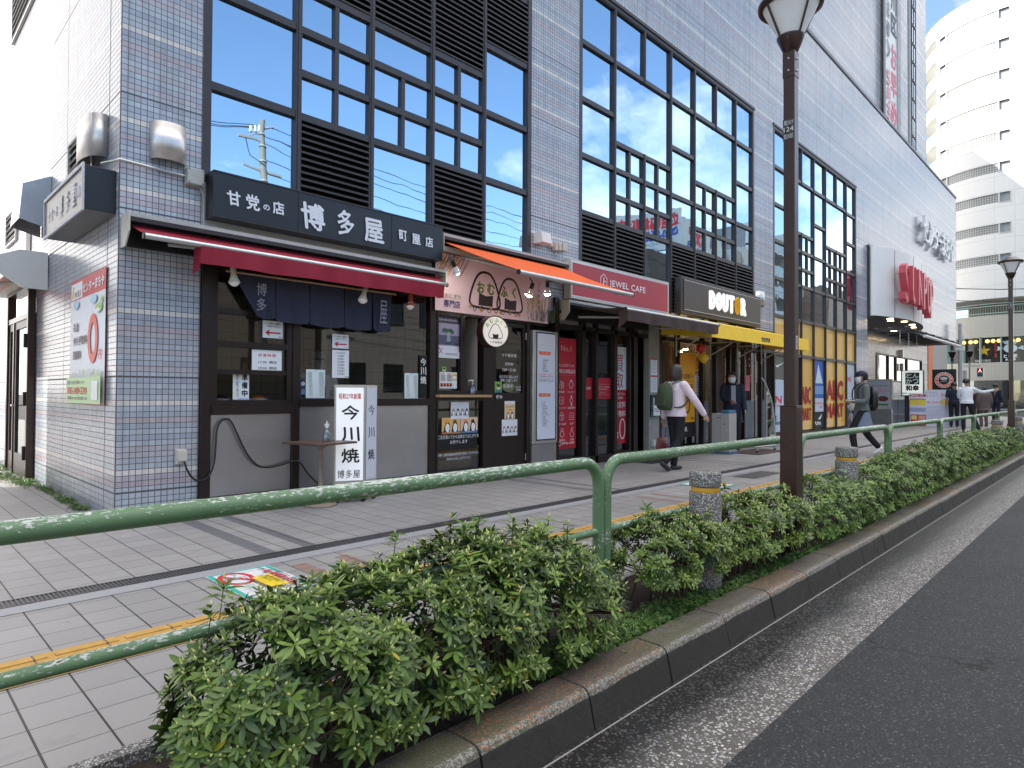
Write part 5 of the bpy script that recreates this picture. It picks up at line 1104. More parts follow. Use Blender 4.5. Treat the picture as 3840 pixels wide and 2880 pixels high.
for i, (x, y, z) in enumerate(((11.6, 8, 2.3), (13.2, 8.5, 2.35), (14.8, 8.2, 2.3), (15.6, 8.8, 2.3))):
    o = MB().lathe([(.0001, .03), (.05, .03), (.07, 0), (.0001, 0)], (x, y, z), glow('interior_downlight', (1, .8, .5), 30), 12).build('downlight', cf)
b = front(0, 0, 6.60)
r_ = random.Random(4)
for i in range(46):
    x = r_.choice([r_.uniform(14.4, 15.1), r_.uniform(12.4, 12.8), r_.uniform(13.64, 13.84)]); z_ = r_.uniform(1.35, 2.15); s_ = r_.uniform(.012, .03); b.ell(x, z_, s_, s_*1.3, r_.choice([(225, 120, 150), (240, 150, 175), (200, 80, 110)]), 7)
tag(b.build('petal_stickers'), 'scattered pink petal stickers on the coffee shop glass', 'stickers', kind='stuff')
b = Board((11.32, 6.50, .29), (1, 0, 0), (0, 0, 1), (0, -1, 0)); w_, h_ = .80, 1.72
b.rect(0, .30, w_, h_, (240, 166, 28)); b.rect(.05, 0, w_-.05, .30, (20, 20, 22)); b.text('おトクな感謝デー', w_*.52, h_*.72, w=w_*.8, h=.10, c=(120, 60, 10), bold=.02); b.rect(.1, h_*.66, w_-.06, h_*.665, (120, 60, 10)); b.text('豆・リキッド祭', w_*.54, h_*.60, w=w_*.7, h=.09, c=(120, 60, 10), bold=.02); b.text('TOR', w_*.45, .16, w=.24, h=.09, c=(236, 236, 230), bold=.05); b.text('2025', w_*.85, .38, h=.05, c=(90, 60, 20)); b.ring(w_*.6, h_*.38, .10, .16, .03, (40, 30, 20), 16)
tag(b.build('hanging_banner'), 'amber banner hung in the coffee shop window behind the walking woman', 'banner')
def p28(b, w, h): b.text('28', w*.35, h*.70, h=h*.18, c=(40, 30, 20), bold=.02); b.text('29', w*.6, h*.25, h=h*.18, c=(40, 30, 20), bold=.02)
paper('poster', 'small amber poster with 28 and 29 by the coffee shop balloons', 12.20, 12.48, 1.66, 2.0, 6.55, p28, 'poster', (242, 175, 40))
def menu2(b, w, h):
    for i in range(7): b.lines(w*.12, w*.9, [h*(.9-.125*i)], h*.04, [(150, 110, 90), (200, 120, 110), (110, 110, 120), (120, 120, 130)][i % 4], i)
paper('poster', 'white menu poster with rows of tiny pictures below the amber poster', 12.22, 12.49, 1.13, 1.56, 6.55, menu2, 'poster', (216, 226, 234))
paper('notice', 'pink notice on the coffee shop glass right of the doorway', 14.62, 14.88, 1.25, 1.62, 6.55, lambda b, w, h: b.lines(w*.1, w*.9, [h*(.85-.12*i) for i in range(6)], h*.05, (190, 70, 90), 5), 'notice', (225, 130, 140))
def balloon(x, z, y, c, nm, r_=.098):
    o = thing('balloon', nm, 'balloon', (x, y, z), group='balloons at the coffee shop door')
    m = MB(); m.lathe([(.0001, -r_*1.12), (.012, -r_*1.10), (.012, -r_*1.06), (r_*.45, -r_*.86), (r_*.86, -r_*.42), (r_, .05*r_), (r_*.93, r_*.42), (r_*.68, r_*.76), (r_*.32, r_*.96), (.0001, r_)], (x, y, z), c, 22); m.build('skin', o)
balloon(11.90, 2.09, 6.25, flat('red_latex', (.50, .012, .02), .2, coat=.5, var=.02), 'red balloon over the amber poster'); balloon(11.93, 1.89, 6.2, flat('yellow_latex', (.75, .50, .02), .2, coat=.5, var=.02), 'yellow balloon, lowest of the three'); balloon(12.06, 1.97, 6.32, flat('cream_latex', (.70, .52, .36), .2, coat=.5, var=.02), 'cream balloon half hidden behind the red and yellow ones')
lk = thing('waste_locker', 'pale grey two door cabinet with a blue top before the coffee shop door', 'cabinet', (11.9, 5.75, 0))
CG = flat('cabinet_grey', (.36, .35, .34), .5, 0, .05)
q = MB(); q.box(11.74, 12.06, 5.57, 5.93, .05, .79, CG); bevel(q.build('cabinet', lk), .006)
q = MB(); q.box(11.745, 12.055, 5.575, 5.74, .79, .855, flat('blue_plastic_lid', (.04, .14, .26), .4)); bevel(q.build('lid', lk), .01)
q = MB(); q.box(11.72, 12.08, 5.55, 5.95, .01, .05, flat('blue_runner', (.08, .14, .25), .4)); q.build('runner', lk)
b = west(5.93, 0, 11.738); b.rect(.178, .06, .182, .78, (90, 88, 86)); b.rect(.12, .70, .20, .712, (60, 60, 60)); b.rect(.24, .57, .29, .595, (150, 120, 80)); b.build('door_detail', lk)
tag(MB().box(12.08, 13.40, 5.13, 5.75, .003, .015, M_brownc).build('door_mat'), 'wide brown mat under the curved screen', 'mat')
cs = thing('curved_screen', 'clear curved screen on a wheeled silver frame', 'screen', (13.2, 5.35, 0))
pts = [(12.72, 5.35, 1.50), (12.85, 5.34, 1.40), (13.02, 5.32, 1.2), (13.16, 5.31, .95), (13.24, 5.30, .6), (13.28, 5.30, .12)]
MB().tube(smooth(pts), .014, M_alu, 8).tube([(13.28, 5.30, .12), (12.36, 5.36, .12)], .014, M_alu, 8).tube([(12.95, 5.34, .12), (12.95, 5.34, 1.25)], .010, M_alu, 8).build('frame', cs)
sp_ = smooth(pts, 3); V = [(p.x, p.y, p.z) for p in sp_]+[(12.95, 5.34, p.z) for p in sp_]; n = len(sp_)
MB().add(V, [(i, i+1, n+i+1, n+i) for i in range(n-1)], M_glassl).build('panel', cs)
for x in (12.40, 13.25): MB().lathe([(.0001, -.015), (.03, -.015), (.03, .015), (.0001, .015)], (x, 5.30, .03), M_rubber, 12, axis='Y').box(x-.01, x+.01, 5.285, 5.315, .05, .12, M_alu).build('castor', cs)

# ------------------------------------------------------------------ shoe shop posters in the right window
def brandposter(x0, x1, z0, z1, lab, fn, col):
    b = front(x0, z0, 6.515); w_, h_ = x1-x0, z1-z0; b.rect(0, 0, w_, h_, col); fn(b, w_, h_); return tag(b.build('window_poster'), lab, 'poster')
AM = (232, 150, 38)
def abc(b, w, h):
    b.text('ABC', w*.5, h*.63, w=w*.86, h=h*.31, c=(165, 40, 30), bold=.05); b.text('MART', w*.5, h*.28, w=w*.9, h=h*.22, c=(165, 40, 30), bold=.05)
zz0, zz1 = .21, 2.17
def am_face(x0, x1): b = front(x0, zz0, 6.485); return b
b = front(18.08, zz0, 6.512); abc(b, .80, 1.5); tag(b.build('window_lettering'), 'tall dark red capitals on the amber pane nearest the lamp post', 'lettering')
b = front(20.03, zz0, 6.512); abc(b, 1.70, 1.75); tag(b.build('window_lettering'), 'wide dark red capitals on two amber panes beside the walking woman in a cap', 'lettering')
def nb(b, w, h): b.text('N', w*.42, h*.62, w=w*.5, h=h*.12, c=(210, 60, 90), bold=.08, shear=.2); b.text('new balance', w*.5, h*.50, w=w*.82, h=h*.035, c=(205, 60, 80), bold=.02); b.text('S', w*.2, h*.26, h=h*.09, c=(40, 60, 120), bold=.06); b.text('SKECHERS', w*.45, h*.17, w=w*.8, h=h*.05, c=(40, 60, 120), bold=.05)
brandposter(16.20, 16.98, .21, 1.55, 'pale poster with red and blue sports lettering behind the lamp post', nb, (190, 205, 226))
def gap(b, w, h): b.poly([(w*.1, h*.62), (w*.3, h*.5), (w*.95, h*.75), (w*.3, h*.58)], (235, 238, 240))
brandposter(16.20, 16.98, 1.56, 2.17, 'grey pane with a white tick mark behind the lamp post', gap, (96, 100, 92))
def sau(b, w, h):
    b.rect(0, h*.62, w, h, (40, 95, 175)); b.poly([(w*.2, h*.66), (w*.5, h*.95), (w*.95, h*.66)], (200, 215, 232)); b.rect(0, h*.44, w, h*.5, (40, 100, 180)); b.rect(0, h*.5, w, h*.62, (120, 160, 210)); b.rect(0, h*.24, w, h*.44, (196, 206, 222)); b.text('saucony', w*.42, h*.36, w=w*.72, h=h*.04, c=(200, 60, 80)); b.path([(w*.6, h*.32), (w*.8, h*.30), (w*.95, h*.38)], .03, (200, 60, 80)); b.rect(0, 0, w, h*.24, (26, 34, 34)); b.text('PUMA', w*.42, h*.07, w=w*.6, h=h*.05, c=(225, 228, 230), bold=.05); b.path([(w*.45, h*.13), (w*.65, h*.15), (w*.82, h*.2)], [.02, .09, .02], (225, 228, 230))
brandposter(19.02, 19.85, .21, 2.17, 'tall poster in blue, white and black bands between the two amber panes', sau, (210, 218, 230))
brandposter(21.86, 22.76, .21, 2.17, 'pale poster with red lettering at the right end of the amber windows', lambda b, w, h: (b.text('VANS', w*.4, h*.75, w=w*.5, h=h*.08, c=(200, 60, 80), bold=.04), b.rect(0, 0, w, h*.4, (60, 70, 80)), b.text('crocs', w*.3, h*.3, w=w*.4, h=h*.05, c=(220, 225, 230))), (196, 204, 216))
# ------------------------------------------------------------------ entrance recess and its signs
M_soffit = flat('dark_soffit', (.06, .055, .055), .5, .2)
ow = MB(); ow.box(24.05, 40.8, 8.0, 8.3, 0, 1.85, M_tileX); ow.box(24.05, 31.05, 8.0, 8.3, 1.85, 3.95, M_tileX); ow.box(31.05, 40.8, 8.0, 8.3, 3.02, 3.95, M_tileX); ow.box(39.5, 40.8, 8.0, 8.3, 1.85, 3.02, M_tileX); ow.box(24.06, 24.4, FY+.45, 8.0, 0, 3.95, M_tileY)
ow.build('recess_wall', bld); MB().box(24.05, 40.8, FY, 8.3, 3.90, 3.95, M_soffit).build('soffit', bld)
f = MB()
for x in (31.05, 32.95, 34.3, 36.35, 39.4): f.box(x-.05, x+.05, 7.97, 8.1, 1.85, 3.02, M_frame)
f.box(31.1, 39.35, 7.97, 8.1, 1.80, 1.87, M_frame); f.box(31.1, 39.35, 7.97, 8.1, 2.98, 3.05, M_frame); o = f.build('window', bld)
MB().quad([(31.05, 8.03, 1.87), (39.4, 8.03, 1.87), (39.4, 8.03, 2.98), (31.05, 8.03, 2.98)], mirror_glass('bronze_mirror', (.30, .28, .27), .05)).build('pane', o)
lam = glow('warm_downlight', (1, .72, .38), 9)
sp = thing('curved_fascia', 'curved stainless fascia drum with big red capitals over the entrance', 'sign', (27, 6.2, 3.9))
arc = smooth([(24.18, 6.46, 0), (24.2, 6.32, 0), (24.5, 6.18, 0), (25.3, 5.93, 0), (26.5, 5.75, 0), (27.5, 5.72, 0), (28.6, 5.79, 0), (30, 6.02, 0), (31.4, 6.40, 0)], 4); n = len(arc)
M_steelp = flat('brushed_steel_panel', (.86, .83, .79), .42, .10, .06, 1.2, .002, 3)
q = MB(); V = [(p.x, p.y, 3.9) for p in arc]+[(p.x, p.y, 6.28) for p in arc]; q.add(V, [(i, i+1, n+i+1, n+i) for i in range(n-1)], M_steelp, True)
q.add([(p.x, p.y, 3.9) for p in arc], [tuple(range(n))[::-1]], M_soffit); q.add([(p.x, p.y, 6.28) for p in arc], [tuple(range(n))], M_soffit); q.build('drum', sp)
q = MB()
for p, t in ((arc[12], 0), (arc[18], 0), (arc[24], 0)): q.box(p.x-.012, p.x+.012, p.y-.006, p.y+.01, 3.92, 6.26, M_frame)
q.box(24.05, 24.19, 6.40, FY, 3.85, 6.32, M_frame); q.build('seam', sp)
MRED = flat('red_enamel_letter', srgb(206, 84, 94), .35, 0, .05); x = 24.98
for i, ch in enumerate('SUNPOP'):
    u = (x+.33-24.5)/7; yb = 5.72+.9*(abs((x+.33)-27.4)/3.2)**2*.5-.16
    b = front(0, 0, yb); zt = 5.75-(.05*i); zl = 4.38-(.0 if i < 3 else .10*(i-2)); b.text(ch, x+.32, (zt+zl)/2, w=.46, h=zt-zl, c=MRED, bold=0, depth=.22)
    for ex in (-.04, .04): b.text(ch, x+.32+ex, (zt+zl)/2, w=.46, h=zt-zl, c=MRED, bold=0, depth=.215)
    o = b.build('letter', sp); MB().tube([(x+.3, yb+.01, 5.3), (x+.3, yb+.2, 5.3)], .012, M_alu, 6).tube([(x+.3, yb+.01, 4.6), (x+.3, yb+.2, 4.6)], .012, M_alu, 6).build('letter_bracket', sp); x += .58
for (x, y) in ((25.6, 6.15), (26.9, 6.0), (28.3, 6.05), (26.3, 6.3), (29.4, 6.25)): MB().lathe([(.0001, -.01), (.10, -.01), (.10, .0), (.0001, 0)], (x, y, 3.895), lam, 14).build('downlight', sp)
ls = thing('wall_lettering', 'white raised katakana and hiragana letters high on the tiled wall', 'lettering', (34.5, FY, 8.2)); LW = flat('white_enamel_letter', (.85, .85, .84), .4, 0, .03)
for ch, x, z_ in (('セ', 31.8, 8.3), ('ン', 32.85, 8.27), ('タ', 33.8, 8.25), ('ー', 34.6, 8.25), ('ま', 35.45, 8.25), ('ち', 36.35, 8.25), ('や', 37.2, 8.27)):
    b = front(0, 0, FY-.10)
    for e in (-.028, 0, .028): b.text(ch, x+e, z_, w=.80 if ch != 'ー' else .62, h=1.12 if ch != 'ー' else .15, c=LW, bold=0, depth=.12)
    b.build('letter', ls)
can = thing('entrance_canopy', 'glass entrance canopy on dark steel beams with a white front tube', 'canopy', (29, 5.8, 3.3))
q = MB()
for x in (24.4, 25.6, 26.8, 28.0, 29.2, 30.4, 31.6): q.box(x-.03, x+.03, 5.25, FY, 3.36, 3.44, M_soffit)
for y in (5.4, 5.9, 6.3): q.box(24.2, 32.3, y-.02, y+.02, 3.44, 3.48, M_soffit)
for x in (25.0, 26.2, 27.4): q.box(x-.012, x+.012, 5.7, 5.72, 2.95, 3.40, M_alu)
q.build('beam', can); MB().tube([(26.1, 5.2, 3.26), (32.4, 5.2, 3.26)], .055, M_white, 12).build('front_tube', can); MB().quad([(26.1, 5.22, 3.33), (32.4, 5.22, 3.33), (32.4, 6.4, 3.5), (26.1, 6.4, 3.5)], M_glassl).build('glass_sheet', can)
for x in (30.6, 31.8, 33.5, 35.0): MB().lathe([(.0001, -.01), (.13, -.01), (.13, .0), (.0001, 0)], (x, 7.2, 3.89), lam, 14).build('downlight', can)
for x, z_ in ((28.2, 2.9), (35.0, 3.0), (35.0, 2.35)):
    o = MB().box(x-.09, x+.09, 7.85, 8.0, z_, z_+.36, M_steel).build('wall_lamp'); tag(o, {28.2: 'steel box wall lamp in the dark recess left of the windows'}.get(x, 'steel box wall lamp in the recess, %s of two above the rice ball sign' % ('upper' if z_ > 2.6 else 'lower')).replace('rice ball sign', 'black lettered sign'), 'wall lamp', 'wall lamps in the entrance recess')
ab = thing('poster_stand', 'large grey poster stand with a pale event poster inside the entrance recess', 'sign', (29.5, 7.5, 0))
MB().box(29.46, 29.6, 7.02, 7.97, .62, 1.84, M_beige).build('frame', ab); MB().box(29.5, 29.7, 7.1, 7.9, 0, .6, M_concrete).build('base', ab)
b = west(7.9, .70, 29.455); b.rect(0, 0, .82, 1.06, (206, 206, 216)); b.ell(.45, .66, .34, .10, (215, 190, 205)); b.rect(.08, .45, .38, .62, (60, 50, 56)); b.ell(.55, .33, .20, .11, (120, 60, 50)); b.rect(.06, .05, .76, .13, (90, 140, 90)); b.text('まちやまつり', .42, .86, w=.6, h=.07, c=(120, 60, 80)); b.build('poster_face', ab)
MB().box(29.5, 29.75, 4.62, 7.0, 0, 1.0, M_tileY).build('low_wall', bld)
ts = thing('shop_sign', 'white square sign with black boxed hiragana and two big characters beside the planter', 'sign', (28.65, 6.1, 1.1))
MB().box(28.62, 28.78, 5.74, 6.51, 1.14, 2.15, M_frame).box(28.68, 28.72, 6.25, 6.40, 0, 1.14, M_frame).build('frame', ts)
b = west(6.49, 1.16, 28.615); b.rect(.02, .02, .72, .97, glow('sign_face_cream', (.95, 1, .9), .18, (.80, .84, .76))); K2 = (36, 28, 28); b.rect(.135, .44, .605, .90, K2); WH = (228, 234, 220)
for ch, x, z_ in (('と', .26, .78), ('ん', .48, .78), ('か', .26, .56), ('つ', .48, .56)): b.text(ch, x, z_, w=.19, h=.18, c=WH, bold=.03)
b.text('和幸', .37, .30, w=.44, h=.20, c=K2, bold=.05); b.text('B1F', .11, .09, w=.14, h=.07, c=K2, bold=.02); b.lines(.22, .70, [.10, .065], .022, (110, 110, 110), 2); b.build('sign_face', ts)
ck = thing('shop_sign', 'black square sign with a round orange emblem above the white posters', 'sign', (29.1, 5.15, 1.4))
MB().box(29.02, 29.16, 4.77, 5.54, 1.40, 2.18, M_black).box(29.06, 29.10, 4.9, 4.95, 0, 1.4, M_black).build('frame', ck)
b = west(5.53, 1.41, 29.015); b.rect(0, 0, .75, .76, (22, 22, 24)); b.ell(.375, .36, .30, .30, (238, 238, 234)); b.ell(.375, .36, .285, .285, (232, 92, 40)); b.ell(.375, .36, .185, .185, (238, 238, 234)); b.ell(.375, .36, .175, .175, (30, 30, 30))
for i, ch in enumerate('CHOCOCRO'): a = R(165-21.5*i); b.text(ch, .375+.235*math.cos(a), .36+.235*math.sin(a), h=.062, c=(240, 240, 236), bold=.05, ang=a-PI/2)
for i, ch in enumerate('サンマルクカフェ'): a = R(200+20*i); b.text(ch, .375+.235*math.cos(a), .36+.235*math.sin(a), h=.055, c=(240, 240, 236), bold=.04, ang=a+PI/2)
for i in range(6): a0, a1 = R(25+22*i), R(42+22*i); b.poly([(.375+.03*math.cos(a0), .34), (.375+.14*math.cos(a0), .36+.12*math.sin(a0)), (.375+.14*math.cos(a1), .36+.12*math.sin(a1))], (238, 238, 234))
b.text('ST-MARC CAFE', .375, .31, w=.2, h=.03, c=(238, 238, 234)); b.build('sign_face', ck)
def bigp(b, w, h):
    b.text('ドコモに', w*.25, h*.93, w=w*.42, h=h*.06, c=(200, 180, 200), bold=.03); b.text('まとめて', w*.27, h*.85, w=w*.42, h=h*.06, c=(200, 180, 200), bold=.03); b.text('おトク!', w*.76, h*.88, w=w*.42, h=h*.09, c=(236, 190, 130), bold=.05)
    b.rect(w*.55, h*.58, w, h*.76, (240, 218, 130)); b.text('8,000', w*.35, h*.66, w=w*.5, h=h*.07, c=(226, 150, 160), bold=.03)
    for i in range(14): b.lines(w*.05, w*.95, [h*(.55-.037*i)], h*.014, [(170, 170, 205), (200, 170, 180), (170, 180, 210)][i % 3], i)
    b.rect(w*.85, h*.34, w*.98, h*.44, (190, 186, 200))
o = thing('poster_board', 'wide white sale poster board standing before the round emblem sign', 'poster', (28.5, 5.2, 0)); MB().box(28.5, 28.53, 4.72, 5.71, 0, 1.39, M_white).build('board', o); b = west(5.71, .01, 28.498); b.rect(0, 0, .99, 1.37, (226, 228, 240)); bigp(b, .99, 1.37); b.build('poster_face', o)
def smallp(b, w, h):
    b.rect(0, h*.93, w, h, (205, 60, 90)); b.text('iPhone 15', w*.45, h*.965, w=w*.7, h=h*.05, c=(245, 225, 230), bold=.03); b.rect(0, h*.66, w, h*.84, (240, 215, 70)); b.rect(0, h*.84, w, h*.86, (190, 40, 60)); b.ell(w*.5, h*.74, w*.06, h*.05, (230, 180, 170)); b.rect(0, h*.45, w, h*.58, (165, 168, 200)); b.rect(w*.05, 0, w, h*.36, (200, 45, 70)); b.rect(w*.1, h*.20, w*.45, h*.33, (235, 215, 120)); b.rect(w*.55, h*.20, w*.95, h*.33, (225, 170, 150)); b.text('docomo', w*.5, h*.08, w=w*.6, h=h*.06, c=(240, 220, 225), bold=.03)
o = thing('poster_board', 'narrow phone sale poster board with yellow and red bands left of the wide white one', 'poster', (28.4, 5.9, 0)); MB().box(28.40, 28.43, 5.63, 6.16, 0, 1.22, M_white).build('board', o); b = west(6.16, .01, 28.398); b.rect(0, 0, .53, 1.20, (222, 220, 236)); smallp(b, .53, 1.20); b.build('poster_face', o)
oc = thing('banner_column', 'tall orange banner column at the far corner of the recess', 'column', (41, 8, 0)); MB().box(40.85, 42.0, 7.98, 8.2, 0, 4.4, flat('orange_banner', srgb(232, 118, 40), .5)).build('column', oc)
b = west(8.19, .5, 40.848); b.rect(0, 0, .21, 3.8, (226, 80, 60)); b.vtext('レストラン', .1, .8, 3.4, .14, (240, 200, 180)); b.build('lettering', oc)

# tower banner
tbn = thing('hanging_banner', 'very tall narrow white banner with black and red characters on the tower', 'banner', (32.5, 7.6, 14))
MB().box(30.9, 33.0, 7.62, 7.64, TOP-.1, 28, M_white).tube([(30.88, 7.6, TOP), (30.88, 7.6, 28)], .05, M_greypaint, 8).tube([(33.02, 7.6, TOP), (33.02, 7.6, 28)], .04, M_greypaint, 8).build('cloth', tbn)
b = front(30.9, TOP, 7.618); b.vtext('無料法律相談は荒川区', 1.55, 6.0, 16.4, .85, (60, 60, 84), bold=.03); b.vtext('お早めに', 1.55, .6, 5.7, .85, (236, 120, 140), bold=.03); b.vtext('相して遺言法人（相続法律）', .55, 4.6, 16.4, .5, (100, 100, 122), bold=.02); b.vtext('5月30日', .6, .4, 4.2, .6, (236, 150, 165), bold=.02); b.build('lettering', tbn)
MB().tube([(34.9, 7.55, TOP), (34.9, 7.55, 26)], .06, M_greypaint, 8).build('downpipe', tw)

# ------------------------------------------------------------------ round white apartment building
wb = thing('apartment_building', 'tall rounded white apartment building with ribbon windows beyond the crossing', 'building', (83.1, 8.5, 0))
CX, CY, RR = 83.1, 8.5, 7.8
def whitewall():
    m, t, b = newmat('white_wall_tile'); p = t.pos(); x, y, z = t.xyz(p)
    j = t.m('LESS_THAN', t.m('FRACT', t.m('DIVIDE', z, 1.47)), .012); n = t.noise(p, .4, 4)
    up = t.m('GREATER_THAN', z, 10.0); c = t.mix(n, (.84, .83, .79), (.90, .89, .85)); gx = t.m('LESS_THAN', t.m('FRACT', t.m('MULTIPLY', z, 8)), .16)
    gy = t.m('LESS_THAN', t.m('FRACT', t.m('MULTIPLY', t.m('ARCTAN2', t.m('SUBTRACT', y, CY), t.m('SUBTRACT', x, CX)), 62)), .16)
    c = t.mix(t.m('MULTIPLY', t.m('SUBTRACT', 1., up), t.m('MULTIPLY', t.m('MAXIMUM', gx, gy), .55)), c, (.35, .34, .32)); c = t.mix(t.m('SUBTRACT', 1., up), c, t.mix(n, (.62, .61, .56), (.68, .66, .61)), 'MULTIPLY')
    vj = t.m('LESS_THAN', t.m('FRACT', t.m('MULTIPLY', t.m('ARCTAN2', t.m('SUBTRACT', y, CY), t.m('SUBTRACT', x, CX)), 2.3)), .004)
    t.put(b.inputs['Base Color'], t.mix(t.m('MAXIMUM', j, vj), c, (.40, .40, .39))); b.inputs['Roughness'].default_value = .6; return m
M_ww = whitewall()
def cyl(th0, th1, z0, z1, r0, r1, m, n=None):
    """curved slab: th = degrees from -X towards +Y"""
    n = n or max(2, int(abs(th1-th0)/3)); q = MB(); V = []
    for i in range(n+1):
        th = R(th0+(th1-th0)*i/n)
        for rr, zz in ((r1, z0), (r1, z1), (r0, z1), (r0, z0)): V.append((CX-rr*math.cos(th), CY+rr*math.sin(th), zz))
    F = [(i*4+k, (i+1)*4+k, (i+1)*4+(k+1) % 4, i*4+(k+1) % 4) for i in range(n) for k in range(4)]+[(0, 1, 2, 3), (n*4+3, n*4+2, n*4+1, n*4)]
    return q.add(V, F, m, False)
floors = [13.75+2.92*k for k in range(9)]      # sill of each ribbon window
body = MB(); H_ = 40.0
def addq(q0, q1):
    o = len(q0.v); q0.v += q1.v; k = [q0.mat(m) for m in q1.mats]; q0.f += [[i+o for i in f_] for f_ in q1.f]; q0.mi += [k[i] for i in q1.mi]; q0.sm += q1.sm
zs = [10.7]
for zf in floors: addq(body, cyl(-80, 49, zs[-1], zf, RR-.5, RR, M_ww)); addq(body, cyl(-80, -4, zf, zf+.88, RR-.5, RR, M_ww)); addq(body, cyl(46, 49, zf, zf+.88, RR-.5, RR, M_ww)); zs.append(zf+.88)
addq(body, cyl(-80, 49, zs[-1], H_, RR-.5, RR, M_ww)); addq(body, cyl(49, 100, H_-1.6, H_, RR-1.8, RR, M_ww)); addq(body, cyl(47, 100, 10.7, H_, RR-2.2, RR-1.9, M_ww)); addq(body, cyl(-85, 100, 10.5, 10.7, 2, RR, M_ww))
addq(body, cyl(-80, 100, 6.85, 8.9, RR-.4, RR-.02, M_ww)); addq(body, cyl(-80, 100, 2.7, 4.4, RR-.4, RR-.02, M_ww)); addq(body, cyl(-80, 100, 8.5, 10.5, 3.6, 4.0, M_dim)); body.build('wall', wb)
def glassblock():
    m, t, b = newmat('glass_block'); x, y, z = t.xyz(t.pos()); th = t.m('ARCTAN2', t.m('SUBTRACT', y, CY), t.m('SUBTRACT', x, CX))
    g = t.m('MAXIMUM', t.m('LESS_THAN', t.m('FRACT', t.m('MULTIPLY', th, 36)), .25), t.m('LESS_THAN', t.m('FRACT', t.m('DIVIDE', z, .22)), .25))
    t.put(b.inputs['Base Color'], t.mix(g, (.20, .21, .205), (.52, .52, .50))); b.inputs['Roughness'].default_value = .25; return m
M_gb = glassblock()
for zf in floors:
    cyl(3.5, 38, zf, zf+.88, RR-.2, RR-.08, M_gb).build('glass_block_strip', wb)
    for t0, t1 in ((-4, 3.5), (38, 46)):
        o = cyl(t0, t1, zf, zf+.88, RR-.25, RR-.18, flat('curtained_window', (.42, .43, .44), .2), 2).build('window', wb)
        q = MB(); addq(q, cyl(t0, t0+.8, zf, zf+.88, RR-.2, RR+.03, M_white, 1)); addq(q, cyl(t1-.8, t1, zf, zf+.88, RR-.2, RR+.03, M_white, 1)); addq(q, cyl(t0, t1, zf-.06, zf, RR-.2, RR+.04, M_white, 2)); addq(q, cyl(t0, t1, zf+.88, zf+.94, RR-.2, RR+.04, M_white, 2)); q.build('window_frame', o)
for i, zf in enumerate(floors):
    q = cyl(49, 96, zf-1.0, zf-.75, RR-2.0, RR, M_ww); addq(q, cyl(49, 96, zf-.75, zf+.25, RR-.15, RR, M_ww)); q.build('balcony', wb)
q = MB(); n = 60
for i in range(n+1):
    th = R(-20+90*i/n); x, y = CX-(RR-.1)*math.cos(th), CY+(RR-.1)*math.sin(th); q.tube([(x, y, 8.9), (x, y, 9.75)], .018, flat('pale_green_rail', (.42, .58, .52), .5), 4, False)
for z_ in (9.1, 9.78, 10.0): q.tube([(CX-(RR-.1)*math.cos(R(-20+90*i/n)), CY+(RR-.1)*math.sin(R(-20+90*i/n)), z_) for i in range(n+1)], .035, bpy.data.materials['pale_green_rail'], 6)
q.build('railing', wb)
cyl(-80, 100, 4.4, 6.85, RR-.6, RR-.5, flat('dark_bar_window', (.030, .026, .026), .12, 0, .6, 1.0), 50).build('window', wb)
q = MB()
for th in (-14, 2.5, 15, 27, 40): addq(q, cyl(th, th+.5, 4.4, 6.85, RR-.5, RR-.1, flat('green_mullion', (.45, .62, .56), .4), 1))
q.build('mullion', wb)
cyl(-80, 100, 0, 2.7, RR-.6, RR-.5, mirror_glass('street_glass', (.22, .24, .24), .06), 50).build('shop_window', wb)
q = MB()
for i, th in enumerate((-16, -7, -3.5, 4, 7.5, 11, 18.5, 22, 27)): 
    a = R(th); c0 = Vector((CX-(RR-.3)*math.cos(a), CY+(RR-.3)*math.sin(a), 6.45)); q.ball(c0, .19, glow('yellow_paper_lantern', (1, .75, .25), .5, (.8, .65, .25)), 6)
o = q.build('paper_lanterns'); tag(o, 'row of round yellow paper lanterns in the dark upper window of the white building', 'lanterns', kind='stuff')
def onwb(th, z_): a = R(th); P = Vector((CX-(RR-.42)*math.cos(a), CY+(RR-.42)*math.sin(a), z_)); return Board(P, (math.sin(a)*-1, -math.cos(a), 0), (0, 0, 1), (-math.cos(a), math.sin(a), 0))
b = onwb(13.5, 5.55); b.ell(0, 0, .80, .80, (16, 14, 14)); pts = []
for i in range(10): rr = .56 if i % 2 == 0 else .22; a = PI/2+i*PI/5; pts.append((rr*math.cos(a), rr*math.sin(a)))
b.poly(pts, (222, 182, 50)); b.text('SAPPORO', -.1, -.95, w=1.3, h=.2, c=(200, 200, 196), bold=.03); tag(b.build('window_emblem'), 'yellow star on a black disc in the dark window of the white building', 'emblem')
b = onwb(-2.5, 5.6); b.ell(0, .1, .52, .42, (206, 226, 228)); b.ell(0, .1, .46, .36, (226, 238, 238))
for s_ in (-1, 1): b.poly([(s_*.5, .1), (s_*.95, .35), (s_*.98, -.1)], (206, 226, 228))
b.poly([(-.4, .5), (.4, .5), (.62, .78), (0, .88), (-.62, .78)], (206, 226, 228)); b.poly([(-.14, .30), (-.16, .44), (-.05, .36), (0, .46), (.05, .36), (.16, .44), (.14, .30)], (190, 50, 55)); b.text('とり家', 0, -.62, w=1.0, h=.34, c=(236, 236, 236), bold=.06); b.text('ゑび寿', 0, -.95, w=.8, h=.2, c=(236, 236, 236), bold=.04)
b.vtext('とり家', -1.1, -.8, .7, .18, (200, 70, 80), bold=.03); b.vtext('日本一の', 1.25, -.8, .75, .16, (232, 232, 232), bold=.03); tag(b.build('window_emblem'), 'pale blue round emblem with white characters in the window right of the star', 'emblem')
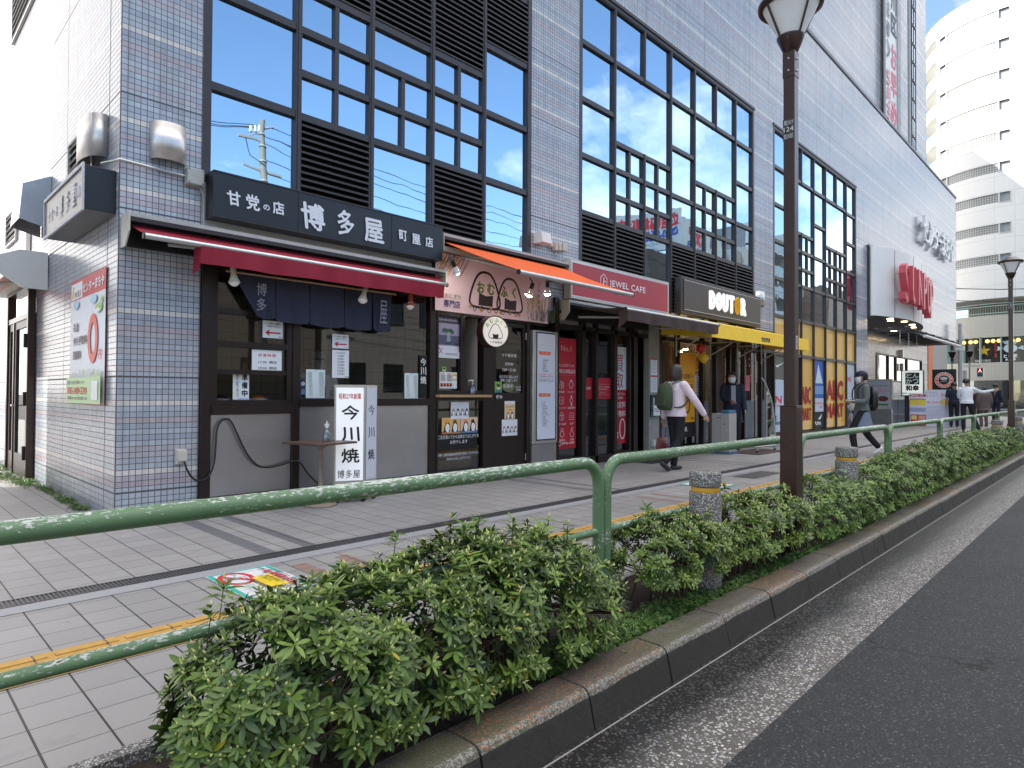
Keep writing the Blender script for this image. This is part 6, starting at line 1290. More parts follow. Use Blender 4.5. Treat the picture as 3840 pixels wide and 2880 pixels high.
b = onwb(-17.5, 5.4); b.vtext('うまい', 0, -.9, 1.0, .4, (190, 60, 66), bold=.06); tag(b.build('window_lettering'), 'large red vertical characters at the right end of the dark upper window', 'lettering')
# traffic signal
tp = thing('signal_pole', 'grey pole with a red pedestrian signal on a side arm at the crossing', 'signal', (38.6, 6.17, 0))
m = MB(); m.tube([(38.6, 6.17, 0), (38.6, 6.17, 4.75)], .085, M_greypaint, 12, rs=[.10, .075]); m.lathe([(.0001, 0), (.08, 0), (.06, .05), (.0001, .09)], (38.6, 6.17, 4.75), M_greypaint, 10); m.build('pole', tp)
MB().tube([(38.6, 6.17, 2.72), (39.3, 5.46, 2.70)], .022, M_greypaint, 6).tube([(38.6, 6.17, 2.62), (39.3, 5.46, 2.66)], .016, M_greypaint, 6).build('arm', tp)
m = MB(); m.box(38.52, 38.70, 6.0, 6.35, 3.45, 3.65, M_white); m.box(38.52, 38.7, 6.0, 6.12, 4.0, 4.2, M_white); m.build('camera_box', tp)
o = MB().box(39.2, 39.34, 5.30, 5.60, 2.10, 2.58, M_white).build('signal_head', tp)
b = west(5.59, 2.11, 39.195); b.rect(.03, .24, .26, .45, (50, 10, 14)); b.text('人', .145, .345, w=.12, h=.15, c=glow('red_man', (1, .12, .12), 6), bold=.02); b.rect(.03, .03, .26, .22, (60, 80, 80)); b.build('signal_lamp', o)
MB().box(38.68, 38.8, 5.92, 6.08, 1.85, 2.45, M_greypaint).build('signal_head', tp)
tag(MB().tube(smooth([(60, 16, 10.6), (68, 8, 10.3), (74, 0, 10.6)]), .035, M_rubber, 5).build('overhead_cable'), 'upper black cable crossing in front of the white building', 'cable'); tag(MB().tube(smooth([(60, 16, 9.5), (68, 8, 9.3), (74, 0, 9.7)]), .03, M_rubber, 5).build('overhead_cable'), 'lower black cable crossing in front of the white building', 'cable')
# sunlit houses seen through the recess and beyond the crossing
hb = thing('distant_building', 'pale building beyond the crossing, seen under the end of the tiled wall', 'building', (62, 16, 0)); MB().box(58, 66, 11.5, 22, 0, 9, flat('pale_render', (.55, .52, .47), .8)).build('wall', hb)
lp_ = thing('hanging_lantern', 'old fashioned black street lantern beyond the recess', 'lamp', (45, 8.3, 0))
for y in (8.1, 7.2): MB().lathe([(.0001, .42), (.10, .38), (.26, .30), (.20, .28), (.13, 0), (.05, -.02), (.04, -.3)], (48, y, 3.6), M_black, 8).tube([(48, y, 0), (48, y, 3.4)], .04, flat('green_pole', (.10, .22, .17), .5), 8).build('lantern', lp_)

# ------------------------------------------------------------------ the other side of the street (seen in the glass)
def house(name, lab, x0, x1, y0, y1, h, col, wins=None, sill=.9):
    o = thing(name, lab, 'building', ((x0+x1)/2, y1, 0)); m = flat(name+'_wall_%d' % int(x0+99), col, .8, 0, .1, .6); MB().box(x0, x1, y0, y1, 0, h, m).build('wall', o)
    if wins:
        q = MB(); w_, st, hh = wins; z_ = 1.2
        while z_ < h-1.4:
            x = x0+.8
            while x < x1-w_-.3: q.box(x, x+w_, y1, y1+.03, z_, z_+hh, M_black); q.quad([(x+.05, y1+.035, z_+.05), (x+w_-.05, y1+.035, z_+.05), (x+w_-.05, y1+.035, z_+hh-.05), (x+.05, y1+.035, z_+hh-.05)], mirror_glass('house_glass', (.4, .45, .5), .05)); x += st
            z_ += 2.9
        q.build('window', o)
    return o
bb = house('office_building', 'dark office building across the street with white rooftop billboards', 36.6, 46.6, -16, -10, 10.9, (.12, .10, .09), (1.2, 1.5, 1.6))
q = MB(); q.box(40.5, 46.8, -10.3, -10, 11.3, 13.7, M_white); q.box(40.5, 40.8, -14.6, -10.3, 11.6, 14.4, M_white); q.build('billboard', bb)
b = Board((46.7, -9.99, 11.5), (-1, 0, 0), (0, 0, 1), (0, 1, 0)); b.text('広告募集中', 3.3, 1.2, w=4.4, h=.95, c=(225, 50, 70), bold=.05); b.text('0120-864-498', 3.3, .35, w=4.4, h=.45, c=(50, 80, 170), bold=.04); b.build('billboard_face', bb)
b = Board((40.49, -10.2, 11.8), (0, -1, 0), (0, 0, 1), (-1, 0, 0)); b.text('広告募集中', 2.2, 1.75, w=3.9, h=.9, c=(225, 50, 60), bold=.06); b.text('0120-864-498', 2.2, .95, w=3.9, h=.55, c=(50, 80, 180), bold=.05); b.text('リーガルボード株式会社', 2.2, .4, w=3.6, h=.3, c=(80, 150, 200), bold=.02); b.build('billboard_face', bb)
for x, y in ((41.5, -10), (43, -10), (45, -10), (40.5, -11), (40.5, -12.5)): MB().tube(smooth([(x, y, 13.2), (x, y, 13.9), (x-.1, y+.3, 14.1), (x-.2, y+.6, 13.9)]), .03, M_white, 6).build('billboard_lamp', bb)
house('beige_house', 'beige house next to the billboards across the street', 47, 50, -15, -10, 12.8, (.45, .42, .36), (.8, 1.2, 1.0)); house('white_house', 'plain white house with small windows across the street', 50.2, 57, -15, -9.8, 13.2, (.62, .62, .60), (.7, 2.6, 1.0))
apt = house('apartment_block', 'white apartment block with glazed balconies across the street', 58, 69, -20, -13, 17.5, (.30, .31, .34), None)
q = MB(); g = MB()
for k in range(7):
    z_ = 1.5+2.3*k; q.box(58, 69, -13, -11.6, z_-.15, z_, M_white); g.box(58, 69, -11.62, -11.58, z_, z_+.9, flat('balcony_glass', (.42, .50, .50), .2))
for x in (58, 61.6, 65.3, 68.9): q.box(x, x+.15, -13, -11.6, 0, 17.5, M_white)
q.build('balcony', apt); g.build('balcony_panel', apt)
bm, t_, b_ = newmat('tan_brick'); x_, y_, z_ = t_.xyz(t_.pos()); br = t_.new('ShaderNodeTexBrick'); t_.put(br.inputs['Vector'], t_.comb(x_, z_, 0)); br.inputs['Scale'].default_value = 1.6; br.inputs['Color1'].default_value = (.42, .28, .18, 1); br.inputs['Color2'].default_value = (.34, .22, .15, 1); br.inputs['Mortar'].default_value = (.30, .25, .2, 1); t_.put(b_.inputs['Base Color'], br.outputs[0])
o = thing('brick_building', 'tan brick building across the street', 'building', (76, -10, 0)); MB().box(70, 84, -18, -9.5, 0, 12.6, bm).build('wall', o)
for i, (x0, x1, h, c, lab) in enumerate(((-12, -3, 7.0, (.22, .21, .19), 'grey house across the street left of the camera'), (-2.6, 4.5, 5.6, (.30, .28, .25), 'low cream shop across the street'), (5, 12.5, 6.4, (.20, .17, .15), 'brown house across the street'), (13, 21, 6.0, (.34, .33, .32), 'pale house across the street opposite the jeweller'), (21.5, 28, 7.0, (.27, .25, .22), 'tan house across the street'), (28.4, 36.2, 7.6, (.34, .34, .34), 'light grey house across the street'))):
    house('street_house', lab, x0, x1, -18, -10, h, c, (1.0, 1.9, 1.2))
up_ = thing('utility_pole', 'concrete utility pole with insulators across the street', 'pole', (8.63, -6.2, 0))
PX, PY = 8.63, -6.06
MB().tube([(PX, PY, 0), (PX, PY, 9.45)], .12, M_concrete, 14, rs=[.14, .095]).build('pole', up_)
MB().box(PX-.75, PX+.02, PY-.04, PY+.04, 8.75, 8.82, M_greypaint).tube([(PX-.5, PY, 8.82), (PX, PY, 9.1)], .02, M_greypaint, 6).tube([(PX+.1, PY, 9.2), (PX+.3, PY, 9.28)], .03, M_greypaint, 6).build('cross_arm', up_)
MB().box(PX-.65, PX+.55, PY-.04, PY+.04, 7.9, 7.97, M_greypaint).tube([(PX-.55, PY, 8.75), (PX-.4, PY, 8.3), (PX, PY+.12, 8.1)], .012, M_rubber, 5).build('hardware', up_)
for z_ in (7.6, 8.2, 8.6, 9.0): MB().lathe([(.105, 0), (.118, 0), (.118, .05), (.105, .05)], (PX, PY, z_), M_greypaint, 14).build('pole_band', up_)
for x in (-.42, -.25, -.1): MB().lathe([(.0001, .22), (.05, .2), (.04, .1), (.06, .08), (.06, .03), (.03, 0), (.0001, 0)], (PX+x, PY, 8.95+(.42+x)*.3), M_white, 8).build('insulator', up_)
wl = [((PX-9, PY, 9.25), (PX-.1, PY, 9.24)), ((PX-9, PY, 9.1), (PX-.25, PY, 9.15)), ((PX-9, PY, 8.9), (PX-.42, PY, 9.1)), ((PX+.2, PY, 9.25), (30, PY, 9.4)), ((PX+.1, PY, 9.0), (30, PY, 9.1)), ((PX+.1, PY, 8.75), (30, PY, 8.7)), ((PX, PY, 8.3), (30, PY, 8.3)), ((PX, PY, 7.9), (30, PY, 7.8)), ((30, PY, 9.4), (58, PY, 9.2)), ((30, PY, 8.7), (58, PY, 8.9)), ((30, PY, 7.8), (58, PY, 8))]
for i, (a, c_) in enumerate(wl): a, c_ = Vector(a), Vector(c_); MB().tube([a.lerp(c_, k/12)-Vector((0, 0, .45*math.sin(PI*k/12))) for k in range(13)], .012, M_rubber, 4, False).build('wire', up_)
# neighbour across the side alley that shades the street
house('neighbour_building', 'tall neighbouring building across the side alley', -16, -3.0, 6.6, 13.0, 19, (.42, .41, .40), (1.2, 2.4, 1.4))
house('shade_block', 'unseen block added behind the tiled building to shade the round white one', 49, 62, 22, 26, 38, (.50, .49, .47), (1.4, 2.6, 1.5))  # unseen block, added to cast shade on the round white building
for i, (x, y) in enumerate(((1.72, 9.9), (1.50, 9.6), (1.48, 8.7), (1.50, 8.0))): pass
# ------------------------------------------------------------------ guard rails
def rail_section(x0, x1, zt=.79, lab=''):
    o = thing('guard_rail', lab, 'guard rail', ((x0+x1)/2, 2.05, 0), group='chipped green guard rails along the planting bed')
    Rb = .13; y = 2.05; pts = []
    if x0 > -3:
        pts += [(x0, y, -.05), (x0, y, zt-Rb)]+[(x0+Rb-Rb*math.cos(R(a)), y, zt-Rb+Rb*math.sin(R(a))) for a in (15, 30, 45, 60, 75, 90)]
    else: pts += [(x0, y, zt)]
    n = max(2, int((x1-x0)/.25)); pts += [(x0+Rb+(x1-x0-2*Rb)*i/n, y, zt) for i in range(1, n)]
    pts += [(x1-Rb+Rb*math.sin(R(a)), y, zt-Rb+Rb*math.cos(R(a))) for a in (0, 15, 30, 45, 60, 75, 90)]+[(x1, y, -.05)]
    MB().tube(pts, .031, M_rail, 20).build('bent_rail', o)
    MB().tube([(x0+.02, y, .418), (x1-.02, y, .418)], .0205, M_rail, 14).build('lower_rail', o)
    return o
labs = ['chipped green guard rail nearest the camera, running in from the left edge', 'green guard rail between the double post and the near lamp post', 'green guard rail just past the near lamp post', 'green guard rail behind the hedge, second past the near lamp post', 'green guard rail third past the near lamp post', 'green guard rail fourth past the near lamp post', 'green guard rail beside the far lamp post', 'farthest green guard rail at the crossing']
rail_section(-3.2, 2.775, .79, labs[0]); x = 2.842
for i in range(7): rail_section(x, x+2.735, .79, labs[i+1]); x += 2.81
tag(bevel(MB().box(2.70, 3.0, 1.98, 2.19, -.06, .012, M_kerb).build('footing'), .006), 'mossy concrete footing under the double green post', 'footing')
# ------------------------------------------------------------------ bollards
def bollard(x, y, lab):
    o = thing('bollard', lab, 'bollard', (x, y, 0), group='pebble finished bollards in the planting bed')
    MB().lathe([(.093, -.05), (.0945, .0), (.0945, .555), (.091, .563), (.083, .567)], (x, y, 0), M_terrazzo, 36).build('shaft', o)
    MB().lathe([(.083, .566), (.0845, .568), (.0845, .594), (.083, .596)], (x, y, 0), flat('yellow_reflective_band', (.70, .36, .02), .4), 36).build('band', o)
    MB().lathe([(.083, .595), (.0935, .600), (.0945, .606), (.0945, .672), (.090, .682), (.07, .686), (.0001, .688)], (x, y, 0), M_terrazzo, 36).build('cap', o)
bollard(3.60, 1.86, 'pebble finished bollard with a yellow band nearest the camera'); bollard(6.27, 1.86, 'pebble finished bollard with a yellow band just beyond the lamp post'); bollard(15.6, 1.90, 'small far bollard left of the far lamp post'); bollard(18.7, 1.90, 'small far bollard right of the far lamp post')
# ------------------------------------------------------------------ street lamps
def lamp(x, y, lab, num):
    o = thing('street_lamp', lab, 'street lamp', (x, y, 0), group='brown street lamps along the kerb'); h = .041
    m = MB(); m.box(x-h, x+h, y-h, y+h, 1.07, 3.70, M_brown); bevel(m.build('post', o), .005)
    m = MB(); m.box(x-.061, x+.061, y-.061, y+.061, -.05, 1.065, M_brown); m.box(x-.064, x+.064, y-.064, y+.064, 1.065, 1.075, M_brown); m.box(x-.03, x+.03, y+.055, y+.075, .18, .56, M_brown); bevel(m.build('base', o), .006)
    m = MB(); m.box(x-h-.003, x+h+.003, y-h-.003, y+h+.003, 3.52, 3.71, M_brown)
    for z_ in (3.565, 3.655):
        for dy in (0,): m.lathe([(.0001, -.012), (.007, -.010), (.009, 0), (.009, .004)], (x-h-.003, y+dy, z_), M_alu, 8, axis='X'); m.lathe([(.0001, -.012), (.007, -.010), (.009, 0), (.009, .004)], (x, y-h-.003, z_), M_alu, 8, axis='Y')
    m.build('collar', o)
    MB().lathe([(.038, 3.70), (.052, 3.715), (.098, 3.82), (.10, 3.83), (.092, 3.832)], (x, y, 0), M_brown, 32).build('lantern_base', o)
    fg = glow('frosted_lantern_glass', (.9, .93, 1), .05, (.62, .62, .62)); m = MB(); m.lathe([(.080, 3.825), (.196, 4.06)], (x, y, 0), fg, 36); m.build('lantern_glass', o)
    m = MB(); m.lathe([(.05, 3.83), (.085, 3.93), (.10, 3.95), (.0001, 3.99)], (x, y, 0), flat('lamp_reflector', (.45, .45, .46), .3, .5), 24); m.build('reflector', o)
    m = MB()
    for k in range(4): a = PI/4+k*PI/2+.25; c_, s_ = math.cos(a), math.sin(a); m.tube([(x+.092*c_, y+.092*s_, 3.82), (x+.214*c_, y+.214*s_, 4.07)], .0085, M_brown, 6)
    m.build('rib', o)
    MB().lathe([(.20, 4.045), (.226, 4.05), (.232, 4.065), (.232, 4.085), (.20, 4.10), (.11, 4.165), (.03, 4.185), (.0001, 4.19)], (x, y, 0), M_brown, 40).build('lantern_cap', o)
    m = MB(); b = west(y+h, 0, x-h-.002); pw = 2*h
    b.rect(-.002, 3.045, pw+.002, 3.205, (38, 34, 36)); b.path([(0, 3.05), (pw, 3.05), (pw, 3.20), (0, 3.20)], .0015, (150, 146, 146), True)
    for tx, z_ in (('荒川7', 3.176), (num, 3.127), ('荒川区', 3.074)): b.text(tx, pw*.5, z_, w=pw*.86, h=.036, c=(206, 204, 204), bold=.01)
    b.build('number_plate', o)
    b = Board((x-h-.02, y-h-.0, 3.84), (.7, -.7, 0), (0, 0, 1)); 
    b = front(x-.03, 1.95, y-h-.002) if False else west(y+.02, 1.5, x-h-.002)
    b2 = front(x-.025, 1.49, y-h-.0015); b2.rect(0, 0, .035, .10, (190, 196, 206)); b2.lines(.005, .03, [.02, .04, .06, .08], .008, (110, 120, 150), 1); b2.build('sticker', o)
lamp(4.842, 1.815, 'dark brown street lamp with a cone lantern, numbered 124, nearest the camera', '124'); lamp(17.42, 1.87, 'small far brown street lamp with a cone lantern, numbered 125', '125')

# ------------------------------------------------------------------ azalea hedge
def leaf_whorls(P, N, size, nl, detail, seed, tmean=.45, tsd=.22, yellow=.004):
    """P, N: whorl centres and axes. Returns verts, faces (as flat quads), tint"""
    g = np.random.default_rng(seed); W = len(P)
    N = N/np.linalg.norm(N, axis=1, keepdims=True); ref = np.where(np.abs(N[:, 2:3]) < .9, np.array([[0, 0, 1.]]), np.array([[1., 0, 0]]))
    A = np.cross(N, ref); A /= np.linalg.norm(A, axis=1, keepdims=True); B = np.cross(N, A)
    wi = np.repeat(np.arange(W), nl); k = np.tile(np.arange(nl), W)
    th = k*2.39996+np.repeat(g.uniform(0, 6.28, W), nl)+g.normal(0, .15, W*nl)
    el = g.uniform(-.10, .35, W*nl)+(k/nl)**2*.75
    L = size*np.repeat(g.uniform(.75, 1.3, W), nl)*g.uniform(.65, 1.12, W*nl)
    n, a, b = N[wi], A[wi], B[wi]
    rad = a*np.cos(th)[:, None]+b*np.sin(th)[:, None]; D = rad*np.cos(el)[:, None]+n*np.sin(el)[:, None]
    T_ = -a*np.sin(th)[:, None]+b*np.cos(th)[:, None]; U = np.cross(D, T_); U *= np.sign((U*n).sum(1))[:, None]+1e-9
    O = P[wi]+n*(g.uniform(-.012, .006, W*nl)*size/.04)[:, None]
    droop = g.uniform(.05, .32, W*nl)
    if detail == 2: prof = [(0, 0, 0), (.24, .085, 0), (.24, 0, -.02), (.24, -.085, 0), (.54, .150, 0), (.54, 0, -.035), (.54, -.150, 0), (.82, .112, 0), (.82, 0, -.02), (.82, -.112, 0), (1.03, 0, 0)]; faces = [(0, 3, 2, 2), (0, 2, 1, 1), (2, 3, 6, 5), (1, 2, 5, 4), (5, 6, 9, 8), (4, 5, 8, 7), (8, 9, 10, 10), (7, 8, 10, 10)]
    else: prof = [(0, 0, 0), (.55, .17, .01), (1, 0, 0), (.55, -.17, .01)]; faces = [(0, 3, 2, 1)]
    V = np.empty((len(O), len(prof), 3))
    for i, (u, v, w_) in enumerate(prof): V[:, i] = O+D*(L*u)[:, None]+T_*(L*v)[:, None]+U*(L*(w_-droop*u*u))[:, None]
    F = []
    base = (np.arange(len(O))*len(prof))[:, None]
    tint = np.clip(g.normal(tmean, tsd, W), 0, 1)[wi]+g.normal(0, .07, len(O)); tint = np.clip(tint, 0, 1.05); tint[g.random(len(O)) < yellow] = 1.5
    return V.reshape(-1, 3), [(f, base) for f in faces], np.repeat(tint, len(prof)), len(O)
def build_leaves(name, parts, mat, parent=None):
    V = []; tris = []; T_ = []; off = 0; loops = []; tot = []
    for (v, fs, t, n) in parts:
        for f, base in fs:
            q = list(dict.fromkeys(f)); idx = base+np.array(q)[None, :]+off; loops.append(idx.reshape(-1)); tot.append(np.full(len(idx), len(q)))
        V.append(v); T_.append(t); off += len(v)
    V = np.concatenate(V); loops = np.concatenate(loops); tot = np.concatenate(tot); T_ = np.concatenate(T_)
    me = bpy.data.meshes.new(name); me.vertices.add(len(V)); me.vertices.foreach_set('co', V.astype(np.float32).ravel()); me.loops.add(len(loops)); me.loops.foreach_set('vertex_index', loops.astype(np.int32))
    me.polygons.add(len(tot)); me.polygons.foreach_set('loop_start', np.concatenate([[0], np.cumsum(tot)[:-1]]).astype(np.int32)); me.polygons.foreach_set('loop_total', tot.astype(np.int32)); me.polygons.foreach_set('use_smooth', np.ones(len(tot), bool))
    at = me.attributes.new('tint', 'FLOAT', 'POINT'); at.data.foreach_set('value', T_.astype(np.float32)); me.materials.append(mat); me.update(calc_edges=True); me.validate()
    o = bpy.data.objects.new(name, me); COL.objects.link(o)
    if parent: o.parent = parent; o.matrix_parent_inverse = wm(parent).inverted()
    return o
def bush(lab, x0, x1, ya, yb, prof, nper, size, detail, seed, mat=M_leaf, tmean=.42, zb=.03, buds=True, sprigs=0, nl=9, fill=True):
    g = np.random.default_rng(seed); o = thing('azalea_bush', lab, 'bush', ((x0+x1)/2, (ya+yb)/2, 0), group='clipped azalea bushes along the kerb')
    xs = np.array([p[0] for p in prof]); zs_ = np.array([p[1] for p in prof]); n = int(nper*(x1-x0)); xc, hx, yc, hy = (x0+x1)/2, (x1-x0)/2, (ya+yb)/2, (yb-ya)/2
    def make(n, rlo, rhi, amax=1.12):
        x = g.uniform(x0, x1, n); e = np.clip(1-np.abs((x-xc)/hx)**8, .05, 1)**.5
        a = g.uniform(-.14, amax, n)*PI; r_ = g.uniform(rlo, rhi, n); bump = 1+.05*np.sin(x*11+seed)+.045*np.sin(x*23+a*3)+g.normal(0, .045, n)
        top = np.interp(x, xs, zs_); zc = zb+.12; hz = (top-zc)
        sa, ca = np.sin(a), np.cos(a); sq = lambda v, p: np.sign(v)*np.abs(v)**p
        y = yc-hy*e*sq(ca, .7)*r_*bump*(1.0); z = zc+np.where(sa > 0, hz, .10)*sq(sa, .62)*r_*np.where(sa > 0, np.clip(e, .35, 1), 1)*(1+.3*(bump-1))
        N = np.stack([(x-xc)/hx*np.abs((x-xc)/hx)**3*1.1, -ca*.95, sa*1.0+.55], 1)+g.normal(0, .24, (n, 3)); P = np.stack([x, y, np.maximum(z, zb)], 1)
        u = np.abs(x-xc)/hx; zmin = zb+np.clip((u-.70)/.30, 0, 1)*(top-zb)*(.62 if detail == 2 else .3)*np.where(x > xc, 1, .35)
        cl = np.sin(x*19+seed)*np.sin(y*23+seed*2)+np.sin(z*27+x*13+seed)*.8
        keep = (z > zmin) & (cl > (-.75 if detail == 2 else -1.2)); return P[keep], N[keep]
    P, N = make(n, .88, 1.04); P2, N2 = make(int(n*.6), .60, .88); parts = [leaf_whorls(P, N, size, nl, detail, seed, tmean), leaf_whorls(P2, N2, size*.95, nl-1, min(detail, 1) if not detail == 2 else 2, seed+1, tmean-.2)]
    stems = MB()
    if sprigs:
        sx = g.uniform(x0+.1, x1-.1, sprigs); SP = []; SN = []
        for x in sx:
            top = np.interp(x, xs, zs_); y = g.uniform(ya+.1, yb-.08); hgt = g.uniform(.02, .07); SP.append((x+.02, y, top+hgt)); SN.append((g.normal(0, .2), g.normal(0, .2), 1)); SP.append((x+.015, y, top+hgt*.55)); SN.append((g.normal(0, .3), g.normal(0, .3), 1))
            stems.tube([(x, y, top-.12), (x+.02, y, top+hgt)], .0016, M_stem, 4, False)
        parts.append(leaf_whorls(np.array(SP), np.array(SN), size*1.05, nl, detail, seed+5, .75, .1))
        P = np.concatenate([P, np.array(SP)[::2]]); N = np.concatenate([N, np.array(SN)[::2]])
    build_leaves('foliage', parts, mat, o)
    # branches
    nb = int((x1-x0)*(26 if detail == 2 else 8)); idx = g.choice(len(P), min(nb*4, len(P)), replace=False)
    for j in range(nb):
        bx, by = g.uniform(x0+.12*hx, x1-.12*hx), yc+g.normal(0, hy*.25); root = Vector((bx, by, -.03))
        cand = [i for i in idx if abs(P[i][0]-bx) < .28][:5]
        if not cand: continue
        c = P[cand].mean(0); mid = root.lerp(Vector(c), .45)+Vector((g.normal(0, .02), g.normal(0, .02), .03)); stems.tube([root, (root+mid)/2+Vector((g.normal(0, .012), g.normal(0, .012), 0)), mid], .006, M_stem, 5, False, rs=[.009, .007, .005])
        for i in cand: q = Vector(P[i]); stems.tube([mid, mid.lerp(q, .5)+Vector((g.normal(0, .015), g.normal(0, .015), -.008)), q], .0022, M_stem, 4, False, rs=[.0042, .003, .0016])
    tag(stems.build('branches', o), kind='stuff')
    if buds:
        q = MB(); nn_ = N/np.linalg.norm(N, axis=1, keepdims=True)
        for i in range(0, len(P), 1 if detail == 2 else 4):
            p = Vector(P[i]); d_ = Vector(nn_[i]); h_ = size*g.uniform(.30, .60); r_ = size*.11; t1 = d_.orthogonal().normalized(); t2 = d_.cross(t1); p = p+d_*size*.22
            V = [p+(t1*math.cos(a)+t2*math.sin(a))*r_+d_*h_*.25 for a in (0, 1.57, 3.14, 4.71)]+[p, p+d_*h_]; q.add(V, [(0, 1, 5), (1, 2, 5), (2, 3, 5), (3, 0, 5), (1, 0, 4), (2, 1, 4), (3, 2, 4), (0, 3, 4)], M_bud, True)
        tag(q.build('buds', o), kind='stuff')
    return o
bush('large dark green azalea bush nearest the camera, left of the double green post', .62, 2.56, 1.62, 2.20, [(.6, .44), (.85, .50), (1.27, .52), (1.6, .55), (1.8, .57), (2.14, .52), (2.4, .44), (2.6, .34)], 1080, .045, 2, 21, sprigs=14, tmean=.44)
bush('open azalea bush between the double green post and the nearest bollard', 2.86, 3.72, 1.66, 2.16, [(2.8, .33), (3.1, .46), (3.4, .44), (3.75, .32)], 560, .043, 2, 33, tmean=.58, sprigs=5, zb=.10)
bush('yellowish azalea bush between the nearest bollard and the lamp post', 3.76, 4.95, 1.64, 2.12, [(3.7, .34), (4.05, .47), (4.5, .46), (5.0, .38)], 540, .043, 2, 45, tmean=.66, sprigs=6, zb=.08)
hl = ['azalea bush just right of the near lamp post', 'azalea bush behind the second bollard', 'rounded azalea bush third past the lamp post', 'azalea bush fourth past the lamp post', 'azalea bush fifth past the lamp post', 'azalea bush sixth past the lamp post', 'azalea bush seventh past the lamp post', 'azalea bush eighth past the lamp post', 'azalea bush just before the far lamp post', 'azalea bush just past the far lamp post', 'farther azalea bush at the crossing', 'farthest azalea bush at the crossing']
x = 5.1; hs = [1.1, 1.15, 1.2, 1.3, 1.4, 1.5, 1.5, 1.5, 1.6, 2.4, 3.0, 3.4]
for i, w_ in enumerate(hs):
    top = [.46, .47, .50, .55, .58, .58, .56, .54, .50, .46, .45, .45][i]; gap_ = .9 if i == 9 else 0
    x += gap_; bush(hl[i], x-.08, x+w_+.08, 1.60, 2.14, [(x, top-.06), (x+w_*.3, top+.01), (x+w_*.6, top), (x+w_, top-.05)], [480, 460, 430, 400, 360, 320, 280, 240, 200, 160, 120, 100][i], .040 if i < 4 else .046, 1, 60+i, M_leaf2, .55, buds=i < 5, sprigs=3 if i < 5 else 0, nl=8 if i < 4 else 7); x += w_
# weeds
def weeds(name, lab, spots, seed, size=.012, n=900):
    g = np.random.default_rng(seed); P = []; N = []
    for (x, y, rx, ry, z, cnt) in spots:
        c_ = int(cnt); xx = g.normal(x, rx, c_); yy = g.normal(y, ry, c_); zz_ = z+np.abs(g.normal(0, .016, c_)); P.append(np.stack([xx, yy, zz_], 1)); N.append(g.normal(0, .5, (c_, 3))+np.array([0, 0, 1.]))
    P = np.concatenate(P); N = np.concatenate(N); o = build_leaves(name, [leaf_whorls(P, N, size, 6, 1, seed, .55, .25, .0)], M_weed); return tag(o, lab, 'weeds', kind='stuff')
weeds('weeds', 'low green weeds growing between the bushes and the kerb', [(2.45, 1.80, .28, .05, -.02, 1500), (3.0, 1.80, .25, .05, -.02, 1300), (2.2, 1.76, .15, .03, -.02, 500), (3.45, 1.75, .15, .03, -.02, 400), (4.0, 1.74, .25, .03, -.02, 500), (4.7, 1.74, .3, .03, -.02, 400), (6.0, 1.74, .8, .03, -.02, 700), (9.5, 1.73, 2.5, .03, -.02, 1200), (1.0, 2.24, .12, .02, -.02, 200), (14, 1.73, 2.5, .03, -.02, 900)], 7, .017)
weeds('weeds', 'small bright weeds at the foot of the side wall', [(1.54, 7.4, .03, .10, .005, 260), (1.54, 8.0, .03, .16, .005, 300), (1.55, 8.9, .03, .25, .005, 300), (1.48, 9.9, .06, .25, .01, 700), (1.35, 10.8, .1, .3, .01, 500), (1.45, 12.3, .08, .5, .02, 900)], 9, .020)
g = np.random.default_rng(3); q = MB()
for i in range(46):
    x, y = g.uniform(1.9, 5.5), g.uniform(1.70, 2.1); a = g.uniform(0, 6.28); s_ = g.uniform(.008, .02); z_ = -.03+g.uniform(.002, .008)
    q.add([(x, y, z_), (x+s_*math.cos(a)-s_*.4*math.sin(a), y+s_*math.sin(a)+s_*.4*math.cos(a), z_+.003), (x+2*s_*math.cos(a), y+2*s_*math.sin(a), z_), (x+s_*math.cos(a)+s_*.4*math.sin(a), y+s_*math.sin(a)-s_*.4*math.cos(a), z_+.004)], [(0, 1, 2, 3)], flat('fallen_leaf', (.20, .10, .05), .7))
tag(q.build('leaf_litter'), 'brown leaf litter on the soil of the planting bed', 'leaves', kind='stuff')
# pavement stickers
b = Board((1.525, 3.485, .0055), (1, 0, 0), (0, 1, 0)); w_, h_ = .39, .63
b.rect(-.004, -.004, w_+.004, h_+.004, (226, 232, 232)); b.rect(0, 0, w_, h_, (60, 172, 158)); b.rect(.03, .028, w_-.03, h_-.028, (216, 216, 218)); b.poly([(w_-.04, h_*.62), (w_+.006, h_*.62), (w_+.006, h_*.40), (w_-.04, h_*.40)], (216, 216, 218))
b.ring(.115, h_*.72, .085, .135, .030, (205, 50, 62)); b.path([(.055, h_*.72+.09), (.175, h_*.72-.09)], .026, (205, 50, 62)); b.rect(.06, h_*.72-.02, .11, h_*.72+.02, (110, 110, 115)); b.rect(.11, h_*.72-.018, .15, h_*.72+.018, (160, 156, 152)); b.path([(.12, h_*.80), (.14, h_*.84), (.12, h_*.88)], .008, (150, 150, 150))
b.text('ここは、', w_-.12, h_*.86, w=.055, h=.13, c=(60, 60, 66), bold=.02, ang=-PI/2) if False else b.vtext('ここは、', w_-.075, h_*.80, h_*.95, .03, (60, 60, 66), bold=.02); b.vtext('路上喫煙禁止地区', w_-.075, h_*.10, h_*.78, .052, (178, 30, 50), bold=.05)
b.rect(.16, .09, .275, h_*.55, (240, 208, 50)); b.vtext('荒川区', .085, .12, .26, .04, (60, 150, 90)); b.vtext('路上禁煙地区内で', .245, .10, .33, .02, (60, 55, 40)); b.vtext('ポイ捨てをしては', .21, .10, .33, .02, (60, 55, 40)); b.vtext('いけません', .18, .12, .30, .018, (60, 55, 40))
